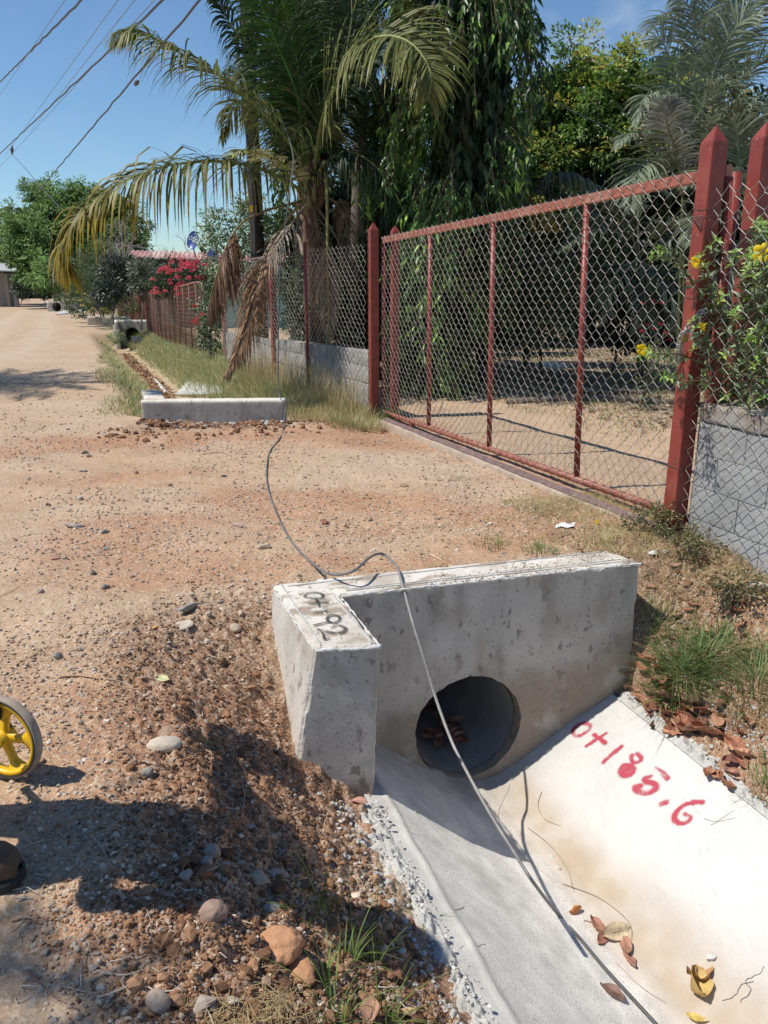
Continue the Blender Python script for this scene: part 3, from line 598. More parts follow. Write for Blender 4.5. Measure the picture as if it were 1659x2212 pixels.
slab('concrete_slab', 'thin flat slab at the road bend before the bushes', [(90, 656, .1), (130, 654, .1), (133, 650, .1), (102, 652, .1)], .08)
slab('channel_apron', 'dusty concrete apron of the ditch behind the low headwall', [(378, 856, None), (480, 856, None), (478, 838, None), (405, 826, None)], .08, cat='concrete apron')
slab('channel_apron', 'grey concrete lining edge left of the leafy ditch bottom', [(352, 850, None), (366, 853, None), (338, 822, None), (330, 818, None)], .06, cat='concrete apron')
slab('channel_apron', 'pale lining slab at the right of the far pipe mouth', [(300, 740, -.45), (310, 740, -.43), (343, 712, .1), (326, 712, .0)], .06, cat='concrete apron')
# ------------------------------------------------------------------ fences, gate, walls
G1 = W(3.9, 3.40); G0 = W(9.45, 3.20)
GD = (G0-G1).normalized(); GN = Vector((GD.y, -GD.x, 0))     # along the gate (away), outward to the right/yard
if GN.x < 0: GN = -GN
def pg(px, py, off=0.): return atplane(px, py, G1+GN*off, G0+GN*off)
def spike_post(name, P, h, w, label, mat_=None, group=None, z0=-.25, parent=None, du=None, ftop=.10):
    """square post with a pyramid tip, P = centre at ground"""
    du = du or GD; ftop = w*.85; dv = Vector((-du.y, du.x, 0)); bm = bmesh.new()
    def ring(z, k): return [bm.verts.new(Vector((P.x, P.y, z))+du*a*w/2*k+dv*b*w/2*k) for a, b in ((-1,-1),(1,-1),(1,1),(-1,1))]
    r = [ring(z0, 1), ring(P.z+h-ftop, 1), ring(P.z+h-.004, .10)]
    for a in range(2):
        for k in range(4): bm.faces.new((r[a][k], r[a][(k+1) % 4], r[a+1][(k+1) % 4], r[a+1][k]))
    bm.faces.new(r[0][::-1]); bm.faces.new(r[2]); bmesh.ops.recalc_face_normals(bm, faces=bm.faces)
    bmesh.ops.bevel(bm, geom=[e for e in bm.edges if e.calc_length() > .03], offset=.004, segments=2, affect='EDGES')
    me = bpy.data.meshes.new(name); bm.to_mesh(me); bm.free(); me.materials.append(mat_ or M_RED)
    o = link(name, me, parent)
    if parent is None: tag(o, label, 'fence post', group)
    return o
def chainlink(mb, A, B, z0a, z1a, z0b, z1b, cell=.078, r=.0021, off=Vector((0, 0, 0)), jit=.003, seed=0, sides=3, weave=.004):
    A = Vector(A); B = Vector(B); Lh = (Vector((B.x-A.x, B.y-A.y, 0))).length; u = Vector(((B.x-A.x)/Lh, (B.y-A.y)/Lh, 0)); n = Vector((-u.y, u.x, 0))
    h = cell/2; nw = int(Lh/h); nz = int((max(z1a, z1b)-min(z0a, z0b))/h); R = np.random.default_rng(seed)
    i, j = np.meshgrid(np.arange(nw), np.arange(nz+1), indexing='ij')
    s_ = (i+(((i+j) % 2)*1.0))*h
    # overlap at the twists: each wire passes slightly beyond its neighbour
    s_ = s_+np.where((i+j) % 2 == 1, 1, -1)*.0025
    def zz(s): f = s/Lh; return (z0a+(z0b-z0a)*f), (z1a+(z1b-z1a)*f)
    jn = R.normal(0, jit, (nw+1, nz+1)); jm = R.normal(0, jit, (nw+1, nz+1)); bulge = .02*np.sin(s_*2.1+seed)*np.sin(j*h*3)
    node_i = i+((i+j) % 2)
    s_ = s_+jn[node_i, j]; z_ = j*h
    lo, hi = zz(s_); frac = z_/(nz*h); zabs = lo+(hi-lo)*frac+jm[node_i, j]
    dpt = np.where((i+j) % 2 == 1, weave/2, -weave/2)+bulge*.3
    P = np.array(tuple(A))[None, None]*np.array([1, 1, 0])+s_[..., None]*np.array(tuple(u))+dpt[..., None]*np.array(tuple(n))+np.array(tuple(off)); P[..., 2] = zabs
    # softened bends: two extra points per segment
    Aq = P[:, :-1].reshape(-1, 3); Bq = P[:, 1:].reshape(-1, 3); hv = np.array([.12, .12, .17]); m1 = Aq+(Bq-Aq)*hv; m2 = Bq+(Aq-Bq)*hv
    side = np.array(tuple(n))*weave*.25
    g = .75+.5*R.random(len(Aq)); col = np.repeat(g[:, None], 3, 1)
    mb.segs(Aq*.98+Bq*.02, m1, r, sides, col); mb.segs(m1, m2, r, sides, col); mb.segs(m2, Bq*.98+Aq*.02, r, sides, col)
def tie(mb, P, w, r=.0017, turns=1.15):
    a = np.linspace(0, 2*np.pi*turns, 14); k = np.maximum(np.abs(np.cos(a)), np.abs(np.sin(a)))
    mb.tube([P+GD*(math.cos(q)/kk*w)+GN*(math.sin(q)/kk*w)+Vector((0, 0, .004*q)) for q, kk in zip(a, k)], r, 4)

# gate
gate = thing('sliding_gate', 'wide red steel gate filled with chain link wire across the driveway', 'gate', (G1.x, G1.y, 0))
gl_t = pg(829, 519); gr_t = pg(1512, 382); gr_t = gl_t+(gr_t-gl_t)*1.045
gl_b = pg(838, 893); gb3 = pg(1232, 1031); slope = (gb3-gl_b)/((gb3-gl_b).dot(-GD)); Lg = (gr_t-gl_t).dot(-GD); gr_b = gl_b+slope*Lg
gl_b = gl_t+Vector((0, 0, gl_b.z-gl_t.z)); 
def bar_between(name, A, B, w, h, m, parent):
    d = (B-A).normalized(); up = Vector((0, 0, 1)); up = (up-d*up.dot(d)).normalized() if abs(d.z) < .9 else GD; sd = d.cross(up).normalized()
    return bevbox(name, m, parent, A-sd*w/2-up*h/2, d*(B-A).length, sd*w, up*h, .005)
bar_between('top_rail', gl_t, gr_t, .05, .062, M_REDL, gate)
mb = MB(); mb.tube([gl_b, gr_b], .026, 14); mb.build('bottom_rail', M_REDL, gate)
for (tx, ty), (bx, by) in (((930, 505), (923, 915)), ((1065, 485), (1050, 962)), ((1265, 442), (1231, 1030))):
    T_ = pg(tx, ty); B_ = pg(bx, by); k = ((T_+B_)/2-gl_t).dot(-GD)/Lg; Tm = gl_t+(gr_t-gl_t)*k-Vector((0, 0, .03)); Bm = gl_b+(gr_b-gl_b)*k+Vector((0, 0, .02))
    mb = MB(); mb.tube([Bm, Tm], .0235, 14); mb.build('upright', M_RED, gate)
for P, Q in ((gl_b+Vector((0, 0, 0)), gl_t), (gr_b, gr_t)):
    mb = MB(); mb.tube([P+Vector((0, 0, .027)), Q-Vector((0, 0, .032))], .025, 12); mb.build('end_upright', M_RED, gate)
mb = MB(); off = -GN*.034
A_ = gl_t-GD*.0; B_ = gr_t
chainlink(mb, gl_t, gr_t, gl_b.z-.0, gl_t.z+.045, gr_b.z-.0, gr_t.z+.045, cell=.108, r=.0019, off=off, seed=3)
mb.build('chain_link_mesh', M_WIRE, gate, kind='stuff')
mb = MB()
for k in np.arange(.01, .99, .021):
    T_ = gl_t+(gr_t-gl_t)*k; w_ = .036
    mb.tube([T_-GN*w_+Vector((0, 0, -.03)), T_-GN*w_+Vector((0, 0, .034)), T_-GD*.01+Vector((0, 0, .036)), T_+GN*w_*.8-GD*.02+Vector((0, 0, .03))], .0016, 4)
    T_ = gl_b+(gr_b-gl_b)*k; a = np.linspace(0, 6.5, 9); mb.tube([T_+GN*(.030*math.cos(q))+Vector((0, 0, .030*math.sin(q)))-GD*(q*.008) for q in a], .0017, 4)
for (tx, ty), (bx, by) in (((930, 505), (923, 915)), ((1065, 485), (1050, 962)), ((1265, 442), (1231, 1030))):
    T_ = pg(tx, ty); B_ = pg(bx, by)
    for k in np.arange(.03, .98, .04): Pm = B_+(T_-B_)*k; a = np.linspace(2.2, 5.2, 4); mb.tube([Pm+GD*(.027*math.cos(q))+GN*(.027*math.sin(q))+Vector((0, 0, q*.005)) for q in a], .0015, 4)
mb.build('binding_wire', M_RUST, gate, kind='stuff')
for k in (.16, .955):
    P = gl_b+(gr_b-gl_b)*k; wh = MB(); ax = GN
    prof = [(-.018, .02), (-.018, .042), (-.008, .034), (.008, .034), (.018, .042), (.018, .02)]; a = np.linspace(0, 2*np.pi, 20)
    V = np.array([[tuple(P+Vector((0, 0, -.045))+ax*x+(GD*math.cos(q)+Vector((0, 0, math.sin(q))))*r_) for q in a[:-1]] for x, r_ in prof]).reshape(-1, 3)
    i, j = np.meshgrid(np.arange(5), np.arange(19), indexing='ij'); wh.add(V, np.stack([i*19+j, i*19+(j+1) % 19, (i+1)*19+(j+1) % 19, (i+1)*19+j], -1).reshape(-1, 4))
    w_ = wh.build('gate_wheel', M_RUST, gate)
    for sd in (-1, 1): bevbox('wheel_bracket', M_RED, gate, P+GN*(sd*.024)-GD*.022+Vector((0, 0, -.055)), GD*.044, GN*.004, Vector((0, 0, .06)), 0)
M_STRIP = mat('dusty_strip', (.42, .33, .25), .95, attr=False, var=.25, vscale=9, bump=.003)
# ground rail: angle iron on a low concrete strip
ga = atz(872, 925, .0); gb = atz(1330, 1108, .01); gv = (gb-ga).normalized(); ga = ga-gv*.5; gb = gb+gv*.6; gn = Vector((-gv.y, gv.x, 0))
rail = thing('gate_track', 'rusty steel gate track set along the driveway under the gate', 'gate track', tuple(ga))
bm = bmesh.new(); prof = [(-.03, -.02), (-.026, .012), (0, .046), (.026, .012), (.03, -.02)]
for A_, B_ in ((ga, gb),):
    r1 = [bm.verts.new(A_+gn*a+Vector((0, 0, b-.002))) for a, b in prof]; r2 = [bm.verts.new(B_+gn*a+Vector((0, 0, b-.002))) for a, b in prof]
    for k in range(4): bm.faces.new((r1[k], r1[k+1], r2[k+1], r2[k]))
    bm.faces.new(r1); bm.faces.new(r2[::-1])
bmesh.ops.recalc_face_normals(bm, faces=bm.faces); me = bpy.data.meshes.new('angle_iron'); bm.to_mesh(me); bm.free(); me.materials.append(M_RUST); link('angle_iron', me, rail)
o = gridbox([ga+gn*-.035+Vector((0,0,-.1)), gb+gn*-.035+Vector((0,0,-.1)), gb+gn*-.07+Vector((0,0,-.1)), ga+gn*-.07+Vector((0,0,-.1))],
            [ga+gn*-.035+Vector((0,0,.014)), gb+gn*-.035+Vector((0,0,.012)), gb+gn*-.065+Vector((0,0,.005)), ga+gn*-.065+Vector((0,0,.008))], .03, chip=.012, amp=.006, seed=201).build('concrete_strip', M_STRIP, rail)

# posts either side of the gate
pl = pg(807, 690, -.11); pl = Vector((pl.x, pl.y, -.06)); topl = aty(805, 480, pl.y)
post_L = spike_post('gate_post', pl, topl.z-pl.z, .10, 'square red spike-topped post at the hinge-side end, left of the gate', ftop=.13)
p2 = pg(853, 600, .10); p2.z = -.06; t2 = aty(852, 486, p2.y); spike_post('gate_post', p2, t2.z-p2.z, .085, 'red spike-topped post standing behind the left end of the gate', ftop=.11)
pr = pg(1512, 600, -.09); pr.z = -.05; t3 = aty(1543, 270, pr.y); post_R = spike_post('gate_post', pr, t3.z-pr.z, .105, 'large red spike-topped post right of the gate, in front with the chain', ftop=.16)
p4 = aty(1640, 400, pr.y+.14); p4.z = -.05; t4 = aty(1655, 262, p4.y); spike_post('gate_post', p4, t4.z-p4.z, .105, 'red spike-topped post at the right photo edge among yellow flowers', ftop=.16)
p5 = aty(1576, 500, pr.y+.32); p5.z = -.05; t5 = aty(1578, 372, p5.y); mb = MB(); mb.tube([p5, Vector((p5.x, p5.y, t5.z))], .035, 12)
tag(mb.build('latch_post', M_RED), 'plain dark red round post behind the large right gate post', 'fence post')
mb = MB(); mb.segs([tuple(t3-Vector((0,0,.52)))], [tuple(t5-Vector((0, 0, .2)))], .006, 5); 
# binding wire on the two front posts
mb = MB()
for z in (.35, .62, .95, 1.24, 1.55, 1.86): tie(mb, Vector((pl.x, pl.y, z)), .054)
for k in range(26): z = .1+k*.077; mb.tube([Vector((pl.x, pl.y, z))-GN*.052+GD*.03, Vector((pl.x, pl.y, z+.04))-GN*.056+GD*.045, Vector((pl.x, pl.y, z+.07))-GN*.053+GD*.028], .0018, 4)
mb.build('binding_wire', M_RUST, post_L, kind='stuff')
mb = MB()
for z in (.42, .9, 1.42, 1.86, 1.9): tie(mb, Vector((pr.x, pr.y, z)), .057)
for k in range(7): mb.tube([Vector((pr.x, pr.y, 1.8+.014*k))-GN*.056-GD*.04, Vector((pr.x, pr.y, 1.83+.008*k))-GN*.066-GD*(.02-.01*k), Vector((pr.x, pr.y, 1.79+.012*k))-GN*.058+GD*(.01*k-.03)], .0022, 4)
mb.build('binding_wire', M_RUST, post_R, kind='stuff')

# chain, padlock and loose wire on the right post
chn = thing('gate_chain', 'galvanised chain looped from the gate mesh round the right post', 'chain', tuple(pr+Vector((0, 0, 1.0))))
cz = lambda x, y: (1430.5+.1465*x, 486+.1465*y)
cpt = [(640, 1225), (560, 1290), (480, 1370), (400, 1480), (330, 1560), (270, 1660), (240, 1780), (232, 1900), (215, 2020)]
cw = [aty(*cz(a, b), pr.y-.10-.015*math.sin(i*.5)) for i, (a, b) in enumerate(cpt)]
cw[-1] = cw[-1]; P = spline(cw, 200); Ls = np.r_[0, np.cumsum(np.linalg.norm(np.diff(P, axis=0), axis=1))]; pitch_ = .026; nl = int(Ls[-1]/pitch_)
bm = bmesh.new(); me_l = None
def torus_link(Lk, Wk, r, n=14, m=6):
    mb = MB(); a = np.linspace(0, 2*np.pi, n, endpoint=False); pts = np.stack([np.cos(a)*(Lk/2), np.sin(a)*(Wk/2), a*0], -1)
    T = np.roll(pts, -1, 0)-np.roll(pts, 1, 0); T /= np.linalg.norm(T, axis=1)[:, None]; nn = np.cross(T, [0, 0, 1.]); b = np.linspace(0, 2*np.pi, m, endpoint=False)
    V = (pts[:, None]+r*(np.cos(b)[None, :, None]*nn[:, None]+np.sin(b)[None, :, None]*np.array([0, 0, 1.]))).reshape(-1, 3)
    i, j = np.meshgrid(np.arange(n), np.arange(m), indexing='ij'); F = np.stack([i*m+j, ((i+1) % n)*m+j, ((i+1) % n)*m+(j+1) % m, i*m+(j+1) % m], -1).reshape(-1, 4); mb.add(V, F); return mb
lk = torus_link(.040, .024, .0036).build('chain_link', M_WIRE, chn); first = True
for sidech in (0, 1):
    for k in range(nl):
        dd = (k+.5)*pitch_; idx = np.searchsorted(Ls, dd); idx = min(max(idx, 1), len(P)-1); Tn = Vector(P[idx]-P[idx-1]).normalized()
        q = Tn.to_track_quat('X', 'Z').to_matrix().to_4x4()@Matrix.Rotation(math.pi/2*(k % 2)+.35*(k % 3), 4, 'X')
        o = lk if first else lk.copy()
        if not first: C.objects.link(o)
        first = False
        o.parent = chn; o.matrix_parent_inverse = Matrix.Translation(-Vector(chn.location)); o.matrix_basis = Matrix.Translation(Vector(P[idx])+Vector((.022*sidech, .012*sidech, -.012*sidech)))@q
M_BRASS = mat('worn_brass', (.35, .25, .09), .35, attr=False, var=.2, vscale=30, metal=.7)
lkp = aty(*cz(335, 1680), pr.y-.115); pad = thing('padlock', 'small brass padlock hanging on the gate chain', 'padlock', tuple(lkp))
bevbox('lock_body', M_BRASS, pad, lkp+Vector((-.019, -.009, -.02)), (.038, .006, 0), (-.003, .018, 0), (0, 0, .042), .004)
mb = MB(); a = np.linspace(0, np.pi, 12); mb.tube([lkp+Vector((.012*math.cos(q), 0, .022+.02*math.sin(q))) for q in a], .0032, 8); mb.build('shackle', M_WIRE, pad)
lw = [(500, 1395), (520, 1365), (560, 1360), (555, 1420), (500, 1500), (440, 1570), (428, 1640), (450, 1710), (520, 1790), (600, 1840), (640, 1860), (630, 1890), (570, 1912), (475, 1880)]
M_WHITEWIRE = mat('white_wire', (.6, .6, .58), .4, attr=False, var=.1)
mb = MB(); mb.tube(spline([aty(*cz(a, b), pr.y-.10-.05*math.sin(i*.4)) for i, (a, b) in enumerate(lw)], 70), .0042, 7)
tag(mb.build('loose_wire', M_WHITEWIRE), 'stiff white wire end curling out beside the right gate post', 'wire')

# right boundary: block wall with chain link in front
wall_dir = Vector((DX, DY, 0)); wn_ = Vector((NX, NY, 0))
T_W = 3.36; s_end = ST(pr.x, pr.y)[0]-.065
bw = thing('block_wall', 'grey concrete block wall below the fence at the right', 'wall', tuple(W(s_end, T_W)))
ztop = .85
zc_ = .0
courses = [(-.35, -.079), (-.075, .125), (.130, .328), (.333, .530), (.535, .722)]
mb = MB(); mort_parts = []
for ci, (z0, z1) in enumerate(courses):
    s = s_end-.02+(.2 if ci % 2 else 0)
    s0 = s_end
    while s0 > -1.5:
        s1 = max(s_end-.03-(0 if s0 == s_end else 0), -9) if False else None
        Lb = .39 if not (s0 == s_end and ci % 2) else .19
        a, b = s0-Lb, s0; rr = rnd(-.002, .002); g = rnd(.95, 1.05)
        bb = gridbox([W(a, T_W+rr, z0), W(b, T_W+rr, z0), W(b, T_W+.15, z0), W(a, T_W+.15, z0)][::1], [W(a, T_W+rr, z1), W(b, T_W+rr, z1), W(b, T_W+.15, z1), W(a, T_W+.15, z1)], .025 if b > 1.2 else .2, chip=.006, amp=.003, seed=int(rnd(0, 999)))
        o = bb.build('block', M_BLOCK, bw); paint_attr(o, lambda P, g=g: np.ones((len(P), 3))*g*np.array([1, .995, .98])*(1+.16*fbm(P[:, 0]*3, P[:, 2]*3, P[:, 1]*3, seed=38, oct=4))[:, None]); s0 = a-.005
o = gridbox([W(-1.5, T_W+.006, -.4), W(s_end-.004, T_W+.006, -.4), W(s_end-.004, T_W+.14, -.4), W(-1.5, T_W+.14, -.4)], [W(-1.5, T_W+.006, .722), W(s_end-.004, T_W+.006, .722), W(s_end-.004, T_W+.14, .722), W(-1.5, T_W+.14, .722)], .1, amp=.001, seed=5).build('mortar_core', M_BLOCK, bw)
paint_attr(o, lambda P: np.ones((len(P), 3))*.8)
o = merge(gridbox([W(-1.5, T_W-.012, .725), W(s_end, T_W-.012, .725), W(s_end, T_W+.16, .725), W(-1.5, T_W+.16, .725)], [W(-1.5, T_W-.010, ztop), W(s_end, T_W-.010, ztop-.01), W(s_end, T_W+.16, ztop-.01), W(-1.5, T_W+.16, ztop)], .015, chip=.02, amp=.009, seed=31).build('concrete_cap', M_BLOCK, bw))
def capcol(P):
    n = fbm(P[:, 0]*6, P[:, 2]*9, P[:, 1]*6, seed=33, oct=4); k = np.clip(.5+1.3*n+np.clip((P[:, 2]-.75)*4, -.5, .5), 0, 1)[:, None]; return np.array([1.02, 1.0, .95])*(1-k)+np.array([.72, .56, .42])*k
paint_attr(o, capcol)
fr_ = thing('chain_link_fence', 'chain link fence stretched in front of the grey block wall at right', 'fence', tuple(W(s_end, T_W-.06)))
mb = MB(); A_ = W(s_end+.12, T_W-.055); B_ = W(-1.3, T_W-.10); chainlink(mb, A_, B_, -.1, 2.03, -.1, 2.08, cell=.108, r=.0021, seed=9, jit=.005)
mb.build('chain_link_mesh', M_WIRE, fr_, kind='stuff')
for sx in (1.1, -1.2):
    q = W(sx, T_W+.05, 0); spike_post('fence_post', q, 2.3, .07, '', parent=fr_, du=wall_dir)

# left boundary: low rough wall with netting on top, then on towards the palm
LA = Vector((pl.x-.06, pl.y+.02, 0)); LB = Vector((-1.66, 12.35, 0)); LC = Vector((-3.15, 16.2, 0))
ld = (LB-LA).normalized(); lnn = Vector((ld.y, -ld.x, 0)); lnn = lnn if lnn.x > 0 else -lnn
lw_ = thing('low_block_wall', 'low rough grey wall left of the gate, weeds at its foot', 'wall', tuple(LA))
def wseg(A, B, za, zb, nm='wall_body', th=.15, seed=0, par=None):
    d_ = (B-A).normalized(); n_ = Vector((d_.y, -d_.x, 0)); n_ = n_ if n_.x > 0 else -n_
    if nm == 'block': 
        k = A; L_ = (B-A).length; nb = max(1, round(L_/.4))
        for ci, z in enumerate(np.arange(-.28, za-.05, .2)):
            for q in range(nb+1):
                a0 = (q-(.5 if ci % 2 else 0))*.4; a1 = a0+.392; a0 = max(a0, 0); a1 = min(a1, L_)
                if a1-a0 < .05: continue
                zt = min(z+.192, za+(zb-za)*(a0/L_)); r_ = rnd(-.006, .006); P = A+d_*a0+n_*r_; Q = A+d_*a1+n_*r_
                g = gridbox([P+Vector((0,0,z)), Q+Vector((0,0,z)), Q+n_*th+Vector((0,0,z)), P+n_*th+Vector((0,0,z))], [P+Vector((0,0,zt)), Q+Vector((0,0,zt)), Q+n_*th+Vector((0,0,zt)), P+n_*th+Vector((0,0,zt))], .05, chip=.014, amp=.004, seed=int(rnd(0, 999))).build('block', M_BLOCK, par)
                gg = rnd(.85, 1.15); paint_attr(g, lambda P_, gg=gg: np.array([1.06, .98, .9])*gg*(1+.25*fbm(P_[:, 0]*5, P_[:, 2]*5, P_[:, 1]*5, seed=3, oct=3))[:, None])
    o = merge(gridbox([A+n_*.012+Vector((0,0,-.35)), B+n_*.012+Vector((0,0,-.35)), B+n_*(th-.01)+Vector((0,0,-.35)), A+n_*(th-.01)+Vector((0,0,-.35))], [A+n_*.012+Vector((0,0,za-.003)), B+n_*.012+Vector((0,0,zb-.003)), B+n_*(th-.01)+Vector((0,0,zb-.003)), A+n_*(th-.01)+Vector((0,0,za-.003))], .06, chip=.01, amp=.004, seed=seed).build('mortar_core', M_BLOCK, par))
    paint_attr(o, lambda P: np.ones((len(P), 3))*np.array([1.05, .98, .9]))
wseg(LA, LB, .70, .66, 'block', par=lw_, seed=41)
wseg(LB+Vector((0,0,0)), LC, .62, .5, 'block', par=lw_, seed=42)
mb = MB(); mb2 = MB()
lf = thing('wire_fence', 'tall wire netting fence on the low wall left of the gate', 'fence', tuple(LA-lnn*.05))
chainlink(mb, LA-lnn*.04, LB-lnn*.04, -.05, 1.93, -.05, 1.90, cell=.108, r=.0022, seed=13, jit=.005)
chainlink(mb, LB-lnn*.04, LC-lnn*.05, -.05, 1.84, 0, 1.75, cell=.108, r=.0024, seed=14, jit=.008)
mb.build('chain_link_mesh', M_WIRE, lf, kind='stuff')
q = LB+Vector((0, 0, -.1)); spike_post('fence_post', q, 2.15, .085, '', parent=lf, du=ld, ftop=.1)
q = aty(660, 600, 11.2); q.z = -.1; mb = MB(); mb.tube([q, q+Vector((0, 0, 2.1))], .022, 8); tag(mb.build('fence_stake', M_RED), 'thin red stake behind the netting left of the gate', 'fence post')
q = LC+Vector((0, 0, -.1)); spike_post('fence_post', q, 2.05, .09, '', parent=lf, du=ld, ftop=.1)
bar_between('top_bar', Vector((LB.x, LB.y, 1.86)), Vector((q.x, q.y, 1.8)), .03, .03, M_RUST, lf)

# red mesh fence further along
M_REDMESH = mat('rusty_red_mesh', (.22, .10, .07), .75, attr=False, var=.3, vscale=5, speck=[(6, .6, .1, (.3, .18, .12), .5)])
rf = thing('red_mesh_fence', 'sagging rusty red mesh fence in front of the red flowering bush', 'fence', tuple(aty(445, 745, 18.5)))
FA = aty(446, 760, 18.6); FB = aty(314, 740, 32.5); FC = aty(255, 690, 46.0)
FA.z, FB.z, FC.z = -.15, -.55, -.6
for A_, B_, za, zb, sd in ((FA, FB, 1.42, 1.13, 1), (FB, FC, 1.10, .92, 2)):
    mb = MB(); Lf = (B_-A_).length; nv = int(Lf/.11); nh = 16; f = np.linspace(0, 1, nv)[:, None]; base = np.array(tuple(A_))*(1-f)+np.array(tuple(B_))*f
    sag = .03*np.sin(f[:, 0]*np.pi*3+sd)+.015*np.sin(f[:, 0]*23); top = base.copy(); top[:, 2] = za+(zb-za)*f[:, 0]+sag; mb.segs(base, top, .006, 3)
    for k in range(nh): r = base*(1-k/nh)+top*(k/nh); mb.segs(r[:-1], r[1:], .006, 3)
    mb.build('wire_mesh', M_REDMESH, rf, kind='stuff'); mb = MB(); mb.tube(top[::4], .022, 6); mb.build('top_bar', M_REDL, rf)
    for k in range(0, int(Lf/1.1)+1):
        q = int(min(nv-1, k*1.1/Lf*nv)); mb = MB(); mb.tube([base[q], top[q]], .02, 6); mb.build('fence_post', M_RUST, rf)
for px, Y, hh, ww in ((312, 26.1, 1.25, .3), ):
    q = aty(px-8, 700, 33); q.z = -.7; bevbox('gate_frame', M_RED, rf, q, (.22, .05, 0), (-.03, .12, 0), (0, 0, 1.85), .01); q2_ = aty(px+4, 700, 32.6); q2_.z = -.7; bevbox('gate_frame', M_RED, rf, q2_, (.10, .03, 0), (-.03, .1, 0), (0, 0, 1.85), .01)

# ------------------------------------------------------------------ pole and overhead wires
pb = aty(562, 640, 17.0); pb.z = -.2; ptop = aty(529, -60, 17.0)
pole = thing('utility_pole', 'dark tarred timber utility pole with a small yellow tag', 'utility pole', tuple(pb))
mb = MB(); kk = np.linspace(0, 1, 24); mb.tube([pb+(ptop-pb)*k*1.15 for k in kk], .155-.04*kk, 16); mb.build('pole_shaft', M_POLE, pole)
M_YEL = mat('yellow_tag', (.75, .42, .02), .5, attr=False, var=.05)
tg = aty(547, 451, 16.83); bevbox('tag_plate', M_YEL, pole, tg+Vector((-.07, -.03, -.06)), (.14, 0, 0), (0, .01, 0), (0, 0, .12), .002)
mb = MB()
for k in range(3): a_ = aty(505+k*3, 60, 16.8); b_ = aty(517+k*2, 160, 16.8); c_ = aty(545+k, 420, 16.8); mb.tube(spline([a_, b_, c_, aty(552, 560, 16.8)], 20), .016, 6)
mb.build('riser_cable', M_CABLE, pole)
M_OHW = mat('overhead_cable', (.10, .10, .115), .5, attr=False, var=.1); M_THIN = mat('thin_overhead_wire', (.22, .24, .28), .5, attr=False, var=.1)
def ohw(pts, r, m, nm, lab, sag=.0, **k):
    P = [aty(a, b, Y) for a, b, Y in pts]; P = spline(P, 60) if len(P) > 2 else np.array([tuple(P[0].lerp(P[1], f)) for f in np.linspace(0, 1, 40)]); f = np.linspace(-1, 1, len(P)); P[:, 2] -= sag*(1-f*f)
    mb = MB(); mb.tube(P, r, 6); o = mb.build(nm, m); tag(o, lab, 'overhead wire', 'wires hanging over the road'); return o
def ext(x0, y0, x1, y1, a, b): return (x0+(x1-x0)*a, y0+(y1-y0)*a), (x0+(x1-x0)*b, y0+(y1-y0)*b)
for (x0, y0, x1, y1), Y0, Y1, r, m, lab in (
    ((0, 177, 176, 0), 34, 17, .022, 1, 'thick twisted cable, highest of the heavy cables at upper left'),
    ((0, 332, 352, 0), 46, 16, .022, 1, 'heavy cable crossing the sky with a spacer hanging near its left end'),
    ((98, 395, 432, 0), 42, 15.2, .022, 1, 'heavy cable with a splice lump, lowest and right of the sky cables'),
    ((0, 205, 140, 0), 36, 18, .008, 0, 'hairline wire just below the highest heavy cable'),
    ((28, 312, 255, 0), 46, 18, .008, 0, 'hairline wire, first right of the hairline at upper left'),
    ((86, 258, 291, 0), 38, 17, .008, 0, 'hairline wire in the middle of the open sky'),
    ((0, 360, 334, 0), 48, 17, .008, 0, 'hairline wire running close beneath the heavy spacer cable')):
    (a0, b0), (a1, b1) = (x0, y0), (x1, y1); e0 = .12
    ya = Y1-(Y0-Y1)*.06
    P0 = aty(a0, b0, Y0); P1 = aty(a1, b1, Y1); d_ = P1-P0; P0 = P0-d_*.25; P1 = P1+d_*.35; P = np.array([tuple(P0.lerp(P1, f)) for f in np.linspace(0, 1, 50)])
    if m: P += .012*np.stack([np.sin(np.arange(50)*2.1), np.zeros(50), np.cos(np.arange(50)*2.6)], -1)
    mb = MB(); mb.tube(P, r, 6); tag(mb.build('overhead_wire', M_OHW if m else M_THIN), lab, 'overhead wire', 'wires hanging over the road')
mb = MB(); q = aty(295, 179, 24.5); q0 = aty(299, 174, 24.4); q1_ = aty(291, 184, 24.8); mb.tube([q0, q0.lerp(q1_, .3), q0.lerp(q1_, .7), q1_], [.02, .06, .06, .02], 8); tag(mb.build('cable_splice', M_OHW), 'dark splice lump on the lowest heavy overhead cable', 'cable splice')
mb = MB(); a_ = aty(26, 314, 43.5); b_ = aty(26, 334, 43.5); mb.tube([a_, a_.lerp(b_, .5), b_], [.03, .09, .03], 8); mb.tube(spline([b_, aty(38, 346, 42), aty(60, 370, 36), aty(84, 399, 33), aty(130, 450, 30)], 30), .014, 5)
tag(mb.build('hanging_spacer', M_OHW), 'small dark spacer hanging from a cable with a drop wire', 'cable spacer')
mb = MB(); mb.tube([aty(700, -80, 20), aty(1130, 190, 18), aty(1460, 345, 16)], .008, 5); tag(mb.build('overhead_wire', M_OHW), 'thin dark wire sloping in front of the round green tree', 'overhead wire')

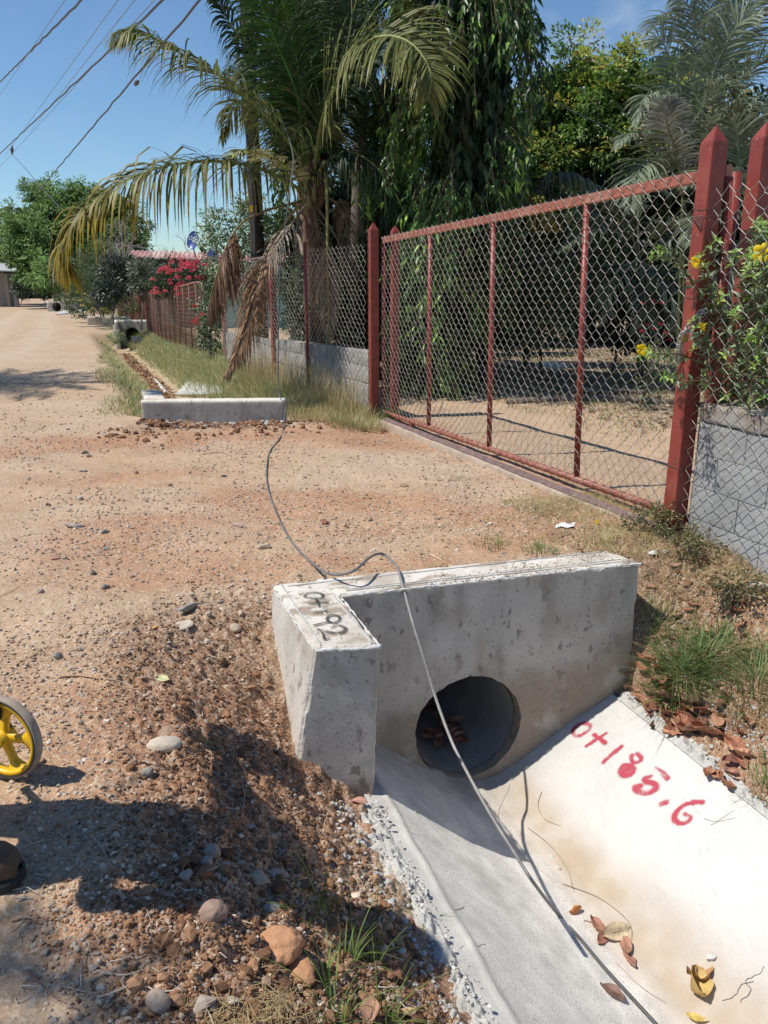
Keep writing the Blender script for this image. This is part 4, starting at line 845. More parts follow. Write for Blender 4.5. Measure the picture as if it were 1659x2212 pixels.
# fallen cable: hangs from the palm, lies over the driveway and into the channel
cpix = [(549, 120, 16.8), (590, 210, 14), (630, 320, 10.6), (628, 395, 9.5), (612, 520, 9.3), (603, 620, 9.25), (601, 760, 9.15), (603, 850, 9.05)]
cp = [aty(a, b, Y) for a, b, Y in cpix]+[atz(616, 868, z2t+.015), q2+Vector((.02, -.03, .0))]
for a, b in ((612, 925), (603, 948), (583, 975), (576, 1010), (578, 1050), (592, 1095), (612, 1140), (640, 1185), (672, 1215)):
    q = atz(a, b, .0); q.z = gz(q.x, q.y)+.010; r_ = atz(a, b, q.z); r_.z = gz(r_.x, r_.y)+.010; cp.append(r_)
for a, b, z in ((712, 1240, .135), (762, 1234, .20), (800, 1203, .20), (828, 1197, .16), (855, 1222, .135), (866, 1250, .14)): cp.append(atz(a, b, z))
# hanging over the front face, down into the channel
sk = W(3.2, 1.3)
for a, b, s_ in ((893, 1350, 3.20), (915, 1420, 3.10), (942, 1510, 3.0), (975, 1600, 2.84), (1010, 1670, 2.66), (1060, 1760, 2.46), (1110, 1840, 2.28), (1150, 1903, 2.14)):
    A_ = W(s_, 0); B_ = W(s_, 1); cp.append(atplane(a, b, A_, B_))
for a, b in ((1205, 1975), (1255, 2030), (1305, 2090), (1360, 2150), (1420, 2215), (1470, 2270)):
    z = -.9
    for _ in range(12): q = atz(a, b, z); s_, t_ = ST(q.x, q.y); z = float(chan_z(t_))+.012
    cp.append(q)
P = spline(cp, 320); f_ = (np.arange(320)/320)
col = np.where(f_[:, None] < .30, np.array([[1.6, 1.6, 1.6]]), np.array([[2.2, 2.1, 2.0]])); k = np.clip((f_-.86)/.03, 0, 1)[:, None]; col = col*(1-k)+np.array([[1.0, 1.0, 1.02]])*k
mid = np.exp(-((f_-.72)/.10)**2)[:, None]; col = col*(1-mid)+np.array([[4.4, 4.2, 3.8]])*mid
mb = MB(); mb.tube(P, .0068, 10, col=col); tag(mb.build('fallen_cable', M_CABLE), 'grey-black cable trailing over the driveway and near headwall into the channel', 'cable')

# ------------------------------------------------------------------ house, dish
M_ROOF = mat('pink_roof_sheet', (.60, .31, .26), .55, attr=False, var=.12, vscale=2); M_GREENW = mat('green_wall_paint', (.22, .42, .36), .8, attr=False, var=.1, vscale=2); M_DARK = mat('dark_timber', (.07, .05, .04), .8, attr=False)  # one dark tone serves the eave board and the windows
hs = thing('house', 'low green-walled house with pink tiled metal roof beyond the red flowers', 'house', tuple(aty(370, 640, 34)))
r0 = aty(276, 556, 33.5); r1 = aty(640, 570, 31); r2_ = aty(640, 552, 33.2); r3_ = aty(284, 542, 35.6)
rw = (r1-r0); nb = 34
for k in range(nb):
    a0, a1 = k/nb, (k+1)/nb-.002
    A_, B_, C_, D_ = r0.lerp(r1, a0), r0.lerp(r1, a1), r3_.lerp(r2_, a1), r3_.lerp(r2_, a0); m_ = (A_+B_)/2+Vector((0, 0, .05)); n_m = (C_+D_)/2+Vector((0, 0, .05)); mb = MB()
    rows = 5
    for q in range(rows):
        f0, f1 = q/rows, (q+1)/rows; dz = Vector((0, 0, .05))
        V = [A_.lerp(D_, f0)+dz*.0+Vector((0,0,.012)), m_.lerp(n_m, f0)+Vector((0,0,.012)), B_.lerp(C_, f0)+Vector((0,0,.012)), B_.lerp(C_, f1)-Vector((0,0,.0)), m_.lerp(n_m, f1)-Vector((0,0,.0)), A_.lerp(D_, f1)-Vector((0,0,.0))]
        mb.add([tuple(v) for v in V], [[0, 1, 4, 5], [1, 2, 3, 4]])
    mb.build('roof_sheet', M_ROOF, hs, smooth=False)
e_ = (r1-r0).normalized(); en = Vector((-e_.y, e_.x, 0))
bevbox('eave_board', M_DARK, hs, r0+en*.15-Vector((0, 0, .16)), r1-r0, en*.06, (0, 0, .14), 0)
bevbox('wall', M_GREENW, hs, Vector((r0.x+.4, r0.y+1.1, -.7)), (r1-r0)*.95, en*4.5, (0, 0, r0.z+.6), 0)
wv0 = aty(292, 600, 34.3)
for fx_ in (.12, .34, .6): q = Vector((r0.x, r0.y, 0))+(r1-r0)*fx_+en*.62; q.z = 1.0; bevbox('window', M_DARK, hs, q, e_*.9, en*.4, (0, 0, .9), .01)
M_DISH = mat('blue_dish', (.035, .075, .27), .35, attr=False, var=.08, vscale=2); M_WHITE = mat('white_print', (.8, .8, .8), .6, attr=False, var=.03)
dc = aty(416, 519, 30.0); ds = thing('satellite_dish', 'blue oval satellite dish with white tigô lettering above the pink roof', 'satellite dish', tuple(aty(420, 545, 30)))
dn = Vector((-.42, -.85, .30)).normalized(); du_ = Vector((0, 0, 1)).cross(dn).normalized(); du_ = du_ if du_.x > 0 else -du_; dv_ = dn.cross(du_); dv_ = dv_ if dv_.z > 0 else -dv_
mb = MB(); a = np.linspace(0, 2*np.pi, 37)[:-1]; rr_ = np.linspace(0, 1, 8); V = []; 
for q in rr_:
    for b in a: V.append(tuple(dc+du_*(.25*q*math.cos(b))+dv_*(.335*q*math.sin(b))-dn*(.075*(1-q*q))))
i, j = np.meshgrid(np.arange(7), np.arange(36), indexing='ij'); mb.add(V, np.stack([i*36+j, (i+1)*36+j, (i+1)*36+(j+1) % 36, i*36+(j+1) % 36], -1).reshape(-1, 4))
V2 = np.array(V)-np.array(tuple(dn))*.012; mb.add(V2, np.stack([i*36+j, i*36+(j+1) % 36, (i+1)*36+(j+1) % 36, (i+1)*36+j], -1).reshape(-1, 4)); mb.build('dish_bowl', M_DISH, ds)
mb = MB(); mb.tube([dc-dn*.08-dv_*.1, dc-dn*.15-dv_*.35, Vector((dc.x+.07, dc.y+.1, r0.z-.1))], .022, 8); mb.build('dish_mast', M_RUST, ds)
mb = MB(); mb.tube([dc-dv_*.33, dc-dv_*.22+dn*.34, dc-dv_*.12+dn*.40], .010, 6); mb.build('feed_arm', M_RUST, ds)
tcu = bpy.data.curves.new('lettering', 'FONT'); tcu.body = 'tig\u00f4'; tcu.size = .27; tcu.align_x = 'CENTER'; tcu.align_y = 'CENTER'; tcu.extrude = .002; tcu.offset = .006
to = bpy.data.objects.new('tmp', tcu); C.objects.link(to); dg = bpy.context.evaluated_depsgraph_get(); tme = bpy.data.meshes.new_from_object(to.evaluated_get(dg)); bpy.data.objects.remove(to)
Mx = Matrix.Identity(4); 
for r_ in range(3): Mx[r_][0] = du_[r_]; Mx[r_][1] = dv_[r_]; Mx[r_][2] = dn[r_]
ctr_ = dc+dv_*.10+du_*.0; tme.transform(Matrix.Translation((0, 0, 0)))
for v in tme.vertices:
    x, y = v.co.x, v.co.y+.10; q = min(1, (x/.25)**2+(y/.335)**2); v.co = dc+du_*x+dv_*y-dn*(.075*(1-q)-.02)
tme.materials.append(M_WHITE); link('lettering', tme, ds)
mb = MB(); a_ = np.linspace(math.pi*1.12, math.pi*1.88, 10); mb.tube([dc+du_*(.065+.06*math.cos(b))+dv_*(-.015+.05*math.sin(b))-dn*.052 for b in a_], .009, 6); mb.build('smile_mark', M_WHITE, ds)
dc2 = aty(459, 548, 33); mb = MB(); V = []
for q in rr_:
    for b in a: V.append(tuple(dc2+du_*(.24*q*math.cos(b))+dv_*(.30*q*math.sin(b))-dn*(.06*(1-q*q))))
mb.add(V, np.stack([i*36+j, (i+1)*36+j, (i+1)*36+(j+1) % 36, i*36+(j+1) % 36], -1).reshape(-1, 4)); mb.tube([dc2-dn*.06, dc2-dn*.1-dv_*.6], .02, 6); tag(mb.build('satellite_dish', M_DISH), 'second blue dish half hidden behind the roof and white bush', 'satellite dish')
# shed at the far left
M_TIN = mat('tin_roof', (.45, .46, .47), .5, attr=False, var=.15, vscale=3); M_WALL = mat('dim_wall', (.28, .25, .22), .9, attr=False, var=.15, vscale=2)
sh = thing('roadside_shed', 'small tin-roofed shed at the far left of the road', 'shed', tuple(aty(10, 630, 62)))
q = aty(-70, 584, 60); bevbox('roof', M_TIN, sh, q, (4.3, 0, -.12), (0, 3, .5), (0, 0, .08), .01)
q = aty(-70, 584, 61); bevbox('wall', M_WALL, sh, Vector((q.x, q.y, -1)), (2.6, 0, 0), (0, 2, 0), (0, 0, 2.9), 0)
for px in (8, 24): q = aty(px, 600, 60.3); bevbox('roof_post', M_WALL, sh, Vector((q.x, q.y, -1)), (.25, 0, 0), (0, .25, 0), (0, 0, 2.8), .01)
# ------------------------------------------------------------------ vegetation
def unit(v): return v/(np.linalg.norm(v, axis=-1, keepdims=True)+1e-9)
def rdir(n, R): return unit(R.normal(size=(n, 3)))
def leaves(mb, P, D, L, Wd, col, R, fold=.25, curl=.2, sag=.0):
    """pointed leaves at P growing along D: 8 verts, folded along the midrib, tip bent"""
    n = len(P); D = unit(D); L = np.broadcast_to(L, (n,))[:, None]; Wd = np.broadcast_to(Wd, (n,))[:, None]
    up = rdir(n, R)*.9+np.array([0, 0, 1.]); S = unit(np.cross(D, up)); N = np.cross(S, D); N *= np.where(N[:, 2:3] < 0, -1, 1)
    b = P; m = P+D*L*.42; t = P+D*L-N*L*curl; t[:, 2] -= (L[:, 0]*sag)
    l = m+S*Wd*.5+N*Wd*fold; r = m-S*Wd*.5+N*Wd*fold
    V = np.stack([b, l, m, r, t], 1).reshape(-1, 3); k = np.arange(n)[:, None]*5
    F = np.concatenate([k+[0, 2, 1], k+[0, 3, 2], k+[1, 2, 4], k+[2, 3, 4]]); mb.add(V, F, np.repeat(col, 5, 0))
def pick(R, n, pal, w=None, jit=.18):
    pal = np.array(pal); c = pal[R.choice(len(pal), n, p=None if w is None else np.array(w)/np.sum(w))]; return c*(1+R.uniform(-jit, jit, (n, 1)))
def limb(mb, A, B, r0, r1, R, wob=.06, n=8, col=(1, 1, 1)):
    k = np.linspace(0, 1, n)[:, None]; P = np.array(tuple(A))*(1-k)+np.array(tuple(B))*k; Ln = np.linalg.norm(P[-1]-P[0]); P[1:-1] += R.normal(size=(n-2, 3))*wob*Ln*.35; mb.tube(P, r0+(r1-r0)*k[:, 0], 7, col=col); return P
def crown_tree(name, label, cat, base, blobs, nleaf, L, pal, seed, w=None, trunk_r=.15, group=None, m=None, ratio=.4, flush=None, shell=.45, nclump=60, cr=.5, droop=.3, twigs=True, core=0):
    """blobs: list of (centre, (rx,ry,rz)); leaf clumps sit on and inside them"""
    R = np.random.default_rng(seed); root = thing(name, label, cat, tuple(base), group); mb = MB()
    vol = np.array([b[1][0]*b[1][2] for b in blobs]); share = vol/vol.sum(); top = max(b[0][2] for b in blobs)
    cc = []; cw_ = []
    for (c, r), sh_ in zip(blobs, share):
        n = max(6, int(nclump*sh_)); d = rdir(n, R); rad = 1-shell*R.random(n)**1.6; cc.append(np.array(tuple(c))+d*np.array(r)*rad[:, None]*(1+.14*R.normal(size=(n, 1)))); cw_.append(d)
    cc = np.vstack(cc); cdir = np.vstack(cw_); nc = len(cc); per = max(4, nleaf//nc)
    cs = cr*R.uniform(.55, 1.3, nc)
    idx = np.repeat(np.arange(nc), per); n = len(idx); d = rdir(n, R); P = cc[idx]+d*cs[idx][:, None]*(R.random(n)**.5)[:, None]*np.array([1, 1, .75])
    D = unit(d*.8+cdir[idx]*.7+np.array([0, 0, -droop])+.35*rdir(n, R)); col = pick(R, n, pal, w); cj = 1+.22*R.normal(size=nc); col *= np.clip(cj, .55, 1.5)[idx][:, None]
    if flush is not None:
        fl_ = (R.random(nc) < flush[1])[idx] & (d[:, 2]+.6*cdir[idx][:, 2] > .1); col[fl_] = pick(R, fl_.sum(), flush[0])
    leaves(mb, P, D, L*R.uniform(.6, 1.25, n), L*ratio, col, R)
    for (c, r), sh_ in zip(blobs, share):
        n2 = int(core*sh_)
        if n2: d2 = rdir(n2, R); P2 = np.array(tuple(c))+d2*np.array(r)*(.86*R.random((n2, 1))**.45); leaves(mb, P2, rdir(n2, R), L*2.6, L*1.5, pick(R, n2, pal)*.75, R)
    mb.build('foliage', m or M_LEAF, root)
    tb = MB(); c0 = Vector(np.mean([b[0] for b in blobs], 0)); fork = Vector(base).lerp(c0, .45); limb(tb, base, fork, trunk_r, trunk_r*.75, R, .04)
    for k in R.choice(nc, min(nc, 22), replace=False): limb(tb, fork, cc[k], trunk_r*.4, trunk_r*.06, R, .1, 7)
    tb.build('trunk', M_BARK, root); return root
def pxc(x, y, Y): return aty(x, y, Y)
GREEN = [(.035, .075, .018), (.055, .11, .022), (.025, .05, .016), (.08, .13, .03)]

# palms ------------------------------------------------------------
def frond(mb_l, mb_r, ctrl, R, n=58, L=.55, wd=.032, r0=.022, droop=.5, spread=.9, colA=(.05, .10, .02), colB=None, fwd=.45, start=.12, sides=(1, -1), up=None, rcol=(.30, .34, .12), bent=.0, twist=0., gap=.04):
    P = spline(ctrl, 60); Ls = np.r_[0, np.cumsum(np.linalg.norm(np.diff(P, axis=0), axis=1))]; tot = Ls[-1]; T = unit(np.gradient(P, axis=0))
    f60 = np.linspace(0, 1, 60); rc = np.repeat(np.array([rcol]), 60, 0); mb_r.tube(P, r0*(1-.88*f60)+.002, 6, col=rc)
    for sd in sides:
        f = np.linspace(start, .995, n)+R.uniform(-.3, .3, n)/n; f = np.clip(f, start, .999); keep = R.random(n) > gap; f = f[keep]; m_ = len(f)
        k = f*59; i = k.astype(int).clip(0, 58); a = (k-i)[:, None]; B = P[i]*(1-a)+P[i+1]*a; t_ = T[i]
        upv = np.array([0, 0, 1.]) if up is None else np.array(up); S = unit(np.cross(t_, upv)+1e-6); Nn = np.cross(S, t_)
        ln = L*np.clip(np.sin(np.clip(.18+f*.95, 0, 1.08)*np.pi*.92)**.6, .25, 1)*R.uniform(.8, 1.15, m_)*np.where(R.random(m_) < .08, .5, 1)
        dirv = unit(sd*S*spread+t_*(fwd+.5*f[:, None])+Nn*(.12+twist*sd)+R.normal(size=(m_, 3))*np.where(R.random((m_, 1)) < .12, .35, .10))
        seg = 5; q = B.copy(); d = dirv.copy(); pts = [q.copy()]
        for s_ in range(seg):
            q = q+d*(ln/seg)[:, None]; d = unit(d+np.array([0, 0, -1.])*droop*(.25+.20*s_)*R.uniform(.7, 1.3, (m_, 1))); pts.append(q.copy())
        pts = np.stack(pts, 1); tw = R.normal(size=(m_, 1))*.35
        wdir = unit(np.cross(dirv, Nn)*1.0+Nn*tw)[:, None]; prof = np.array([.35, .9, 1., .85, .5, .05])[None, :, None]*wd/2*R.uniform(.8, 1.15, (m_, 1, 1))
        A_ = pts+wdir*prof; C_ = pts-wdir*prof; V = np.stack([A_, C_], 2).reshape(-1, 3)
        base = np.arange(m_)[:, None]*12; j = np.arange(5)[None]*2; F = np.stack([base+j, base+j+1, base+j+3, base+j+2], -1).reshape(-1, 4)
        ca = np.array(colA); cb = np.array(colB if colB is not None else colA); g = R.uniform(.75, 1.25, (m_, 1, 1)); fr = np.clip((np.linspace(0, 1, 6)[None, :, None]*.9+f[:, None, None]*.7-.35), 0, 1)
        cl = (ca*(1-fr)+cb*fr)*g; mb_l.add(V, F, np.repeat(cl.reshape(-1, 3), 2, 0))
def add_frond(root, label=None, **k):
    a = MB(); b = MB(); frond(a, b, **k)
    f = b.build('frond', M_FROND, root)
    if label: f['label'] = label
    l = a.build('leaflets', M_FROND, root); l.parent = f; l.matrix_parent_inverse = Matrix.Identity(4); l['kind'] = 'stuff'; return f
RP = np.random.default_rng(77)
YP = 12.6
cb_ = aty(674, 420, YP); gb_ = aty(676, 700, YP); gb_.z = -.2
palm = thing('coconut_palm', 'young coconut palm with yellowing and dead hanging fronds behind the wire fence', 'palm tree', tuple(gb_))
def fr(pts, label=None, **k):
    P = [cb_+Vector((0, 0, -.05))]+[aty(x, y, Y) for x, y, Y in pts] if k.pop('c', True) else [aty(x, y, Y) for x, y, Y in pts]
    return add_frond(palm, label, ctrl=P, R=RP, **k)
G_ = (.045, .075, .028); GD_ = (.025, .045, .02); YL = (.36, .26, .025); BR = (.23, .105, .045)
fr([(640, 330, 12.2), (560, 235, 11.6), (470, 160, 11), (380, 110, 10.6), (300, 70, 10.4), (262, 84, 10.3)], 'long green frond reaching up to the left over the sky', n=140, L=1.0, wd=.027, droop=.95, colA=(.07, .11, .04), colB=(.20, .20, .05), spread=.8, up=(0, -.3, 1))
fr([(640, 404, 12.1), (566, 366, 11.3), (488, 350, 10.7), (391, 353, 10.2), (312, 373, 9.9), (234, 410, 9.7), (166, 478, 9.6), (140, 545, 9.6), (150, 592, 9.6)], 'low frond stretching left with yellow drooping tips', n=150, L=1.15, wd=.031, droop=1.6, colA=(.08, .115, .045), colB=YL, spread=.6, up=(0, -.3, 1), gap=.1)
fr([(640, 380, 12.2), (596, 345, 11.9), (546, 326, 11.6), (510, 330, 11.4), (498, 350, 11.3)], 'pale bent frond under the upper left frond', n=60, L=.5, wd=.04, droop=.5, colA=(.42, .42, .22), colB=(.30, .30, .10), spread=1., rcol=(.6, .58, .3))
fr([(688, 300, 12.2), (704, 234, 11.9), (743, 150, 11.4), (794, 92, 10.9), (845, 78, 10.5), (895, 100, 10.2), (930, 156, 10.), (925, 215, 10)], 'big arching frond curving over to the right', n=150, L=1.1, wd=.030, droop=.5, colA=(.13, .15, .05), colB=(.20, .20, .05), spread=1., fwd=.5, up=(.0, -.75, .65), rcol=(.42, .44, .16), r0=.028)
fr([(664, 290, 12.5), (652, 190, 12.4), (632, 90, 12.3), (606, -20, 12.1), (580, -120, 12)], n=108, L=0.86, wd=.027, droop=0.60, colA=(.035, .075, .02), colB=(.05, .10, .02), up=(0, -1, .1), rcol=(.35, .38, .2))
fr([(655, 300, 12.4), (640, 200, 12.2), (600, 100, 12), (560, 0, 11.8), (520, -90, 11.6)], n=108, L=0.86, wd=.027, droop=0.70, colA=(.035, .085, .02), colB=(.05, .10, .02), up=(0, -1, .1), rcol=(.10, .28, .05))
fr([(682, 290, 12.8), (700, 180, 12.9), (716, 60, 13), (725, -80, 13)], n=108, L=0.92, wd=.027, droop=0.75, colA=GD_, colB=G_, up=(0, -1, .2))
fr([(640, 310, 12.6), (600, 210, 12.6), (545, 120, 12.5), (490, 40, 12.3), (455, -40, 12.2)], n=105, L=0.78, wd=.027, droop=1.25, colA=GD_, colB=(.05, .08, .03), up=(0, -.6, .7))
fr([(690, 330, 12.7), (740, 230, 12.9), (800, 140, 13), (860, 90, 13.1)], n=94, L=0.76, wd=.027, droop=1.25, colA=GD_, colB=G_)
fr([(690, 370, 12.4), (740, 330, 12.2), (800, 350, 11.9), (860, 430, 11.7), (890, 520, 11.6)], 'dark frond drooping right over the fence', n=108, L=0.78, wd=.027, droop=1.45, colA=GD_, colB=(.04, .06, .02), up=(0, -.4, 1))
fr([(650, 340, 12.9), (600, 280, 13.1), (540, 230, 13.3), (500, 240, 13.5), (480, 300, 13.6)], n=94, L=0.81, wd=.027, droop=1.65, colA=(.10, .11, .03), colB=(.2, .18, .03))
fr([(690, 300, 13.1), (745, 200, 13.5), (790, 190, 13.9), (830, 260, 14.2)], n=89, L=0.81, wd=.027, droop=1.25, colA=GD_, colB=G_)
fr([(672, 280, 12.9), (672, 150, 13.1), (690, 30, 13.3), (700, -100, 13.5)], n=102, L=0.92, wd=.027, droop=0.85, colA=GD_, colB=(.04, .06, .02), up=(.2, -1, .2))
fr([(650, 300, 13.0), (610, 180, 13.3), (570, 90, 13.5), (500, 70, 13.7)], n=102, L=0.76, wd=.027, droop=1.35, colA=GD_, colB=(.05, .07, .03))
fr([(630, 440, 12.1), (575, 455, 11.7), (525, 480, 11.4), (495, 520, 11.2), (475, 575, 11.1), (455, 640, 11.1), (448, 680, 11.1)], 'dead brown frond hanging left of the palm', n=110, L=.85, wd=.017, droop=.75, colA=(.20, .11, .06), colB=(.14, .08, .045), spread=.6, start=.50, rcol=(.30, .26, .14), sides=(-1, -1), gap=.1, up=(-.2, -1, .1))
fr([(640, 450, 12.1), (610, 490, 11.7), (580, 540, 11.3), (560, 600, 11.0), (545, 670, 10.8), (520, 745, 10.6), (492, 806, 10.4)], 'dead rust-brown frond hanging down to the grass', n=150, L=.80, wd=.015, droop=.9, colA=(.31, .17, .09), colB=(.36, .22, .12), spread=.40, start=.46, rcol=(.5, .36, .22), up=(-.1, -1, .1), fwd=.8)
fr([(700, 350, 12.2), (706, 420, 12.0), (707, 520, 11.9), (709, 640, 11.9), (712, 760, 11.9)], 'dead frond hanging straight down with a pale yellow stem', n=80, L=.62, wd=.016, droop=1.4, colA=(.40, .22, .12), colB=(.42, .33, .24), spread=.7, start=.62, rcol=(.50, .44, .16), r0=.034, up=(0, -1, 0))
fr([(640, 470, 12.3), (600, 530, 12.0), (575, 570, 11.9), (520, 600, 11.9)], n=50, L=.5, wd=.016, droop=1.0, colA=(.42, .36, .28), colB=(.35, .28, .2), spread=.9, start=.3, rcol=(.4, .34, .25))
fr([(700, 470, 12.4), (735, 530, 12.3), (755, 600, 12.2), (765, 680, 12.2)], n=50, L=.45, wd=.014, droop=1.3, colA=(.25, .19, .13), colB=(.36, .27, .18), spread=.6, start=.5, rcol=(.3, .24, .16))
tb = MB(); kk = np.linspace(0, 1, 30); P = spline([gb_, aty(674, 560, YP), aty(673, 470, YP), aty(672, 380, YP), aty(664, 300, YP+.1), aty(660, 230, YP+.1)], 30)
tb.tube(P, .135-.02*kk-.07*np.clip((kk-.62)/.38, 0, 1)+.012*np.sin(kk*60), 12, col=(1.0, .85, .75)); tb.build('trunk', M_BARK, palm)
for pts in ([(715, 430, 12.4), (745, 470, 12.3), (760, 560, 12.25), (765, 680, 12.2)], [(680, 460, 12.3), (690, 540, 12.2), (688, 640, 12.15), (690, 740, 12.1)]):
    fr(pts, n=70, L=.45, wd=.012, droop=1.5, colA=(.22, .15, .10), colB=(.30, .20, .12), spread=.5, start=.3, rcol=(.24, .17, .11), up=(0, -1, .1))
for pts in ([(660, 240, 12.8), (640, 120, 12.9), (655, 0, 13), (650, -120, 13.1)], [(690, 260, 12.7), (735, 150, 12.6), (760, 40, 12.6), (750, -80, 12.7)], [(640, 300, 12.9), (590, 190, 13.), (530, 150, 13.1), (490, 180, 13.2)], [(690, 300, 12.9), (770, 250, 13.1), (830, 300, 13.3), (860, 400, 13.4)], [(650, 260, 13.1), (600, 130, 13.4), (560, 30, 13.6), (520, -60, 13.7)]):
    fr(pts, n=105, L=.85, wd=.02, droop=1.0, colA=(.035, .06, .022), colB=(.05, .085, .03), up=(0, -.9, .4))
R = np.random.default_rng(5)
M_HUSK = mat('palm_husk', (1, 1, 1), .85, var=.3, vscale=14, bump=.006, bscale=40)
for k in range(34):
    f = R.random(); c = Vector(P[int(6+f*20)]); a = R.uniform(0, 6.28); o_ = Vector((math.cos(a), math.sin(a), 0)); up_ = Vector((0, 0, 1)); Lk = R.uniform(.18, .4); mb = MB()
    pts = [c+o_*.10, c+o_*.16+up_*Lk*.3, c+o_*(.20)+up_*Lk*.7, c+o_*(.26)+up_*Lk]; mb.tube(spline(pts, 8), list(np.array([.06, .06, .05, .04, .032, .026, .02, .008])*R.uniform(.6, 1.1)), 5, col=[(.30, .17, .10), (.20, .13, .09), (.36, .30, .22), (.26, .15, .08)][k % 4]); mb.build('leaf_base', M_HUSK, palm)

# tall drooping mast trees ------------------------------------------
def weeping(name, label, base, axis_px, Y, wpx, ytop, ybot, n_tw, seed, pal, taper=None, skip=.0):
    R = np.random.default_rng(seed); root = thing(name, label, 'tree', tuple(base), 'drooping mast trees behind the fence'); mb = MB(); tw = MB()
    def wid(y): return np.interp(y, [p[0] for p in wpx], [p[1] for p in wpx])
    def cxp(y): return np.interp(y, [p[0] for p in axis_px], [p[1] for p in axis_px])
    sc_ = Y*1.03/FPX
    Pl = []; Dl = []; Ll = []; cl = []
    yb0 = R.uniform(ytop, ybot, max(8, n_tw//9)); bough = [(y_, R.uniform(0, 2*np.pi), R.uniform(.35, 1.18), R.uniform(.55, 1.6), R.uniform(.35, 1.25)) for y_ in yb0]
    for it_ in range(n_tw):
        y, a, fr_0, br_, lf_ = bough[R.integers(len(bough))]; y = y+R.normal()*16; a = a+R.normal()*.30
        c = aty(cxp(y), y, Y); rr = wid(y)*sc_*(fr_0*R.uniform(.72, 1.)); st = np.array([c.x+rr*math.cos(a)*.95, c.y+rr*math.sin(a)*.8, c.z+.25]); Lt = lf_*R.uniform(.6, 1.3)
        o = np.array([math.cos(a), math.sin(a), 0]); k = np.linspace(0, 1, 6)[:, None]; P = st+o*(.30*np.sin(k*1.5))-np.array([0, 0, 1.])*Lt*(k**1.25)+R.normal(size=(6, 3))*.015
        if R.random() < .5: tw.tube(P, [.007, .006, .005, .004, .003, .002], 4, col=(1.4, 1.3, 1.15), cap=False)
        m_ = int(Lt*26); f = R.uniform(.05, 1, m_); i = (f*4.99).astype(int); q = P[i]+(P[i+1]-P[i])*(f*4.99-i)[:, None]
        side = rdir(m_, R)*np.array([1, 1, .2])*1.5; Pl.append(q); Dl.append(unit(side*.5+np.array([0, 0, -1.])*R.uniform(.5, 1.2, (m_, 1))+o*.25)); Ll.append(R.uniform(.07, .19, m_)); c_ = pick(R, m_, pal, [5, 3, 3, 1.6]); c_ *= br_*R.uniform(.8, 1.2); cl.append(c_)
    P, D, Ln, cl = np.vstack(Pl), np.vstack(Dl), np.concatenate(Ll), np.vstack(cl); leaves(mb, P, D, Ln, Ln*.27, cl, R, fold=.18, curl=.1, sag=.1); mb.build('foliage', M_LEAF, root); tw.build('twigs', M_BARK, root)
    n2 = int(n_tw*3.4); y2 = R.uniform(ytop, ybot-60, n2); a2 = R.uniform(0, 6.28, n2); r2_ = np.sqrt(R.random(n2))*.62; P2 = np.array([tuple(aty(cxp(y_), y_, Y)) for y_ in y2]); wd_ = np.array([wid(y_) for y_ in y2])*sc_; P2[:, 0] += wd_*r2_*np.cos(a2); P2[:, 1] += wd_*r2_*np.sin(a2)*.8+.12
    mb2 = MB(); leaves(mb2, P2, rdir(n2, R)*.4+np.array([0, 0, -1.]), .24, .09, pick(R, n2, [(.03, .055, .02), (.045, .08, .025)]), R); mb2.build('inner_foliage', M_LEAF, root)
    tb = MB(); pts = [Vector(base)]+[aty(cxp(y), y, Y)+Vector((0, .15, 0)) for y in np.linspace(ybot-100, ytop, 7)]; tb.tube(spline(pts, 20), np.linspace(.13, .04, 20), 8); tb.build('trunk', M_BARK, root); return root
PW = [(.06, .125, .035), (.10, .19, .045), (.04, .08, .025), (.32, .50, .10)]
def gp(px, Y): q = aty(px, 700, Y); q.z = -.1; return q
weeping('mast_tree', 'largest drooping mast tree hanging bright leaf sprays above the gate', gp(985, 11.6), [(-150, 1000), (300, 1010), (850, 925)], 11.6, [(-150, 110), (150, 125), (450, 100), (700, 85), (850, 55)], -200, 860, 900, 31, PW)
weeping('mast_tree', 'drooping mast tree behind the palm arch, its trunk seen left of the gate', gp(865, 13.4), [(-150, 900), (500, 850), (850, 850)], 13.4, [(-150, 70), (300, 60), (850, 60)], -200, 800, 520, 32, PW)
weeping('mast_tree', 'dark mast tree directly behind the palm fronds, left of the others', gp(640, 16.5), [(-150, 640), (300, 655), (700, 690)], 16.5, [(-150, 75), (150, 70), (300, 45), (700, 40)], -220, 420, 340, 36, PW)
weeping('mast_tree', 'dark narrow mast tree behind the coconut palm crown', gp(760, 15.0), [(-150, 720), (300, 790), (700, 780)], 15.0, [(-150, 55), (150, 45), (400, 25), (700, 45)], -220, 330, 200, 33, PW)
weeping('mast_tree', 'drooping mast tree whose right edge stands against the open sky', gp(1060, 12.6), [(-150, 1050), (220, 1075), (420, 1030), (700, 1000)], 12.6, [(-150, 50), (200, 42), (420, 50), (700, 60)], -200, 640, 480, 34, PW)
weeping('mast_tree', 'low drooping boughs hanging beside the netting left of the gate', gp(760, 12.8), [(560, 775), (760, 755)], 12.8, [(560, 30), (760, 30)], 560, 740, 60, 35, [(.04, .075, .03), (.06, .10, .03), (.03, .05, .02), (.10, .17, .03)])

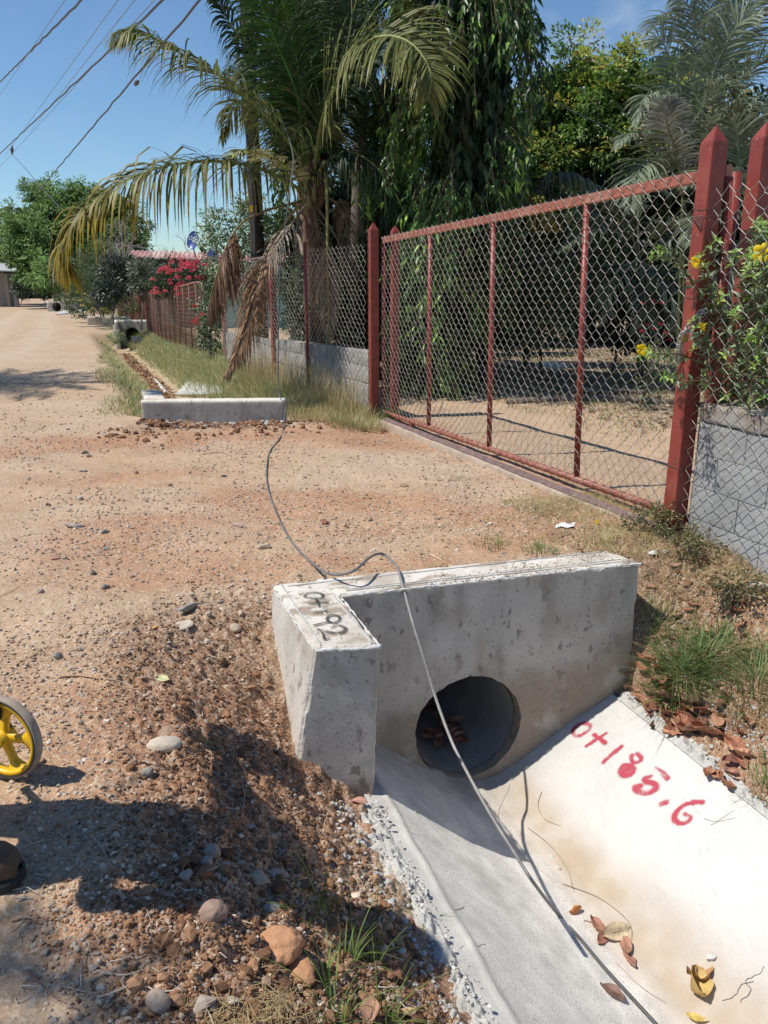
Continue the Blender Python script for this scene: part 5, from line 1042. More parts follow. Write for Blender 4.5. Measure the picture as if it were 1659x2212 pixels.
# round green tree, dark backdrop, undergrowth ----------------------
FL = [(.46, .45, .08), (.50, .36, .10), (.38, .48, .09), (.30, .42, .08)]
c = aty(1290, 300, 20.); sc_ = 20/FPX
crown_tree('mango_tree', 'broad round green tree with yellow-green new leaves behind the gate', 'tree', aty(1290, 800, 20.5)*1. if False else Vector((c.x, 20.5, -.1)),
    [(aty(1310, 310, 20), (2.25, 1.8, 2.1)), (aty(1190, 380, 19.6), (1.35, 1.2, 1.75)), (aty(1420, 250, 21), (1.6, 1.5, 1.3)), (aty(1240, 260, 20), (1.2, 1.2, 1.1)), (aty(1290, 520, 19.6), (1.9, 1.2, 1.2)), (aty(1480, 430, 21), (1.6, 1.3, 2.2)), (aty(1150, 480, 20), (1.0, 1., 1.4))],
    84000, .115, [(.10, .18, .04), (.14, .24, .05), (.06, .11, .03), (.19, .30, .07)], 41, flush=(FL, .5), nclump=620, cr=.36, ratio=.5, trunk_r=.25, shell=.35, core=6000)
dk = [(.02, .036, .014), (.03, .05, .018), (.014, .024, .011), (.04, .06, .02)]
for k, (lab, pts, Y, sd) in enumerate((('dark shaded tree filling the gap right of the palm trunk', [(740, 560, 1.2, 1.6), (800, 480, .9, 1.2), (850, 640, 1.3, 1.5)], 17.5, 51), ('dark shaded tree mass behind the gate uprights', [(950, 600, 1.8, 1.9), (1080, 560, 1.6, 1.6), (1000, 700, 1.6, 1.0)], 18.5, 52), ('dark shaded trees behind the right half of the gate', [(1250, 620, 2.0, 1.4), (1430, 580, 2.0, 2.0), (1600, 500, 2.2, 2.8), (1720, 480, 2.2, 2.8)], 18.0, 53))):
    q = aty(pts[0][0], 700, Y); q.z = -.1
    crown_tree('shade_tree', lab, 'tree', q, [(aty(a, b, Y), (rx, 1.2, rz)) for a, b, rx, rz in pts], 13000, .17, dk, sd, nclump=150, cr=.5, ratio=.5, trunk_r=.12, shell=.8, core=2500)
# vine-like undergrowth, built as three shrubs one can tell apart
def shrub(name, label, cat, blobs, n, L, pal, seed, base=None, **k):
    b = base or Vector((blobs[0][0].x, blobs[0][0].y, blobs[0][0].z-blobs[0][1][2])); return crown_tree(name, label, cat, b, blobs, n, L, pal, seed, trunk_r=k.pop('trunk_r', .03), **k)
UG = [(.10, .145, .07), (.15, .20, .10), (.06, .09, .045), (.20, .25, .13)]
shrub('leafy_shrub', 'tangled grey-green shrub behind the middle gate uprights', 'shrub', [(aty(1130, 590, 12.2), (.75, .5, .5)), (aty(1180, 680, 12), (.6, .5, .55)), (aty(1080, 660, 12.3), (.6, .5, .7)), (aty(1230, 600, 12.6), (.5, .5, .5))], 9000, .065, UG, 61, ratio=.62, nclump=120, cr=.22, base=gp(1140, 12.2))
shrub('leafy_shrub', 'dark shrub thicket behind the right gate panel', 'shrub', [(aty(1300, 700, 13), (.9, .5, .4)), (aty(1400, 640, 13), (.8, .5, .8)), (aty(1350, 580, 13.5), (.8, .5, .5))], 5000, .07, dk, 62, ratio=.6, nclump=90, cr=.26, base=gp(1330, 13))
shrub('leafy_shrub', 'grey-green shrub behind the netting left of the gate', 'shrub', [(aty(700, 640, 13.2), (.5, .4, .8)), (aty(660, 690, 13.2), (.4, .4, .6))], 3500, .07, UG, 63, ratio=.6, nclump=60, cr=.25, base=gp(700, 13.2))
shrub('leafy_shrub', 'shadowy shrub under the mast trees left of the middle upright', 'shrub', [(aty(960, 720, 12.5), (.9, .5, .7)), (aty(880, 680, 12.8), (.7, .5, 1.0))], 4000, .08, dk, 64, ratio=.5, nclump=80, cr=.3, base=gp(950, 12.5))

# feathery grey palms at the right
RA = np.random.default_rng(91)
def areca(label, base, crown, specs, seed, group=None):
    root = thing('feather_palm', label, 'palm tree', tuple(base), group)
    for pts, kw in specs:
        P = [crown]+[aty(x, y, Y) for x, y, Y in pts]; add_frond(root, None, ctrl=P, R=RA, **kw)
    for q_ in range(4):
        mb = MB(); o_ = Vector((RA.normal()*.12, RA.normal()*.1, 0)); mb.tube(spline([base+o_*1.6, base.lerp(crown, .5)+o_*.9, crown], 12), np.linspace(.028, .016, 12), 6, col=(.55, .7, .4)); mb.build('stem', M_BARK, root)
    return root
GA = dict(n=60, L=.5, wd=.021, droop=.42, colA=(.14, .18, .115), colB=(.24, .28, .18), spread=.9, rcol=(.25, .27, .18), r0=.014, start=.22)
def gk(**k): d = dict(GA); d.update(k); return d
ca_ = aty(1475, 420, 10.0)
areca('grey feathery palm arching in front of the round green tree', gp(1480, 10.0), ca_, [
    ([(1455, 300, 9.9), (1430, 220, 9.7), (1395, 210, 9.5), (1370, 270, 9.4)], gk(L=.4)), ([(1445, 360, 9.8), (1400, 300, 9.5), (1360, 290, 9.3), (1330, 320, 9.2)], gk(n=50, L=.34)),
    ([(1470, 280, 10), (1460, 170, 10), (1430, 90, 9.9), (1405, 95, 9.9)], gk(up=(0, -.8, .6))), ([(1490, 260, 10.1), (1500, 120, 10.2), (1490, 20, 10.2), (1440, -20, 10.2)], gk(up=(0, -.9, .3))),
    ([(1500, 300, 10), (1540, 160, 9.8), (1590, 60, 9.6), (1640, 30, 9.5)], gk(up=(0, -.7, .6))), ([(1510, 340, 9.8), (1560, 260, 9.5), (1620, 230, 9.3), (1680, 260, 9.2)], gk()),
    ([(1440, 380, 9.6), (1400, 350, 9.3), (1370, 390, 9.1), (1360, 450, 9.0)], gk(n=50)), ([(1500, 380, 9.6), (1560, 370, 9.3), (1620, 400, 9.1), (1650, 470, 9.0)], gk(n=50)),
    ([(1460, 330, 9.4), (1440, 260, 9.1), (1450, 210, 9.0)], gk(colA=(.3, .31, .27), colB=(.3, .32, .28), L=.4, wd=.03)), ([(1480, 310, 9.7), (1520, 230, 9.6), (1560, 190, 9.5), (1600, 210, 9.5)], gk(L=.5))], 1)
cb2 = aty(1560, 240, 11.5)
areca('tall grey feathery palm against the sky at the top right', gp(1570, 11.5), cb2, [
    ([(1540, 130, 11.5), (1530, 20, 11.5), (1540, -60, 11.5)], gk(up=(0, -1, .2), L=.6)), ([(1520, 150, 11.3), (1480, 60, 11.1), (1440, 40, 11), (1400, 70, 11)], gk(L=.6)),
    ([(1580, 120, 11.4), (1620, 20, 11.3), (1680, -30, 11.2)], gk(L=.6, up=(0, -.8, .5))), ([(1600, 180, 11.3), (1660, 120, 11.1), (1720, 130, 11)], gk(L=.6)), ([(1520, 220, 11.3), (1470, 190, 11.1), (1430, 230, 11), (1400, 290, 11)], gk(L=.55)),
    ([(1600, 230, 11.3), (1650, 220, 11.1), (1700, 270, 11)], gk(L=.55)), ([(1570, 150, 11.8), (1580, 40, 12), (1590, -60, 12)], gk(L=.6, up=(0, -1, .2)))], 2)
cb3 = aty(1380, 560, 12.15)
areca('low grey feathery palm seen through the right gate panel', gp(1400, 12.4), cb3, [
    ([(1330, 500, 11.88), (1270, 500, 11.61), (1210, 540, 11.48)], gk(L=0.57, wd=.027, n=46)), ([(1350, 470, 12.02), (1300, 420, 11.88), (1250, 420, 11.74)], gk(L=0.57, wd=.027, n=46)), ([(1380, 440, 12.15), (1400, 400, 12.15), (1450, 420, 12.02)], gk(L=0.54, wd=.027, n=46)), ([(1420, 500, 11.88), (1470, 480, 11.61), (1510, 520, 11.48)], gk(L=0.54, wd=.027, n=46)),
    ([(1340, 580, 11.74), (1310, 640, 11.61), (1300, 700, 11.61)], gk(L=0.47, wd=.027, n=40)), ([(1420, 590, 11.74), (1450, 650, 11.61), (1450, 720, 11.61)], gk(L=0.54, wd=.027, n=46, colA=(.07, .09, .06))), ([(1390, 620, 11.61), (1395, 680, 11.48), (1380, 740, 11.48)], gk(L=0.47, wd=.027, n=40, colA=(.06, .08, .05)))], 3)
cb4 = aty(1630, 480, 8.4)
areca('grey feathery palm behind the rightmost red posts', gp(1640, 8.4), cb4, [
    ([(1580, 400, 8.2), (1530, 370, 8), (1480, 400, 7.9)], gk(L=.42)), ([(1600, 360, 8.3), (1590, 280, 8.2), (1560, 250, 8.2)], gk(L=.42)), ([(1650, 350, 8.4), (1680, 260, 8.3), (1730, 230, 8.2)], gk(L=.42)), ([(1570, 460, 8.1), (1520, 470, 7.9), (1490, 530, 7.8)], gk(L=.4)), ([(1590, 540, 8), (1560, 600, 7.9), (1555, 680, 7.9)], gk(L=.38)), ([(1660, 420, 8.2), (1720, 400, 8.1), (1760, 440, 8)], gk(L=.42))], 4)
cb5 = aty(1150, 470, 13.2)
areca('dark palm with yellow hanging leaflets between mast tree and round tree', gp(1160, 13.2), cb5, [
    ([(1100, 410, 13), (1050, 400, 12.8), (1010, 440, 12.7)], gk(L=.8, droop=1.8, colA=(.03, .04, .02), colB=(.07, .07, .02))), ([(1180, 400, 13), (1230, 380, 12.8), (1290, 400, 12.7)], gk(L=.7, droop=1.3, colA=(.035, .05, .03))),
    ([(1130, 420, 12.8), (1120, 430, 12.5), (1170, 450, 12.2), (1210, 490, 12.0)], gk(L=.75, droop=2., colA=(.22, .17, .02), colB=(.36, .24, .03))), ([(1200, 430, 12.9), (1270, 450, 12.7), (1330, 500, 12.6)], gk(L=.7, droop=1.2, colA=(.04, .055, .03)))], 5)

# roadside bushes beyond the ditch ---------------------------------
WB = [(.12, .20, .07), (.22, .32, .13), (.75, .78, .66), (.08, .13, .05)]
shrub('variegated_shrub', 'tall white-flecked variegated shrub left of the utility pole', 'shrub', [(aty(510, 520, 20.5), (.85, .7, .95)), (aty(560, 480, 21), (.9, .7, .7)), (aty(610, 540, 20.5), (.8, .6, .9)), (aty(500, 600, 20), (.6, .5, .5))], 11000, .085, WB, 71, w=[4, 4, 3, 3], ratio=.5, nclump=150, cr=.24, base=gp(540, 20.5), m=M_LEAFM)
RB = [(.035, .06, .02), (.05, .09, .025), (.025, .04, .018)]
ix = shrub('red_flowering_bush', 'dense bush covered in round red flower heads behind the mesh fence', 'shrub', [(aty(390, 600, 23.5), (.85, .6, .5)), (aty(430, 610, 22.5), (.55, .5, .55)), (aty(345, 610, 24), (.45, .5, .4))], 6000, .07, RB, 72, ratio=.45, nclump=100, cr=.2, base=gp(390, 23.5))
M_PETAL = mat('petal', (1, 1, 1), .5, var=.12, vscale=20, trans=.35, spec=.2)
def flower_head(R, c, r, col, n=44):
    mb = MB(); d = rdir(n, R); d[:, 2] = np.abs(d[:, 2])-.25; d = unit(d); P = np.array(tuple(c))+d*r*.8; leaves(mb, P, unit(d+rdir(n, R)*.9), r*.55, r*.45, pick(R, n, [col]), R, fold=.05); return mb
RF = np.random.default_rng(73)
for k in range(60):
    if k < 34: px, py = RF.uniform(335, 450), RF.uniform(560, 592)+4*RF.normal()
    else: px, py = RF.uniform(330, 446), RF.uniform(598, 640)
    flower_head(RF, aty(px, py, 21.9+.5*RF.random()), .05+.03*RF.random(), (.80, .13, .19) if RF.random() < .8 else (.8, .2, .2)).build('flower_head', M_PETAL, ix)
ix2 = shrub('red_flowering_bush', 'narrow climber with white-edged leaves and red flowers at the fence end', 'shrub', [(aty(447, 650, 17.6), (.26, .3, .5)), (aty(452, 715, 17.2), (.22, .3, .4))], 2600, .065, [(.05, .10, .02), (.09, .16, .03), (.4, .42, .33)], 74, ratio=.55, nclump=50, cr=.16, base=gp(450, 17.4))
for px, py in ((424, 690), (428, 700), (421, 662), (436, 680), (420, 696)): flower_head(RF, aty(px, py, 16.9), .05, (.65, .05, .05)).build('flower_head', M_PETAL, ix2)
shrub('grey_leaved_bush', 'big-leaved grey-green bush at the left end of the pink roof', 'shrub', [(aty(245, 600, 30), (.75, .6, .8)), (aty(265, 570, 30.5), (.5, .5, .5)), (aty(225, 625, 29.5), (.5, .5, .5))], 3000, .17, [(.045, .065, .045), (.07, .095, .065), (.12, .14, .11)], 75, ratio=.4, nclump=70, cr=.25, base=gp(245, 30))
shrub('grey_leaved_bush', 'pale grey woolly bush just right of the dark big-leaved bush', 'shrub', [(aty(305, 600, 27), (.5, .4, .45)), (aty(318, 575, 27), (.3, .4, .3))], 2600, .09, [(.15, .18, .13), (.24, .27, .2), (.08, .1, .06)], 76, ratio=.5, nclump=50, cr=.18, base=gp(305, 27), m=M_LEAFM)
yb = shrub('yellow_flowering_bush', 'loose green bush dotted with yellow flowers spilling to the ditch', 'shrub', [(aty(230, 650, 34), (1.1, .6, .5)), (aty(190, 640, 36), (1.1, .6, .8)), (aty(262, 660, 32), (.7, .6, .5)), (aty(160, 620, 39), (.8, .6, .9))], 9000, .10, [(.06, .11, .03), (.10, .15, .05), (.13, .17, .07), (.04, .07, .02)], 77, ratio=.35, nclump=150, cr=.28, base=gp(220, 34))
for k in range(26): flower_head(RF, aty(RF.uniform(165, 275), RF.uniform(625, 680), 31.2+2*RF.random()), .06, (.75, .6, .03), 14).build('flower', M_PETAL, yb)
shrub('roadside_bush', 'pale silvery-green bush in front of the tall left tree', 'shrub', [(aty(185, 590, 42), (1.2, .8, .9)), (aty(150, 600, 44), (1., .8, 1.)), (aty(215, 570, 40), (.9, .8, .8))], 5000, .15, [(.10, .14, .07), (.16, .20, .12), (.06, .09, .04)], 78, ratio=.4, nclump=90, cr=.35, base=gp(180, 42), m=M_LEAFM)
shrub('roadside_bush', 'tall thin-leaved green shrub above the yellow flowers', 'shrub', [(aty(205, 600, 37), (.5, .5, 1.)), (aty(222, 570, 36), (.4, .4, .9))], 3500, .10, [(.07, .12, .03), (.10, .16, .04), (.05, .08, .02)], 79, ratio=.3, nclump=60, cr=.25, base=gp(205, 37))
FT = [(.20, .32, .10), (.26, .40, .13), (.13, .21, .07), (.32, .45, .17)]
crown_tree('feathery_tree', 'tall light green feathery tree beyond the road bend', 'tree', gp(130, 60), [(aty(130, 500, 60), (2.6, 2, 2.6)), (aty(100, 440, 61), (1.6, 1.5, 1.6)), (aty(175, 430, 61), (1.6, 1.5, 1.3)), (aty(60, 520, 58), (1.7, 1.6, 2.)), (aty(70, 570, 57), (1.6, 1.5, 1.4)), (aty(110, 600, 55), (1.3, 1.2, 1.0)), (aty(35, 470, 60), (1., 1., .8))], 24000, .26, FT, 81, nclump=380, cr=.55, ratio=.35, trunk_r=.3, shell=.5, m=M_LEAFM, core=1500)
crown_tree('feathery_tree', 'second light green tree right of the tallest roadside one', 'tree', gp(240, 62), [(aty(240, 490, 62), (2.6, 2, 2.4)), (aty(200, 450, 62), (1.6, 1.5, 1.5)), (aty(270, 520, 60), (1.7, 1.6, 1.6)), (aty(225, 560, 58), (2., 1.6, 1.4))], 16000, .26, [(.14, .24, .08), (.19, .30, .10), (.09, .15, .06)], 82, nclump=260, cr=.55, ratio=.35, trunk_r=.3, shell=.5, m=M_LEAFM, core=1500)
crown_tree('dark_tree', 'dark tree over the shed at the far left edge', 'tree', gp(0, 66), [(aty(5, 540, 66), (2.2, 2, 2.4)), (aty(-60, 500, 66), (3, 2, 3)), (aty(30, 590, 64), (1.6, 1.4, 1.2))], 6000, .3, [(.03, .05, .025), (.04, .07, .03), (.02, .03, .02)], 83, nclump=120, cr=.6, ratio=.45, trunk_r=.25)
crown_tree('dark_tree', 'dark shaded trees closing the road where it bends', 'tree', gp(110, 84), [(aty(60, 612, 84), (3.4, 2, 2.0)), (aty(130, 605, 84), (3.4, 2, 2.4)), (aty(10, 605, 84), (3, 2, 2.2)), (aty(190, 600, 80), (3, 2, 2.4))], 9000, .4, [(.02, .035, .018), (.03, .045, .022)], 84, nclump=120, cr=.7, ratio=.5, trunk_r=.25)
shrub('roadside_bush', 'low grey-green bush beside the shed at the far left', 'shrub', [(aty(66, 622, 56), (1.1, .8, .8)), (aty(48, 612, 57), (.7, .6, .8)), (aty(90, 625, 58), (.8, .6, .6))], 3200, .17, [(.06, .09, .05), (.1, .13, .08)], 85, ratio=.4, nclump=40, cr=.3, base=gp(50, 56))
def bare_tree(label, base, h, seed, sp=.6):
    R = np.random.default_rng(seed); root = thing('bare_tree', label, 'bare tree', tuple(base), 'leafless trees behind the house'); mb = MB()
    st = [(Vector(base), Vector((R.normal()*.08, R.normal()*.08, 1)).normalized(), h*.38, .09, 0)]
    while st:
        p, d, L, r, lv = st.pop(); q = p+d*L; mid = p.lerp(q, .5)+Vector(tuple(R.normal(size=3)))*L*.06; mb.tube([p, mid, q], [r, r*.85, r*.7], 4 if lv > 1 else 6, cap=False)
        if lv < 5:
            for _ in range(3 if lv < 4 else 2): st.append((q if R.random() < .7 else mid, (d+Vector(tuple(R.normal(size=3)))*sp).normalized(), L*R.uniform(.55, .8), r*.62, lv+1))
    mb.build('branches', M_TWIG, root)
M_TWIG = mat('pale_twig', (.34, .30, .27), .9, attr=False, var=.2, vscale=3)
for px, Y, h, sd in ((318, 46, 4.6, 5), (375, 48, 4.4, 6), (440, 44, 3.6, 7), (290, 50, 5.0, 8)): bare_tree(['leafless pale tree left of the blue dish', 'leafless pale tree directly behind the blue dish', 'leafless pale tree between dish and variegated shrub', 'leafless pale tree beside the big feathery trees'][sd-5], gp(px, Y)+Vector((0, 0, -.3)), h, sd)
# far treeline all round
R = np.random.default_rng(99); mb = MB(); n = 26000; a = R.uniform(-np.pi, np.pi, n); a0 = a; rr = R.uniform(120, 150, n); hh = 5+3.2*fbm(a0*9, a0*0, seed=4, oct=4); z = hh*R.random(n)**.7-.6
keep = ~((a > -.42) & (a < -.36)); P = np.stack([rr*np.sin(a), rr*np.cos(a), z], -1); leaves(mb, P, rdir(n, R), 1.9, 1.3, pick(R, n, [(.035, .06, .025), (.05, .08, .03), (.025, .04, .02)]), R)
o = mb.build('distant_treeline', M_LEAFM); o['kind'] = 'stuff'
# hill behind the house
mb = MB(); aa = np.linspace(-.75, .2, 60); V = []
for q in aa: V += [(300*math.sin(q), 300*math.cos(q), -5), (300*math.sin(q), 300*math.cos(q), 9+5*float(fbm(np.array([q*5]), np.array([2.]), seed=6)[0])), (420*math.sin(q), 420*math.cos(q), -5)]
i = np.arange(59)[:, None]*3; F = np.concatenate([np.hstack([i, i+3, i+4, i+1]), np.hstack([i+1, i+4, i+5, i+2])]); mb.add(V, F, (.16, .19, .20)); structure(mb.build('hill', M_GROUND))
# palm across the road, out of frame: its crown shades the dirt road
pcr = Vector((-11.8, 11.6, 8.6)); op = thing('roadside_palm', 'palm standing on the far side of the road, shading the dirt', 'palm tree', (-12.2, 11.3, 0))
for k in range(30):
    a = k*2*math.pi/15+.2*RA.random(); dz = RA.uniform(.2, 1.0); d = Vector((math.cos(a), math.sin(a), 0)); Lf = RA.uniform(2.3, 3.1)
    add_frond(op, None, ctrl=[pcr, pcr+d*Lf*.35+Vector((0, 0, dz*.6)), pcr+d*Lf*.7+Vector((0, 0, dz*.5)), pcr+d*Lf+Vector((0, 0, dz*.1-.3))], R=RA, n=50, L=.5, wd=.035, droop=.9, colA=G_, r0=.018)
mb = MB(); mb.tube(spline([(-12.2, 11.3, -.1), (-12.3, 11.4, 4.2), pcr], 14), np.linspace(.17, .11, 14), 9); mb.build('trunk', M_BARK, op)

crown_tree('shadow_tree', 'small unseen tree added left of the worker to cast a soft shadow', 'tree', (-6.2, .4, 0), [((-4.45, .93, 5.6), (.42, .34, .3)), ((-6.2, .4, 6.0), (1.4, 1.0, 1.0))], 5000, .10, GREEN, 88, nclump=60, cr=.22, trunk_r=.1)  # out-of-view tree, added for the soft shadow at the lower left
# grass --------------------------------------------------------------
def grass(mb, x, y, h, w, lean, col, R, segs=3, z=None, dirv=None):
    n = len(x); z = ground_z(x, y) if z is None else z; a = R.uniform(0, 2*np.pi, n) if dirv is None else dirv; D = np.stack([np.cos(a), np.sin(a), a*0], -1); h = np.broadcast_to(h, (n,)); le = np.broadcast_to(lean, (n,))
    S = np.stack([-np.sin(a+R.normal(0, .6, n)), np.cos(a), a*0], -1); S = unit(S); B = np.stack([x, y, z-.01], -1); V = []
    for k in range(segs+1):
        f = k/segs; c = B+D*(le*h*f**1.8)[:, None]; c[:, 2] += h*(f-.35*le*f**2.4); ww = w*(1-f**1.6)*.5+w*.03; V += [c+S*np.reshape(ww, (-1, 1) if np.ndim(ww) else ()), c-S*np.reshape(ww, (-1, 1) if np.ndim(ww) else ())]
    V = np.stack(V, 1).reshape(-1, 3); b = np.arange(n)[:, None]*2*(segs+1); j = np.arange(segs)[None]*2; F = np.stack([b+j, b+j+1, b+j+3, b+j+2], -1).reshape(-1, 4); mb.add(V, F, np.repeat(col, 2*(segs+1), 0))
def st_pts(R, n, s0, s1, t0, t1, dens=None):
    s = R.uniform(s0, s1, n); t = R.uniform(t0, t1, n)
    if dens is not None: k = R.random(n) < dens(s, t); s, t = s[k], t[k]
    return s*DX+t*NX, s*DY+t*NY, s, t
R = np.random.default_rng(123); GG = [(.24, .33, .11), (.33, .40, .17), (.17, .24, .08), (.45, .46, .26)]; GDY = [(.58, .46, .25), (.66, .55, .33), (.46, .35, .18), (.38, .36, .16)]
# right bank of the ditch: long pale green grass
x, y, s, t = st_pts(R, 105000, 9.6, 34, .6, 3.3, lambda s, t: np.clip((t-ditch_c(s)-.28)/.3, 0, 1)*np.clip((ditch_c(s)+1.7+.03*(s-9)-t)/.2, 0, 1)*np.clip(11/s, 0, 1)*np.clip((s-9.7)/.5+np.clip(t-2, 0, 1), 0, 1))
mb = MB(); grass(mb, x, y, R.uniform(.06, .34, len(x)), .0032+.0005*s, R.uniform(.3, 1.2, len(x)), pick(R, len(x), GG+[(.50, .47, .28), (.58, .50, .30), (.55, .45, .24)]), R, dirv=np.pi*1.05+R.normal(0, 1.3, len(x))); o = mb.build('bank_grass', M_GRASS); o['kind'] = 'stuff'
# left verge between road and ditch
x, y, s, t = st_pts(R, 60000, 9.7, 34, -.2, 1.3, lambda s, t: np.clip((ditch_c(s)-.22-t)/.2, 0, 1)*np.clip((t-road_edge(s)+.25*fbm(s*1.7, t*1.7, seed=9, oct=3))/.55, 0, 1)*np.clip(13/s, 0, 1)*np.clip(.75+1.6*fbm(s*1.3, t*1.3, seed=19), 0, 1))
mb = MB(); grass(mb, x, y, R.uniform(.03, .17, len(x)), .003+.0005*s, R.uniform(.3, 1.1, len(x)), pick(R, len(x), GG+GDY[:3]), R); o = mb.build('verge_grass', M_GRASS); o['kind'] = 'stuff'
# dry grass at the foot of the low wall and the gate
tw_ = lambda s: np.interp(s, [9.2, 12.3, 16.5], [3.0, 2.5, 2.3])
x, y, s, t = st_pts(R, 75000, 8.6, 13.5, 1.9, 3.35, lambda s, t: np.clip((tw_(s)+.02-t)/.05, 0, 1)*np.clip(1.3-(tw_(s)-t)*.9, .0, 1)*np.clip((s-8.75-.35*(2.9-t))/.35+.3*fbm(s*4, t*4, seed=8), 0, 1))
mb = MB(); grass(mb, x, y, R.uniform(.04, .19, len(x))*(1+.4*(t > tw_(s)-.35)), .0042, R.uniform(.2, 1., len(x)), pick(R, len(x), GDY+GG[:2], [4, 3, 4, 4, 1.2, 1.2]), R); o = mb.build('dry_grass', M_GRASS); o['kind'] = 'stuff'
n = 1100; s = R.uniform(9.2, 13.2, n); t = tw_(s)-R.uniform(.05, .35, n); mb = MB(); grass(mb, s*DX+t*NX, s*DY+t*NY, R.uniform(.35, .75, n), .006, R.uniform(.05, .5, n), pick(R, n, GDY), R, 4); o = mb.build('tall_dry_weeds', M_GRASS); o['kind'] = 'stuff'
# clump near the left gate post
def clump(px, py, n, rad, h, w, pal, name, label, z=0., lean=(.3, 1.1), Rr=R, dark=1., cat='grass tuft', group=None, it=6):
    q = hit(px, py)
    a = Rr.uniform(0, 2*np.pi, n); r = rad*Rr.random(n)**.7; mb = MB(); grass(mb, q.x+r*np.cos(a), q.y+r*np.sin(a), Rr.uniform(.45, 1.15, n)*h, w, Rr.uniform(*lean, n), pick(Rr, n, pal), Rr, 5, dirv=a+Rr.normal(0, .5, n))
    o = mb.build(name, M_GRASS); tag(o, label, cat, group); return o
GF_ = [(.10, .18, .035), (.16, .25, .06), (.20, .30, .08), (.12, .16, .05)]
clump(770, 925, 500, .35, .20, .005, GG+GDY, 'grass_tuft', 'greenish grass patch at the foot of the left gate post'); clump(835, 905, 220, .12, .22, .005, GF_, 'grass_tuft', 'dark green tuft between left post and gate')
clump(640, 780, 260, .25, .24, .006, [(.06, .12, .04), (.09, .16, .05)], 'grass_tuft', 'dark green grass where the dead frond meets the ground')
clump(1470, 1475, 420, .13, .27, .0055, [(.10, .17, .05), (.14, .22, .07), (.20, .27, .10), (.30, .30, .14)], 'grass_tuft', 'big green tuft growing against the right end of the near headwall', lean=(.5, 1.5))
clump(1530, 1440, 260, .12, .22, .005, [(.12, .19, .06), (.2, .26, .1)], 'grass_tuft', 'smaller green tuft right of the biggest one by the headwall', lean=(.5, 1.5)); clump(1420, 1350, 160, .08, .15, .004, GG+GDY, 'grass_tuft', 'yellow-green tuft just behind the headwall right end')
clump(1640, 1480, 260, .14, .24, .005, [(.12, .19, .06), (.2, .26, .1), (.3, .3, .15)], 'grass_tuft', 'green tuft at the right photo edge above the fallen leaves', lean=(.5, 1.5)); clump(1655, 1690, 120, .08, .12, .004, GG, 'grass_tuft', 'small tuft at the right edge beside the channel lip')
for px, py, n, h, lab in ((690, 1960, 12, .20, 'upper left of the sparse green sprouts below the wing wall'), (745, 2075, 16, .20, 'long-bladed sprout left of the channel, below the upper one'), (800, 2085, 18, .17, 'sprout nearest the channel lip, just left of the cracks'), (700, 2120, 14, .16, 'sprout beside the large orange clod'), (720, 2205, 26, .20, 'thick sprouting grass at the bottom edge, left'), (830, 2200, 26, .20, 'thick sprouting grass at the bottom edge by the channel'), (455, 1618, 5, .12, 'single thin green sprout near the person shadow tip'), (905, 1985, 9, .14, 'thin blades leaning over the channel lip'), (650, 1990, 8, .14, 'short thin sprout at the left of the green sprouts')):
    clump(px, py, n, .035, h, .0042, GF_, 'grass_sprout', lab, lean=(.25, 1.2), cat='grass sprout', group='green sprouts in the loose soil')
for px, py, n, h, lab in ((1165, 1190, 120, .09, 'green tuft directly behind the near headwall'), (1060, 1180, 90, .07, 'low green tuft left of the one behind the headwall'), (985, 1035, 50, .05, 'tiny dry-green tuft in the middle of the driveway'), (1300, 1175, 160, .09, 'straw-coloured tuft behind the headwall right end')):
    clump(px, py, n, .10, h, .0035, (GDY if 'straw' in lab else GF_), 'grass_tuft', lab)
# straw tangles and dry litter grass on the right
x, y, s, t = st_pts(R, 26000, 2.0, 5.0, 2.35, 3.42, lambda s, t: np.clip(.8*fbm(s*3, t*3, seed=61)+.55, 0, 1)*np.clip((t-2.50)/.3, 0, 1)+.0)
k = (s > 2.4) | (t > 2.9); x, y, s, t = x[k], y[k], s[k], t[k]
mb = MB(); grass(mb, x, y, R.uniform(.02, .10, len(x)), .003, R.uniform(.6, 2.2, len(x)), pick(R, len(x), GDY+[(.2, .2, .08)]), R); o = mb.build('dry_grass', M_GRASS); o['kind'] = 'stuff'
x, y, s, t = st_pts(R, 6000, 3.6, 4.6, 1.0, 3.35, lambda s, t: np.clip(.9*fbm(s*3, t*3, seed=64)+.25*(t-1), 0, 1)); mb = MB(); grass(mb, x, y, R.uniform(.015, .06, len(x)), .0028, R.uniform(.5, 2., len(x)), pick(R, len(x), GDY+GG[:1]), R); o = mb.build('dry_grass', M_GRASS); o['kind'] = 'stuff'
for px, py, lab in ((560, 2185, 'pale straw tangle at the bottom edge of the photo'), (470, 2230, 'second straw tangle at the bottom edge, left')):
    q = hit(px, py); mb = MB(); n = 150; a = R.uniform(0, 6.28, n); c = np.array([q.x, q.y, gz(q.x, q.y)+.01])+R.normal(size=(n, 3))*np.array([.06, .035, .008]); L_ = R.uniform(.03, .09, n)
    for i_ in range(n): d = np.array([math.cos(a[i_]), math.sin(a[i_]), R.normal()*.2])*L_[i_]; b = np.array([-d[1], d[0], 0])*R.normal()*.5; mb.tube([c[i_]-d/2, c[i_]+b*.5+[0, 0, .008], c[i_]+d/2], .0009, 3, col=(.60, .47, .25), cap=False)
    tag(mb.build('straw_tangle', M_GRASS), lab, 'dry straw')
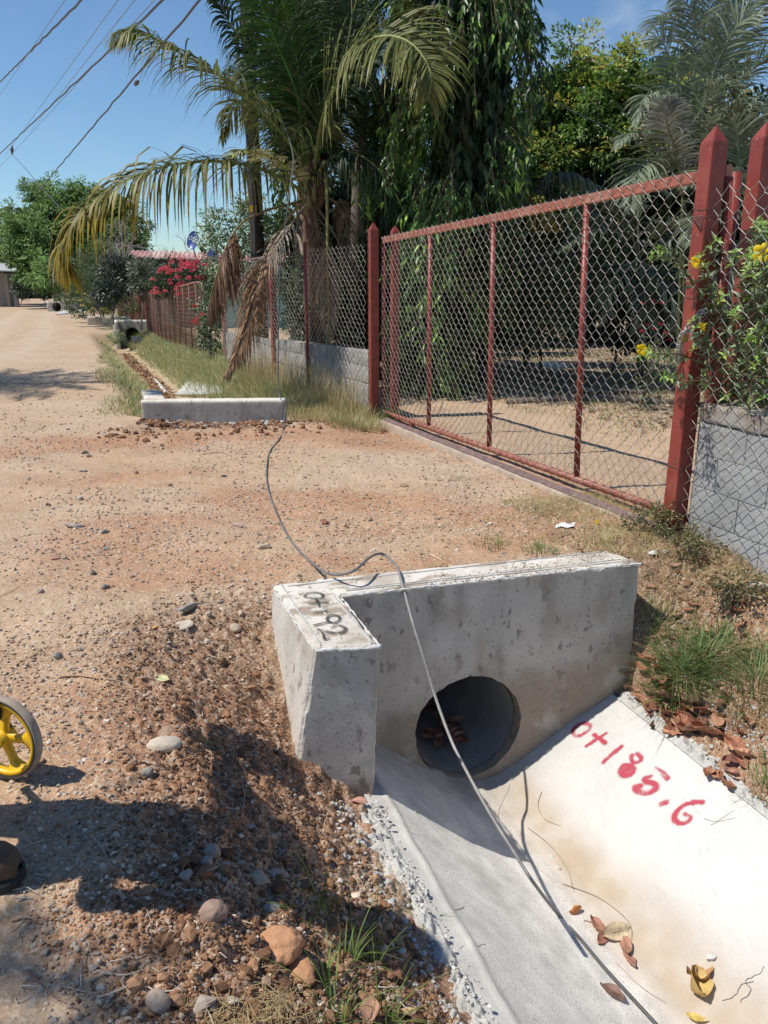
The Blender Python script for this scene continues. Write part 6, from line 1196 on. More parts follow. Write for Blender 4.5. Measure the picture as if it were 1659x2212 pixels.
# yard behind the gate: ground weeds and leaf litter
x, y, s, t = st_pts(R, 30000, 4, 14, 4.3, 10.5, lambda s, t: np.clip(1.2*fbm(s*.9, t*.9, seed=65)+.25+.12*(t-5.2), 0, .8)*(t > 4.9)); mb = MB(); grass(mb, x, y, R.uniform(.03, .13, len(x)), .009, R.uniform(.4, 1.4, len(x)), pick(R, len(x), GDY[2:]+[(.10, .12, .05), (.16, .17, .07)]), R); o = mb.build('yard_weeds', M_GRASS); o['kind'] = 'stuff'
n = 9000; s = R.uniform(3, 15, n); t = 5.4+5.5*R.random(n)**.9; k = R.random(n) < np.clip(.5+fbm(s, t, seed=66), 0, 1); s, t = s[k], t[k]; x, y = s*DX+t*NX, s*DY+t*NY; mb = MB(); leaves(mb, np.stack([x, y, ground_z(x, y)+.012], -1), rdir(len(x), R)*np.array([1, 1, .25]), R.uniform(.05, .11, len(x)), .035, pick(R, len(x), [(.28, .18, .1), (.38, .28, .18), (.2, .13, .08), (.5, .42, .3)]), R); o = mb.build('leaf_litter', M_DRY); o['kind'] = 'stuff'
# leaves in the bottom of the far ditch
n = 2600; s = R.uniform(9.6, 30, n)**1.; t = ditch_c(s)+R.normal(0, .09, n); x, y = s*DX+t*NX, s*DY+t*NY; mb = MB(); leaves(mb, np.stack([x, y, ground_z(x, y)+.015], -1), rdir(n, R)*np.array([1, 1, .4]), R.uniform(.07, .13, n), .06, pick(R, n, [(.40, .25, .15), (.50, .34, .22), (.30, .17, .10)]), R); o = mb.build('leaf_litter', M_DRY); o['kind'] = 'stuff'

# yellow allamanda over the right fence ------------------------------
RY = np.random.default_rng(202); al = thing('allamanda_shrub', 'glossy green climber with yellow trumpet flowers over the right fence', 'shrub', tuple(W(3.2, 3.75)))
lv = MB(); st_ = MB(); ALP = [(.14, .21, .09), (.20, .28, .13), (.09, .15, .06), (.30, .36, .20)]; TIP = [(.24, .42, .08), (.34, .48, .12)]
stems = []
def stem(P, dens=70, L=.062):
    P = spline(P, 24); st_.tube(P, np.linspace(.006, .002, 24), 5, col=(.9, .9, .6), cap=False); Ln = np.linalg.norm(np.diff(P, axis=0), axis=1).sum(); n = int(Ln*dens); n -= n % 4
    f = np.repeat(np.linspace(.03, 1, max(1, n//4)), 4); n = len(f); i = (f*22.99).astype(int); q = P[i]+(P[i+1]-P[i])*(f*22.99-i)[:, None]; T = unit(P[i+1]-P[i]); a = np.tile(np.arange(4)*np.pi/2, n//4)+np.repeat(RY.uniform(0, 6.28, n//4), 4)
    up = unit(np.cross(T, rdir(1, RY))); s2 = np.cross(T, up); D = unit(T*.45+up*np.cos(a)[:, None]+s2*np.sin(a)[:, None]); col = pick(RY, n, ALP); tip = f > .86; col[tip] = pick(RY, tip.sum(), TIP); leaves(lv, q, D, L*RY.uniform(.75, 1.2, n)*np.where(tip, .75, 1), L*.30, col, RY, fold=.15, curl=.22)
yb_ = pr.y
for pts in ([(1560, 760), (1540, 690), (1528, 620), (1520, 560)], [(1560, 700), (1500, 600), (1450, 560), (1418, 548)], [(1540, 800), (1480, 770), (1430, 765), (1390, 760)], [(1560, 620), (1548, 560), (1545, 530)], [(1600, 760), (1590, 680), (1620, 600), (1625, 560)], [(1640, 700), (1650, 600), (1640, 520), (1632, 480)], [(1660, 640), (1640, 560), (1655, 490)],
            [(1600, 850), (1560, 790), (1520, 740), (1500, 690)], [(1620, 820), (1600, 740), (1570, 700), (1560, 650)], [(1660, 760), (1630, 700), (1610, 650)], [(1650, 860), (1640, 790), (1620, 740)], [(1560, 870), (1520, 830), (1480, 820), (1440, 810)], [(1640, 640), (1600, 590), (1590, 545)]):
    for rep in range(2): stem([aty(a+RY.normal()*7, b+RY.normal()*7, yb_-.06+.10*rep-.18*i/3+RY.normal()*.03) for i, (a, b) in enumerate(pts)])
for k in range(210):
    a, b = RY.uniform(1530, 1780), RY.uniform(580, 920); Yk = yb_+RY.uniform(-.55, .3)
    if a < 1600 and b < 700 or a < 1560 and b < 800: continue
    stem([aty(a, b, Yk), aty(a+RY.normal()*14, b-30, Yk-.03), aty(a+RY.normal()*22, b-60+RY.normal()*10, Yk-.08)], L=.058)
lv.build('foliage', M_LEAF, al); st_.build('stems', M_BARK, al)
M_YF = mat('yellow_petal', (.85, .62, .012), .45, attr=False, var=.06, vscale=30, trans=.3, spec=.3)
def trumpet(c, d, r, nm='trumpet_flower', parent=al):
    d = Vector(d).normalized(); q = d.to_track_quat('Z', 'Y').to_matrix(); mb = MB(); npet = 5
    for k in range(npet):
        a0 = k*2*math.pi/npet; U = np.linspace(-1, 1, 7); Vv = np.linspace(0, 1, 7); g1, g2 = np.meshgrid(U, Vv, indexing='ij'); g1 = g1.ravel(); g2 = g2.ravel()
        rad = r*(.12+.88*g2); ang = a0+g1*.60*np.sin(np.clip(.25+g2*.8, 0, 1)*np.pi*.75)*1.15; rad = rad*(1-.16*g1**2*g2); z = r*(-.35+.55*np.sqrt(g2)-.28*g2**2+.06*np.sin(g1*3+k))
        V = np.stack([rad*np.cos(ang), rad*np.sin(ang), z+.01*r*k], -1)@np.array(q).T+np.array(tuple(c)); i, j = np.meshgrid(np.arange(6), np.arange(6), indexing='ij'); mb.add(V, np.stack([i*7+j, (i+1)*7+j, (i+1)*7+j+1, i*7+j+1], -1).reshape(-1, 4))
    mb.tube([c-d*r*1.3, c-d*r*.8, c-d*r*.3], [r*.05, r*.1, r*.17], 8); return mb.build(nm, M_YF, parent)
trumpet(aty(1646, 545, yb_-.42), (-.55, -.8, .15), .052); trumpet(aty(1501, 566, yb_-.22), (-.9, -.3, -.2), .036); trumpet(aty(1386, 756, yb_-.2), (-.75, -.6, -.3), .038); trumpet(aty(1516, 706, yb_-.22), (-.8, -.2, -.5), .030)
rfp = thing('red_flower_plant', 'spindly plant with tiny red flowers inside the gate near the right post', 'plant', tuple(gp(1420, 9.6))); mb = MB(); l2 = MB()
for k in range(14):
    q = gp(1410+RY.normal()*18, 9.7); t_ = aty(1420+RY.normal()*40, 745+RY.normal()*38, 9.6); mb.tube(spline([q, q.lerp(t_, .6)+Vector((RY.normal()*.03, 0, 0)), t_], 8), .003, 4, cap=False); m_ = 16; f = RY.random(m_)[:, None]; P = np.array(tuple(q))*(1-f)+np.array(tuple(t_))*f; leaves(l2, P, rdir(m_, RY), .08, .026, pick(RY, m_, ALP), RY)
mb.build('stems', M_BARK, rfp); l2.build('foliage', M_LEAF, rfp)
for px, py in ((1388, 655), (1410, 653), (1430, 655), (1398, 702), (1426, 700), (1386, 716), (1438, 720), (1445, 735), (1412, 712)): flower_head(RY, aty(px, py, 9.5), .022, (.7, .04, .07), 18).build('flower_head', M_PETAL, rfp)
# weeds at the foot of the right post
for lab, c, r, n, sd in (('scrubby weed clump at the foot of the right gate post', atz(1425, 1130, .08), (.20, .16, .13), 1500, 301), ('sparse weed in front of the grey block wall', atz(1500, 1180, .05), (.16, .14, .10), 800, 302), ('dusty weed at the base of the grey wall further right', atz(1590, 1270, .02), (.16, .12, .09), 700, 303)):
    shrub('weed', lab, 'weed', [(c, r)], n, .026, [(.13, .15, .06), (.20, .20, .09), (.09, .10, .04), (.28, .2, .12)], sd, ratio=.45, nclump=46, cr=.06, trunk_r=.004, shell=.9, base=Vector((c.x, c.y, c.z-.1)))
shrub('weed', 'small leafy weed in the verge before the far pipe headwall', 'weed', [(aty(250, 730, 25), (.20, .2, .18))], 500, .07, GG, 304, ratio=.4, nclump=24, cr=.1, trunk_r=.01)
# ------------------------------------------------------------------ stones, gravel, litter
ICO = None
def ico(sub):
    bm = bmesh.new(); bmesh.ops.create_icosphere(bm, subdivisions=sub, radius=1); V = np.array([tuple(v.co) for v in bm.verts]); F = np.array([[v.index for v in f.verts] for f in bm.faces]); bm.free(); return V, F
IV1, IF1 = ico(1)
R = np.random.default_rng(404)
protos = []
for k in range(14):
    d = R.normal(size=(5, 3)); d /= np.linalg.norm(d, axis=1)[:, None]; h = R.uniform(.45, .85, 5); V = IV1*(1+R.uniform(-.12, .12, (len(IV1), 1)))
    for n_, hh in zip(d, h): pr_ = V@n_; V = V-np.clip(pr_-hh, 0, None)[:, None]*n_
    protos.append(V*np.array([1, R.uniform(.6, .95), R.uniform(.45, .8)]))
protos = np.array(protos)
def scatter(mb, x, y, size, col, sink=.35, R=R, z=None):
    n = len(x); k = R.integers(0, 14, n); V = protos[k]*size[:, None, None]; a = R.uniform(0, 2*np.pi, n); b = R.normal(0, .35, n); ca, sa, cb2_, sb = np.cos(a), np.sin(a), np.cos(b), np.sin(b)
    X_ = V[..., 0]*cb2_[:, None]+V[..., 2]*sb[:, None]; Z_ = -V[..., 0]*sb[:, None]+V[..., 2]*cb2_[:, None]; Y_ = V[..., 1]; X2 = X_*ca[:, None]-Y_*sa[:, None]; Y2 = X_*sa[:, None]+Y_*ca[:, None]
    z0 = ground_z(x, y) if z is None else z; P = np.stack([X2+x[:, None], Y2+y[:, None], Z_+(z0+size*(.55-sink))[:, None]], -1).reshape(-1, 3)
    F = (IF1[None]+np.arange(n)[:, None, None]*len(IV1)).reshape(-1, 3); mb.add(P, F, np.repeat(col, len(IV1), 0))
M_MORTAR2 = mat('mortar_crumb', (1, 1, 1), .95, var=.1, vscale=30, spec=.1)
SC = [(.42, .32, .23), (.38, .29, .215), (.48, .385, .29), (.37, .30, .245), (.56, .47, .38), (.38, .25, .165)]; CLC = [(.22, .12, .07), (.27, .148, .085), (.16, .09, .055), (.31, .18, .105)]
def polar(n, r0, r1, R, p=1.0):
    u = R.random(n); r = r0*(r1/r0)**(u**p); a = R.uniform(-.50, .50, n); return r*np.sin(a), r*np.cos(a), r
def inside(x, y):
    s, t = x*DX+y*DY, x*NX+y*NY
    ch_ = (t > .78) & (t < 2.56) & (s < 3.62); wg = (t > .60) & (t < 1.0) & (s > 2.80) & (s < 3.6); h2_ = (s > 9.1) & (s < 9.9) & (t > .2) & (t < 2.1)
    return ~(ch_ | wg | h2_) & (t < 3.3), s, t
def gravel(name, n, r0, r1, smin, smax, pal, dens, seed, shape=2.4, m=M_STONE, sink=.35, w=None):
    R = np.random.default_rng(seed); x, y, r = polar(n, r0, r1, R); ok, s, t = inside(x, y); ok &= R.random(n) < dens(x, y, s, t); x, y, r = x[ok], y[ok], r[ok]
    size = (smin+(smax-smin)*R.random(len(x))**shape)*(1+.05*np.clip(r-3, 0, 8)); mb = MB(); scatter(mb, x, y, size, pick(R, len(x), pal, w, .25), sink, R); o = mb.build(name, m, smooth=False); o['kind'] = 'stuff'; return o
gravel('gravel', 95000, 1.35, 17, .0025, .0145, SC, lambda x, y, s, t: np.clip((.55+1.1*fbm(x*1.6, y*1.6, seed=71, oct=3))*(.35+.65*sm((t+2.6)/1.6))*(1-.75*rough_w(s, t)), .04, 1), 501, 3.2)
gravel('soil_crumbs', 135000, 1.35, 10.5, .0024, .0108, CLC, lambda x, y, s, t: np.clip(rough_w(s, t)*1.25-.18+.35*fbm(x*3, y*3, seed=72, oct=2), 0, 1), 502, 2.2, M_CLOD, .45)
gravel('rubble', 1700, 1.4, 12, .010, .024, SC, lambda x, y, s, t: np.clip(.10+.6*fbm(x*1.1, y*1.1, seed=73, oct=3)+.12*rough_w(s, t), 0, 1), 503, 2.2)
gravel('soil_lumps', 2600, 1.35, 10.5, .010, .034, CLC, lambda x, y, s, t: np.clip(rough_w(s, t)*1.1-.42+.4*fbm(x*2, y*2, seed=74, oct=2), 0, 1), 504, 2.4, M_CLOD, .35)
# spoil of grey mortar crumbs along the channel lips
Rm = np.random.default_rng(77); n = 2000; s = Rm.uniform(.4, 3.2, n); side = Rm.random(n) < .5; t = np.where(side, .80-Rm.exponential(.055, n), 2.60+Rm.exponential(.06, n)); k = ~((s > 2.72) & side); s, t = s[k], t[k]; x, y = s*DX+t*NX, s*DY+t*NY
mb = MB(); scatter(mb, x, y, .003+.013*Rm.random(len(x))**2.5, pick(Rm, len(x), [(.45, .43, .40), (.5, .5, .48), (.40, .36, .32)]), .3, Rm); o = mb.build('mortar_crumbs', M_MORTAR, smooth=False); o['kind'] = 'stuff'
n = 2600; s = Rm.uniform(.35, 3.2, n); side = Rm.random(n) < .55; t = np.where(side, Rm.uniform(.80, .925, n), Rm.uniform(2.47, 2.62, n)); k = ~((s > 2.72) & side); s, t, side = s[k], t[k], side[k]; x, y = s*DX+t*NX, s*DY+t*NY
mb = MB(); zt_ = np.where(side, -.552, -.60)-np.where(side, np.clip(.84-t, 0, 1), np.clip(t-2.56, 0, 1))*1.2; scatter(mb, x, y, .002+.010*Rm.random(len(x))**2.8, pick(Rm, len(x), [(.52, .51, .47), (.60, .59, .55), (.42, .40, .36)]), .4, Rm, z=zt_+.004); o = mb.build('mortar_crumbs', M_MORTAR2, smooth=False); o['kind'] = 'stuff'
n = 1500; f = Rm.random(n); P = np.array(tuple(W(3.34, 1.0)))*(1-f)[:, None]+np.array(tuple(W(3.28, 2.52)))*f[:, None]; off_ = Rm.random(n); x = P[:, 0]+DX*.21*off_; y = P[:, 1]+DY*.21*off_; kk = fbm(x*7, y*7, seed=12, oct=3) > .02; x, y = x[kk], y[kk]
mb = MB(); scatter(mb, x, y, .0018+.006*Rm.random(len(x))**2.5, pick(Rm, len(x), [(.38, .27, .19), (.30, .22, .16), (.50, .46, .40)]), .4, Rm, z=np.full(len(x), TOPZ)); o = mb.build('dirt_crumbs', M_CLOD, smooth=False); o['kind'] = 'stuff'
n = 900; s = Rm.uniform(8.0, 8.9, n); t = Rm.uniform(-.1, 2.95, n); x, y = s*DX+t*NX, s*DY+t*NY; k = Rm.random(n) < np.clip(.5+fbm(x*2, y*2, seed=7, oct=2), 0, 1)*np.clip(1-(8.8-s)*.7, .1, 1); mb = MB(); scatter(mb, x[k], y[k], .010+.04*Rm.random(k.sum())**2.6, pick(Rm, k.sum(), CLC), .35, Rm); o = mb.build('soil_lumps', M_CLOD, smooth=False); o['kind'] = 'stuff'
n = 900; s = Rm.uniform(8.75, 9.0, n); f = Rm.random(n); P = np.array(tuple(q1))*(1-f)[:, None]+np.array(tuple(q2))*f[:, None]; x = P[:, 0]-pn.x*Rm.uniform(.02, .25, n); y = P[:, 1]-.03-pn.y*0-Rm.uniform(.0, .22, n)
mb = MB(); scatter(mb, x, y, .01+.045*Rm.random(n)**2.2, pick(Rm, n, CLC+CLC+[(.5, .49, .46), (.3, .27, .24)]), .3, Rm); o = mb.build('spoil_lumps', M_CLOD, smooth=False); o['kind'] = 'stuff'

def rock(name, px, py, wpx, label, col, hr=.55, ar=.75, seed=0, cat='stone', angular=True, rot=None, mat_=None, sink=.30, group=None):
    R = np.random.default_rng(seed+int(px)*7+int(py)); q = hit(px, py); dep = (q-CAM).length; r = wpx/FPX*dep/2
    bm = bmesh.new()
    if angular:
        pts = rdir(16, R)*R.uniform(.75, 1.05, (16, 1)); vv = [bm.verts.new(tuple(p*np.array([1, ar, hr]))) for p in pts]; bmesh.ops.convex_hull(bm, input=vv); bmesh.ops.delete(bm, geom=[v for v in bm.verts if not v.link_faces], context='VERTS')
        bmesh.ops.bevel(bm, geom=list(bm.edges), offset=.05, segments=1, affect='EDGES'); bmesh.ops.triangulate(bm, faces=bm.faces); bmesh.ops.subdivide_edges(bm, edges=list(bm.edges), cuts=1)
        k = .03
    else:
        bmesh.ops.create_icosphere(bm, subdivisions=4, radius=1); k = .10 if mat_ is None else .22
        for v in bm.verts: v.co.y *= ar; v.co.z *= hr
    co = np.array([tuple(v.co) for v in bm.verts]); nz = fbm(co[:, 0]*1.4+seed, co[:, 1]*1.4, co[:, 2]*1.4, seed, 4)[:, None]*k*2.2+fbm(co[:, 0]*6, co[:, 1]*6, co[:, 2]*6, seed+2, 3)[:, None]*k*.5; co = co*(1+nz)*r
    a = R.uniform(0, 6.28) if rot is None else rot; ca, sa = math.cos(a), math.sin(a)
    for v, c in zip(bm.verts, co): v.co = (c[0]*ca-c[1]*sa+q.x, c[0]*sa+c[1]*ca+q.y, c[2]+q.z+r*hr*(1-2*sink))
    me = bpy.data.meshes.new(name); bm.to_mesh(me); bm.free(); me.materials.append(mat_ or M_STONE); me.update()
    if not angular:
        for p in me.polygons: p.use_smooth = True
    o = link(name, me); paint_attr(o, lambda P: np.array(col)[None]*(1+.12*fbm(P[:, 0]*30, P[:, 1]*30, P[:, 2]*30, seed=seed, oct=3))[:, None]); tag(o, label, cat, group); return o
GRY = (.30, .275, .24); LT = (.52, .45, .36); BN = (.36, .25, .18); DKS = (.24, .205, .175); RDS = (.42, .22, .16)
for i, (px, py, w, lab, col, kw) in enumerate([
    (355, 1615, 66, 'large smooth pale stone above the person shadow, left of the wing wall', LT, dict(angular=False, hr=.5, ar=.7, rot=.2)),
    (362, 1588, 44, 'brownish stone touching the large smooth pale stone from behind', BN, dict(angular=False, hr=.5)),
    (395, 1353, 60, 'flat pale slab-like stone in the reddish soil left of the headwall', LT, dict(hr=.22, ar=.8)),
    (402, 1318, 62, 'dark grey broken rock just behind the flat pale stone', GRY, dict(hr=.5, ar=.6)),
    (508, 1362, 34, 'rounded tan stone between flat pale stone and wing wall', (.40, .32, .24), dict(angular=False)),
    (460, 1848, 46, 'pointed grey rock, uppermost of the shaded rock pile', GRY, dict(hr=.85)),
    (448, 1872, 40, 'grey rock lying in the middle of the shaded rock pile', GRY, dict(hr=.7)), (402, 1892, 38, 'grey rock at the left end of the shaded rock pile', GRY, dict(hr=.6)), (484, 1872, 34, 'grey rock at the right end of the shaded rock pile', GRY, dict(hr=.7)), (520, 1865, 20, 'small grey rock right of the shaded rock pile', GRY, {}), (470, 1895, 24, 'small grey rock at the front of the shaded rock pile', GRY, {}),
    (462, 1978, 54, 'big rounded brown stone half sunk in the loose soil', (.30, .21, .16), dict(angular=False, hr=.8, ar=.85)),
    (585, 1970, 38, 'pale grey roundish stone right of the big brown one', (.38, .36, .32), dict(angular=False, hr=.7)),
    (560, 1905, 52, 'tan stone at the lit lower edge of the shadow', (.42, .34, .26), dict(hr=.5)), (598, 1898, 46, 'second tan stone at the lit shadow edge, right one of the pair', (.44, .35, .27), dict(angular=False, hr=.5)),
    (605, 2055, 84, 'large lumpy orange clod of dry clay', (.50, .27, .15), dict(angular=False, hr=.62, ar=.85, mat_=M_CLOD, sink=.35)), (650, 2105, 66, 'orange clay clod touching the large one at its lower right', (.48, .26, .145), dict(angular=False, hr=.55, mat_=M_CLOD)), (575, 2130, 44, 'brown stone below the large orange clod', BN, dict(hr=.6)), (545, 2090, 34, 'small orange clod left of the largest clod', (.45, .25, .14), dict(angular=False, mat_=M_CLOD)),
    (340, 2170, 50, 'rounded tan stone near the bottom edge of the photo', (.40, .31, .24), dict(angular=False, hr=.75)), (435, 2175, 70, 'long pale stone at the bottom edge', (.46, .38, .30), dict(hr=.4, ar=.5, rot=.6)), (500, 2168, 40, 'pale stone right of the long one at the bottom edge', (.50, .44, .36), {}),
    (318, 1672, 26, 'small grey stone beside the diagonal shadow edge', GRY, dict(angular=False, hr=.75)), (127, 1700, 16, 'tiny pale stone below the tip of the wheel shadow', GRY, {}), (125, 1422, 22, 'grey cube-like stone on the bare road', GRY, dict(hr=.9, ar=.9)),
    (172, 1079, 22, 'pale rounded stone, farthest left of the mid road stones', LT, dict(hr=.6)), (105, 1093, 14, 'dark small stone left of the pale rounded one', DKS, dict(hr=.8)), (162, 1140, 44, 'broken flat grey-brown stone in the middle of the road', (.36, .31, .27), dict(hr=.35, ar=.4, rot=.0)), (196, 1143, 14, 'little pale chip at the end of the broken flat stone', LT, {}), (226, 1152, 24, 'grey chip right of the broken flat stone', GRY, dict(ar=.45, rot=.7)), (120, 1207, 24, 'reddish flat stone below the broken flat one', RDS, dict(hr=.4)), (230, 1187, 20, 'pointed grey stone in a small stone group', GRY, {}), (165, 1183, 20, 'pale stone left of the pointed grey one', LT, dict(hr=.5)),
    (200, 1240, 20, 'dark upright stone on the road left of the headwall', DKS, dict(hr=.9)), (228, 1270, 22, 'dark stone with a smaller companion to its left', DKS, dict(hr=.8)), (285, 1246, 16, 'small mauve stone right of the dark upright one', (.3, .2, .18), {}), (275, 1413, 20, 'brown pebble in the reddish soil', BN, {}), (332, 1358, 26, 'orange broken tile piece near the flat pale stone', (.60, .34, .17), dict(hr=.35, ar=.6, rot=.5)), (568, 1184, 58, 'broad pale rock by the cable in mid driveway', (.46, .36, .27), dict(hr=.35, ar=.45, rot=.1)), (558, 1302, 16, 'grey stone just left of the headwall corner', GRY, {}),
    (575, 1548, 22, 'tan flat chip beside the wing wall', (.46, .33, .2), dict(hr=.4)), (480, 1318, 20, 'pale flat chip behind the tan rounded stone', LT, dict(hr=.4)), (515, 1138, 36, 'long pinkish stone fragment on the driveway', (.46, .34, .28), dict(hr=.35, ar=.3, rot=-.3)), (700, 1130, 26, 'reddish-brown stone behind the cable', (.26, .12, .08), dict(hr=.5)), (812, 1050, 0, '', BN, {}),
    (873, 1051, 24, 'small brown stone in the centre of the driveway', BN, dict(hr=.5)), (187, 980, 24, 'dark elongated rock on the road before the low headwall', DKS, dict(hr=.5, ar=.4, rot=.5)), (313, 926, 30, 'brown stone at the foot of the low headwall', BN, dict(hr=.5)), (180, 1018, 26, 'grey flat stone left of the dark elongated one', (.36, .3, .25), dict(hr=.3)), (440, 921, 18, 'whitish chip at the foot of the low headwall', (.6, .6, .57), {}),
    (1150, 1208, 40, 'flat reddish stone behind the top of the near headwall', (.33, .2, .15), dict(hr=.35)), (743, 1245, 0, '', BN, {}), (530, 1660, 24, 'brown stone in the shadow near the wing wall', (.30, .25, .2), {}), (545, 1790, 26, 'pale squarish stone in the shadow below the wing wall', (.42, .38, .33), {}), (652, 1730, 20, 'brown upright stone just below the wing wall', BN, dict(hr=.9)),
    (1640, 1275, 60, 'pale rock at the right edge by the grey wall', (.42, .36, .28), dict(hr=.5)), (1410, 1200, 26, 'whitish mortar lump behind the headwall right end', (.55, .54, .5), {}), (1436, 1196, 22, 'second whitish mortar lump behind the headwall', (.55, .54, .5), {}), (1480, 1390, 30, '', BN, {}),
    (1430, 1470, 44, 'brown soil clod among the fallen leaves', (.30, .18, .11), dict(angular=False, mat_=M_CLOD)), (1490, 1505, 56, 'large brown soil clod right of the leaf pile', (.32, .19, .12), dict(angular=False, mat_=M_CLOD)), (1480, 1610, 20, 'grey stone on the channel lip beside the leaves', GRY, {}), (1538, 1615, 18, 'small pale stone on the channel lip', (.45, .42, .36), {}), (1536, 2070, 26, 'whitish mortar crumb on the channel slope', (.6, .59, .55), dict(hr=.6)), (1190, 1852, 16, 'small mortar crumb in the channel bottom', (.58, .56, .5), {}), (1206, 1878, 16, 'second mortar crumb in the channel bottom, nearer', (.58, .56, .5), {})]):
    if w and lab: rock('stone' if 'clod' not in lab else 'soil_clod', px, py, w, lab, col, seed=i, cat='clod' if 'clod' in lab else 'stone', **kw)
# further loose stones of the road, alike
Rr = np.random.default_rng(909)
for k in range(110):
    px = Rr.uniform(5, 860); py = 960+1200*Rr.random()**1.3
    if (px > 540 and py > 1230) or (px > 700 and py > 1500): continue
    w = Rr.uniform(8, 17); c = SC[Rr.integers(0, 6)]
    right = px > 560; near_ = py > 1500
    lab, g = ('small loose stone in the churned soil beside the channel', 'small stones in the churned soil') if near_ else (('small loose stone lying on the driveway near the cable', 'small stones on the driveway') if right else ('small loose stone scattered on the dirt road', 'small stones on the dirt road'))
    qh = hit(px, py); tone = 'pale' if c[0] > .5 else ('dark' if c[0] < .36 else ('reddish' if c[2] < .2 else 'tan'))
    where = (('in the loose soil below the wing wall' if px > 350 else 'in front of the boot and wheel') if near_ else ('beside the far low headwall' if py < 1000 else 'beside the cable on the driveway') if right else ('on the far stretch of road' if py < 1080 else 'left of the near headwall' if py < 1400 else 'above the shadow on the road'))
    lab = 'small %s stone %s' % (tone, where)
    rock('stone', px, py, w, lab, c, hr=Rr.uniform(.4, .8), ar=Rr.uniform(.55, .95), seed=k, group=g)

# dry leaves
def dry_leaf(px, py, wpx, label, col, group=None, seed=0, curl=1., lift=.004, P=None, ar=.48, tilt=.35):
    R = np.random.default_rng(seed*13+5); q = P or hit(px, py); dep = (q-CAM).length; L = wpx/FPX*dep*1.1; n, m_ = 9, 5; u, v = np.meshgrid(np.linspace(0, 1, n), np.linspace(-1, 1, m_), indexing='ij'); u, v = u.ravel(), v.ravel()
    wd = np.sin(np.clip(u*1.02, 0, 1)*np.pi)**.75*ar*.5+.01; x = (u-.5)*L; y = v*wd*L; c1, c2 = R.uniform(.2, 1., 2)*curl; z = (v*v)*wd*L*c1*.7+((u-.5)**2)*L*c2*.6+fbm(u*3.2+seed, v*1.8, seed=seed, oct=3)*L*.16*min(curl, 1.6)
    a = R.uniform(0, 6.28); tx = R.normal()*tilt; V = np.stack([x, y*math.cos(tx)-z*math.sin(tx), y*math.sin(tx)+z*math.cos(tx)], -1); ca, sa = math.cos(a), math.sin(a); X_ = V[:, 0]*ca-V[:, 1]*sa; Y_ = V[:, 0]*sa+V[:, 1]*ca; Zz = V[:, 2]-V[:, 2].min()+lift
    mb = MB(); i, j = np.meshgrid(np.arange(n-1), np.arange(m_-1), indexing='ij'); F = np.stack([i*m_+j, (i+1)*m_+j, (i+1)*m_+j+1, i*m_+j+1], -1).reshape(-1, 4); cc = np.array(col)*(1+.25*fbm(u*6, v*6, seed=seed+3, oct=2))[:, None]*(1-.35*np.exp(-(v/.16)**2))[:, None]; mb.add(np.stack([X_+q.x, Y_+q.y, Zz+q.z], -1), F, cc)
    mid = np.stack([X_, Y_, Zz], -1).reshape(n, m_, 3)[:, m_//2]+np.array(tuple(q)); mb.tube(mid+[0, 0, .0006], np.linspace(.0013, .0005, n), 4, col=np.array(col)*1.3)
    return tag(mb.build('dry_leaf', M_DRY), label, 'dry leaf', group)
LC = [(.46, .22, .13), (.40, .17, .10), (.34, .15, .09), (.50, .27, .17), (.30, .14, .10)]; Rl = np.random.default_rng(31)
lp = [(1352, 1462), (1385, 1450), (1405, 1472), (1372, 1492), (1398, 1500), (1420, 1505), (1440, 1480), (1412, 1528), (1432, 1540), (1448, 1520), (1455, 1552), (1470, 1572), (1440, 1565), (1482, 1590), (1500, 1585), (1462, 1592), (1516, 1575), (1535, 1592), (1548, 1570), (1500, 1560), (1560, 1600), (1585, 1620), (1598, 1585), (1606, 1640), (1580, 1652), (1548, 1680), (1565, 1700), (1530, 1672), (1590, 1690), (1575, 1668), (1385, 1520), (1402, 1545), (1470, 1530), (1555, 1530), (1570, 1512), (1420, 1450), (1395, 1430), (1520, 1540), (1610, 1560), (1425, 1575), (1450, 1500), (1490, 1620), (1600, 1660)]
for k, (px, py) in enumerate(lp): dry_leaf(px+Rl.normal()*3, py+Rl.normal()*3, Rl.uniform(34, 58), 'curled %s dry leaf in the pile %s' % (('orange-brown', 'red-brown', 'dark brown', 'pale brown', 'purplish brown')[k % 5], 'next to the headwall end' if py < 1490 else 'in the middle of the bank' if px < 1500 else 'along the channel lip at the right'), LC[k % 5], 'dry leaves piled right of the channel', seed=k, lift=.004+.012*Rl.random(), curl=1.3)
for k in range(26):
    px, py = Rl.uniform(1400, 1640), Rl.uniform(1215, 1440); dry_leaf(px, py, Rl.uniform(18, 34), 'small %s dry leaf in the straw %s' % (('orange-brown', 'red-brown', 'dark brown', 'pale brown', 'purplish brown')[k % 5], 'behind the green tuft' if px < 1520 else 'below the grey block wall'), LC[k % 5], 'dry leaves in the straw by the wall', seed=100+k)
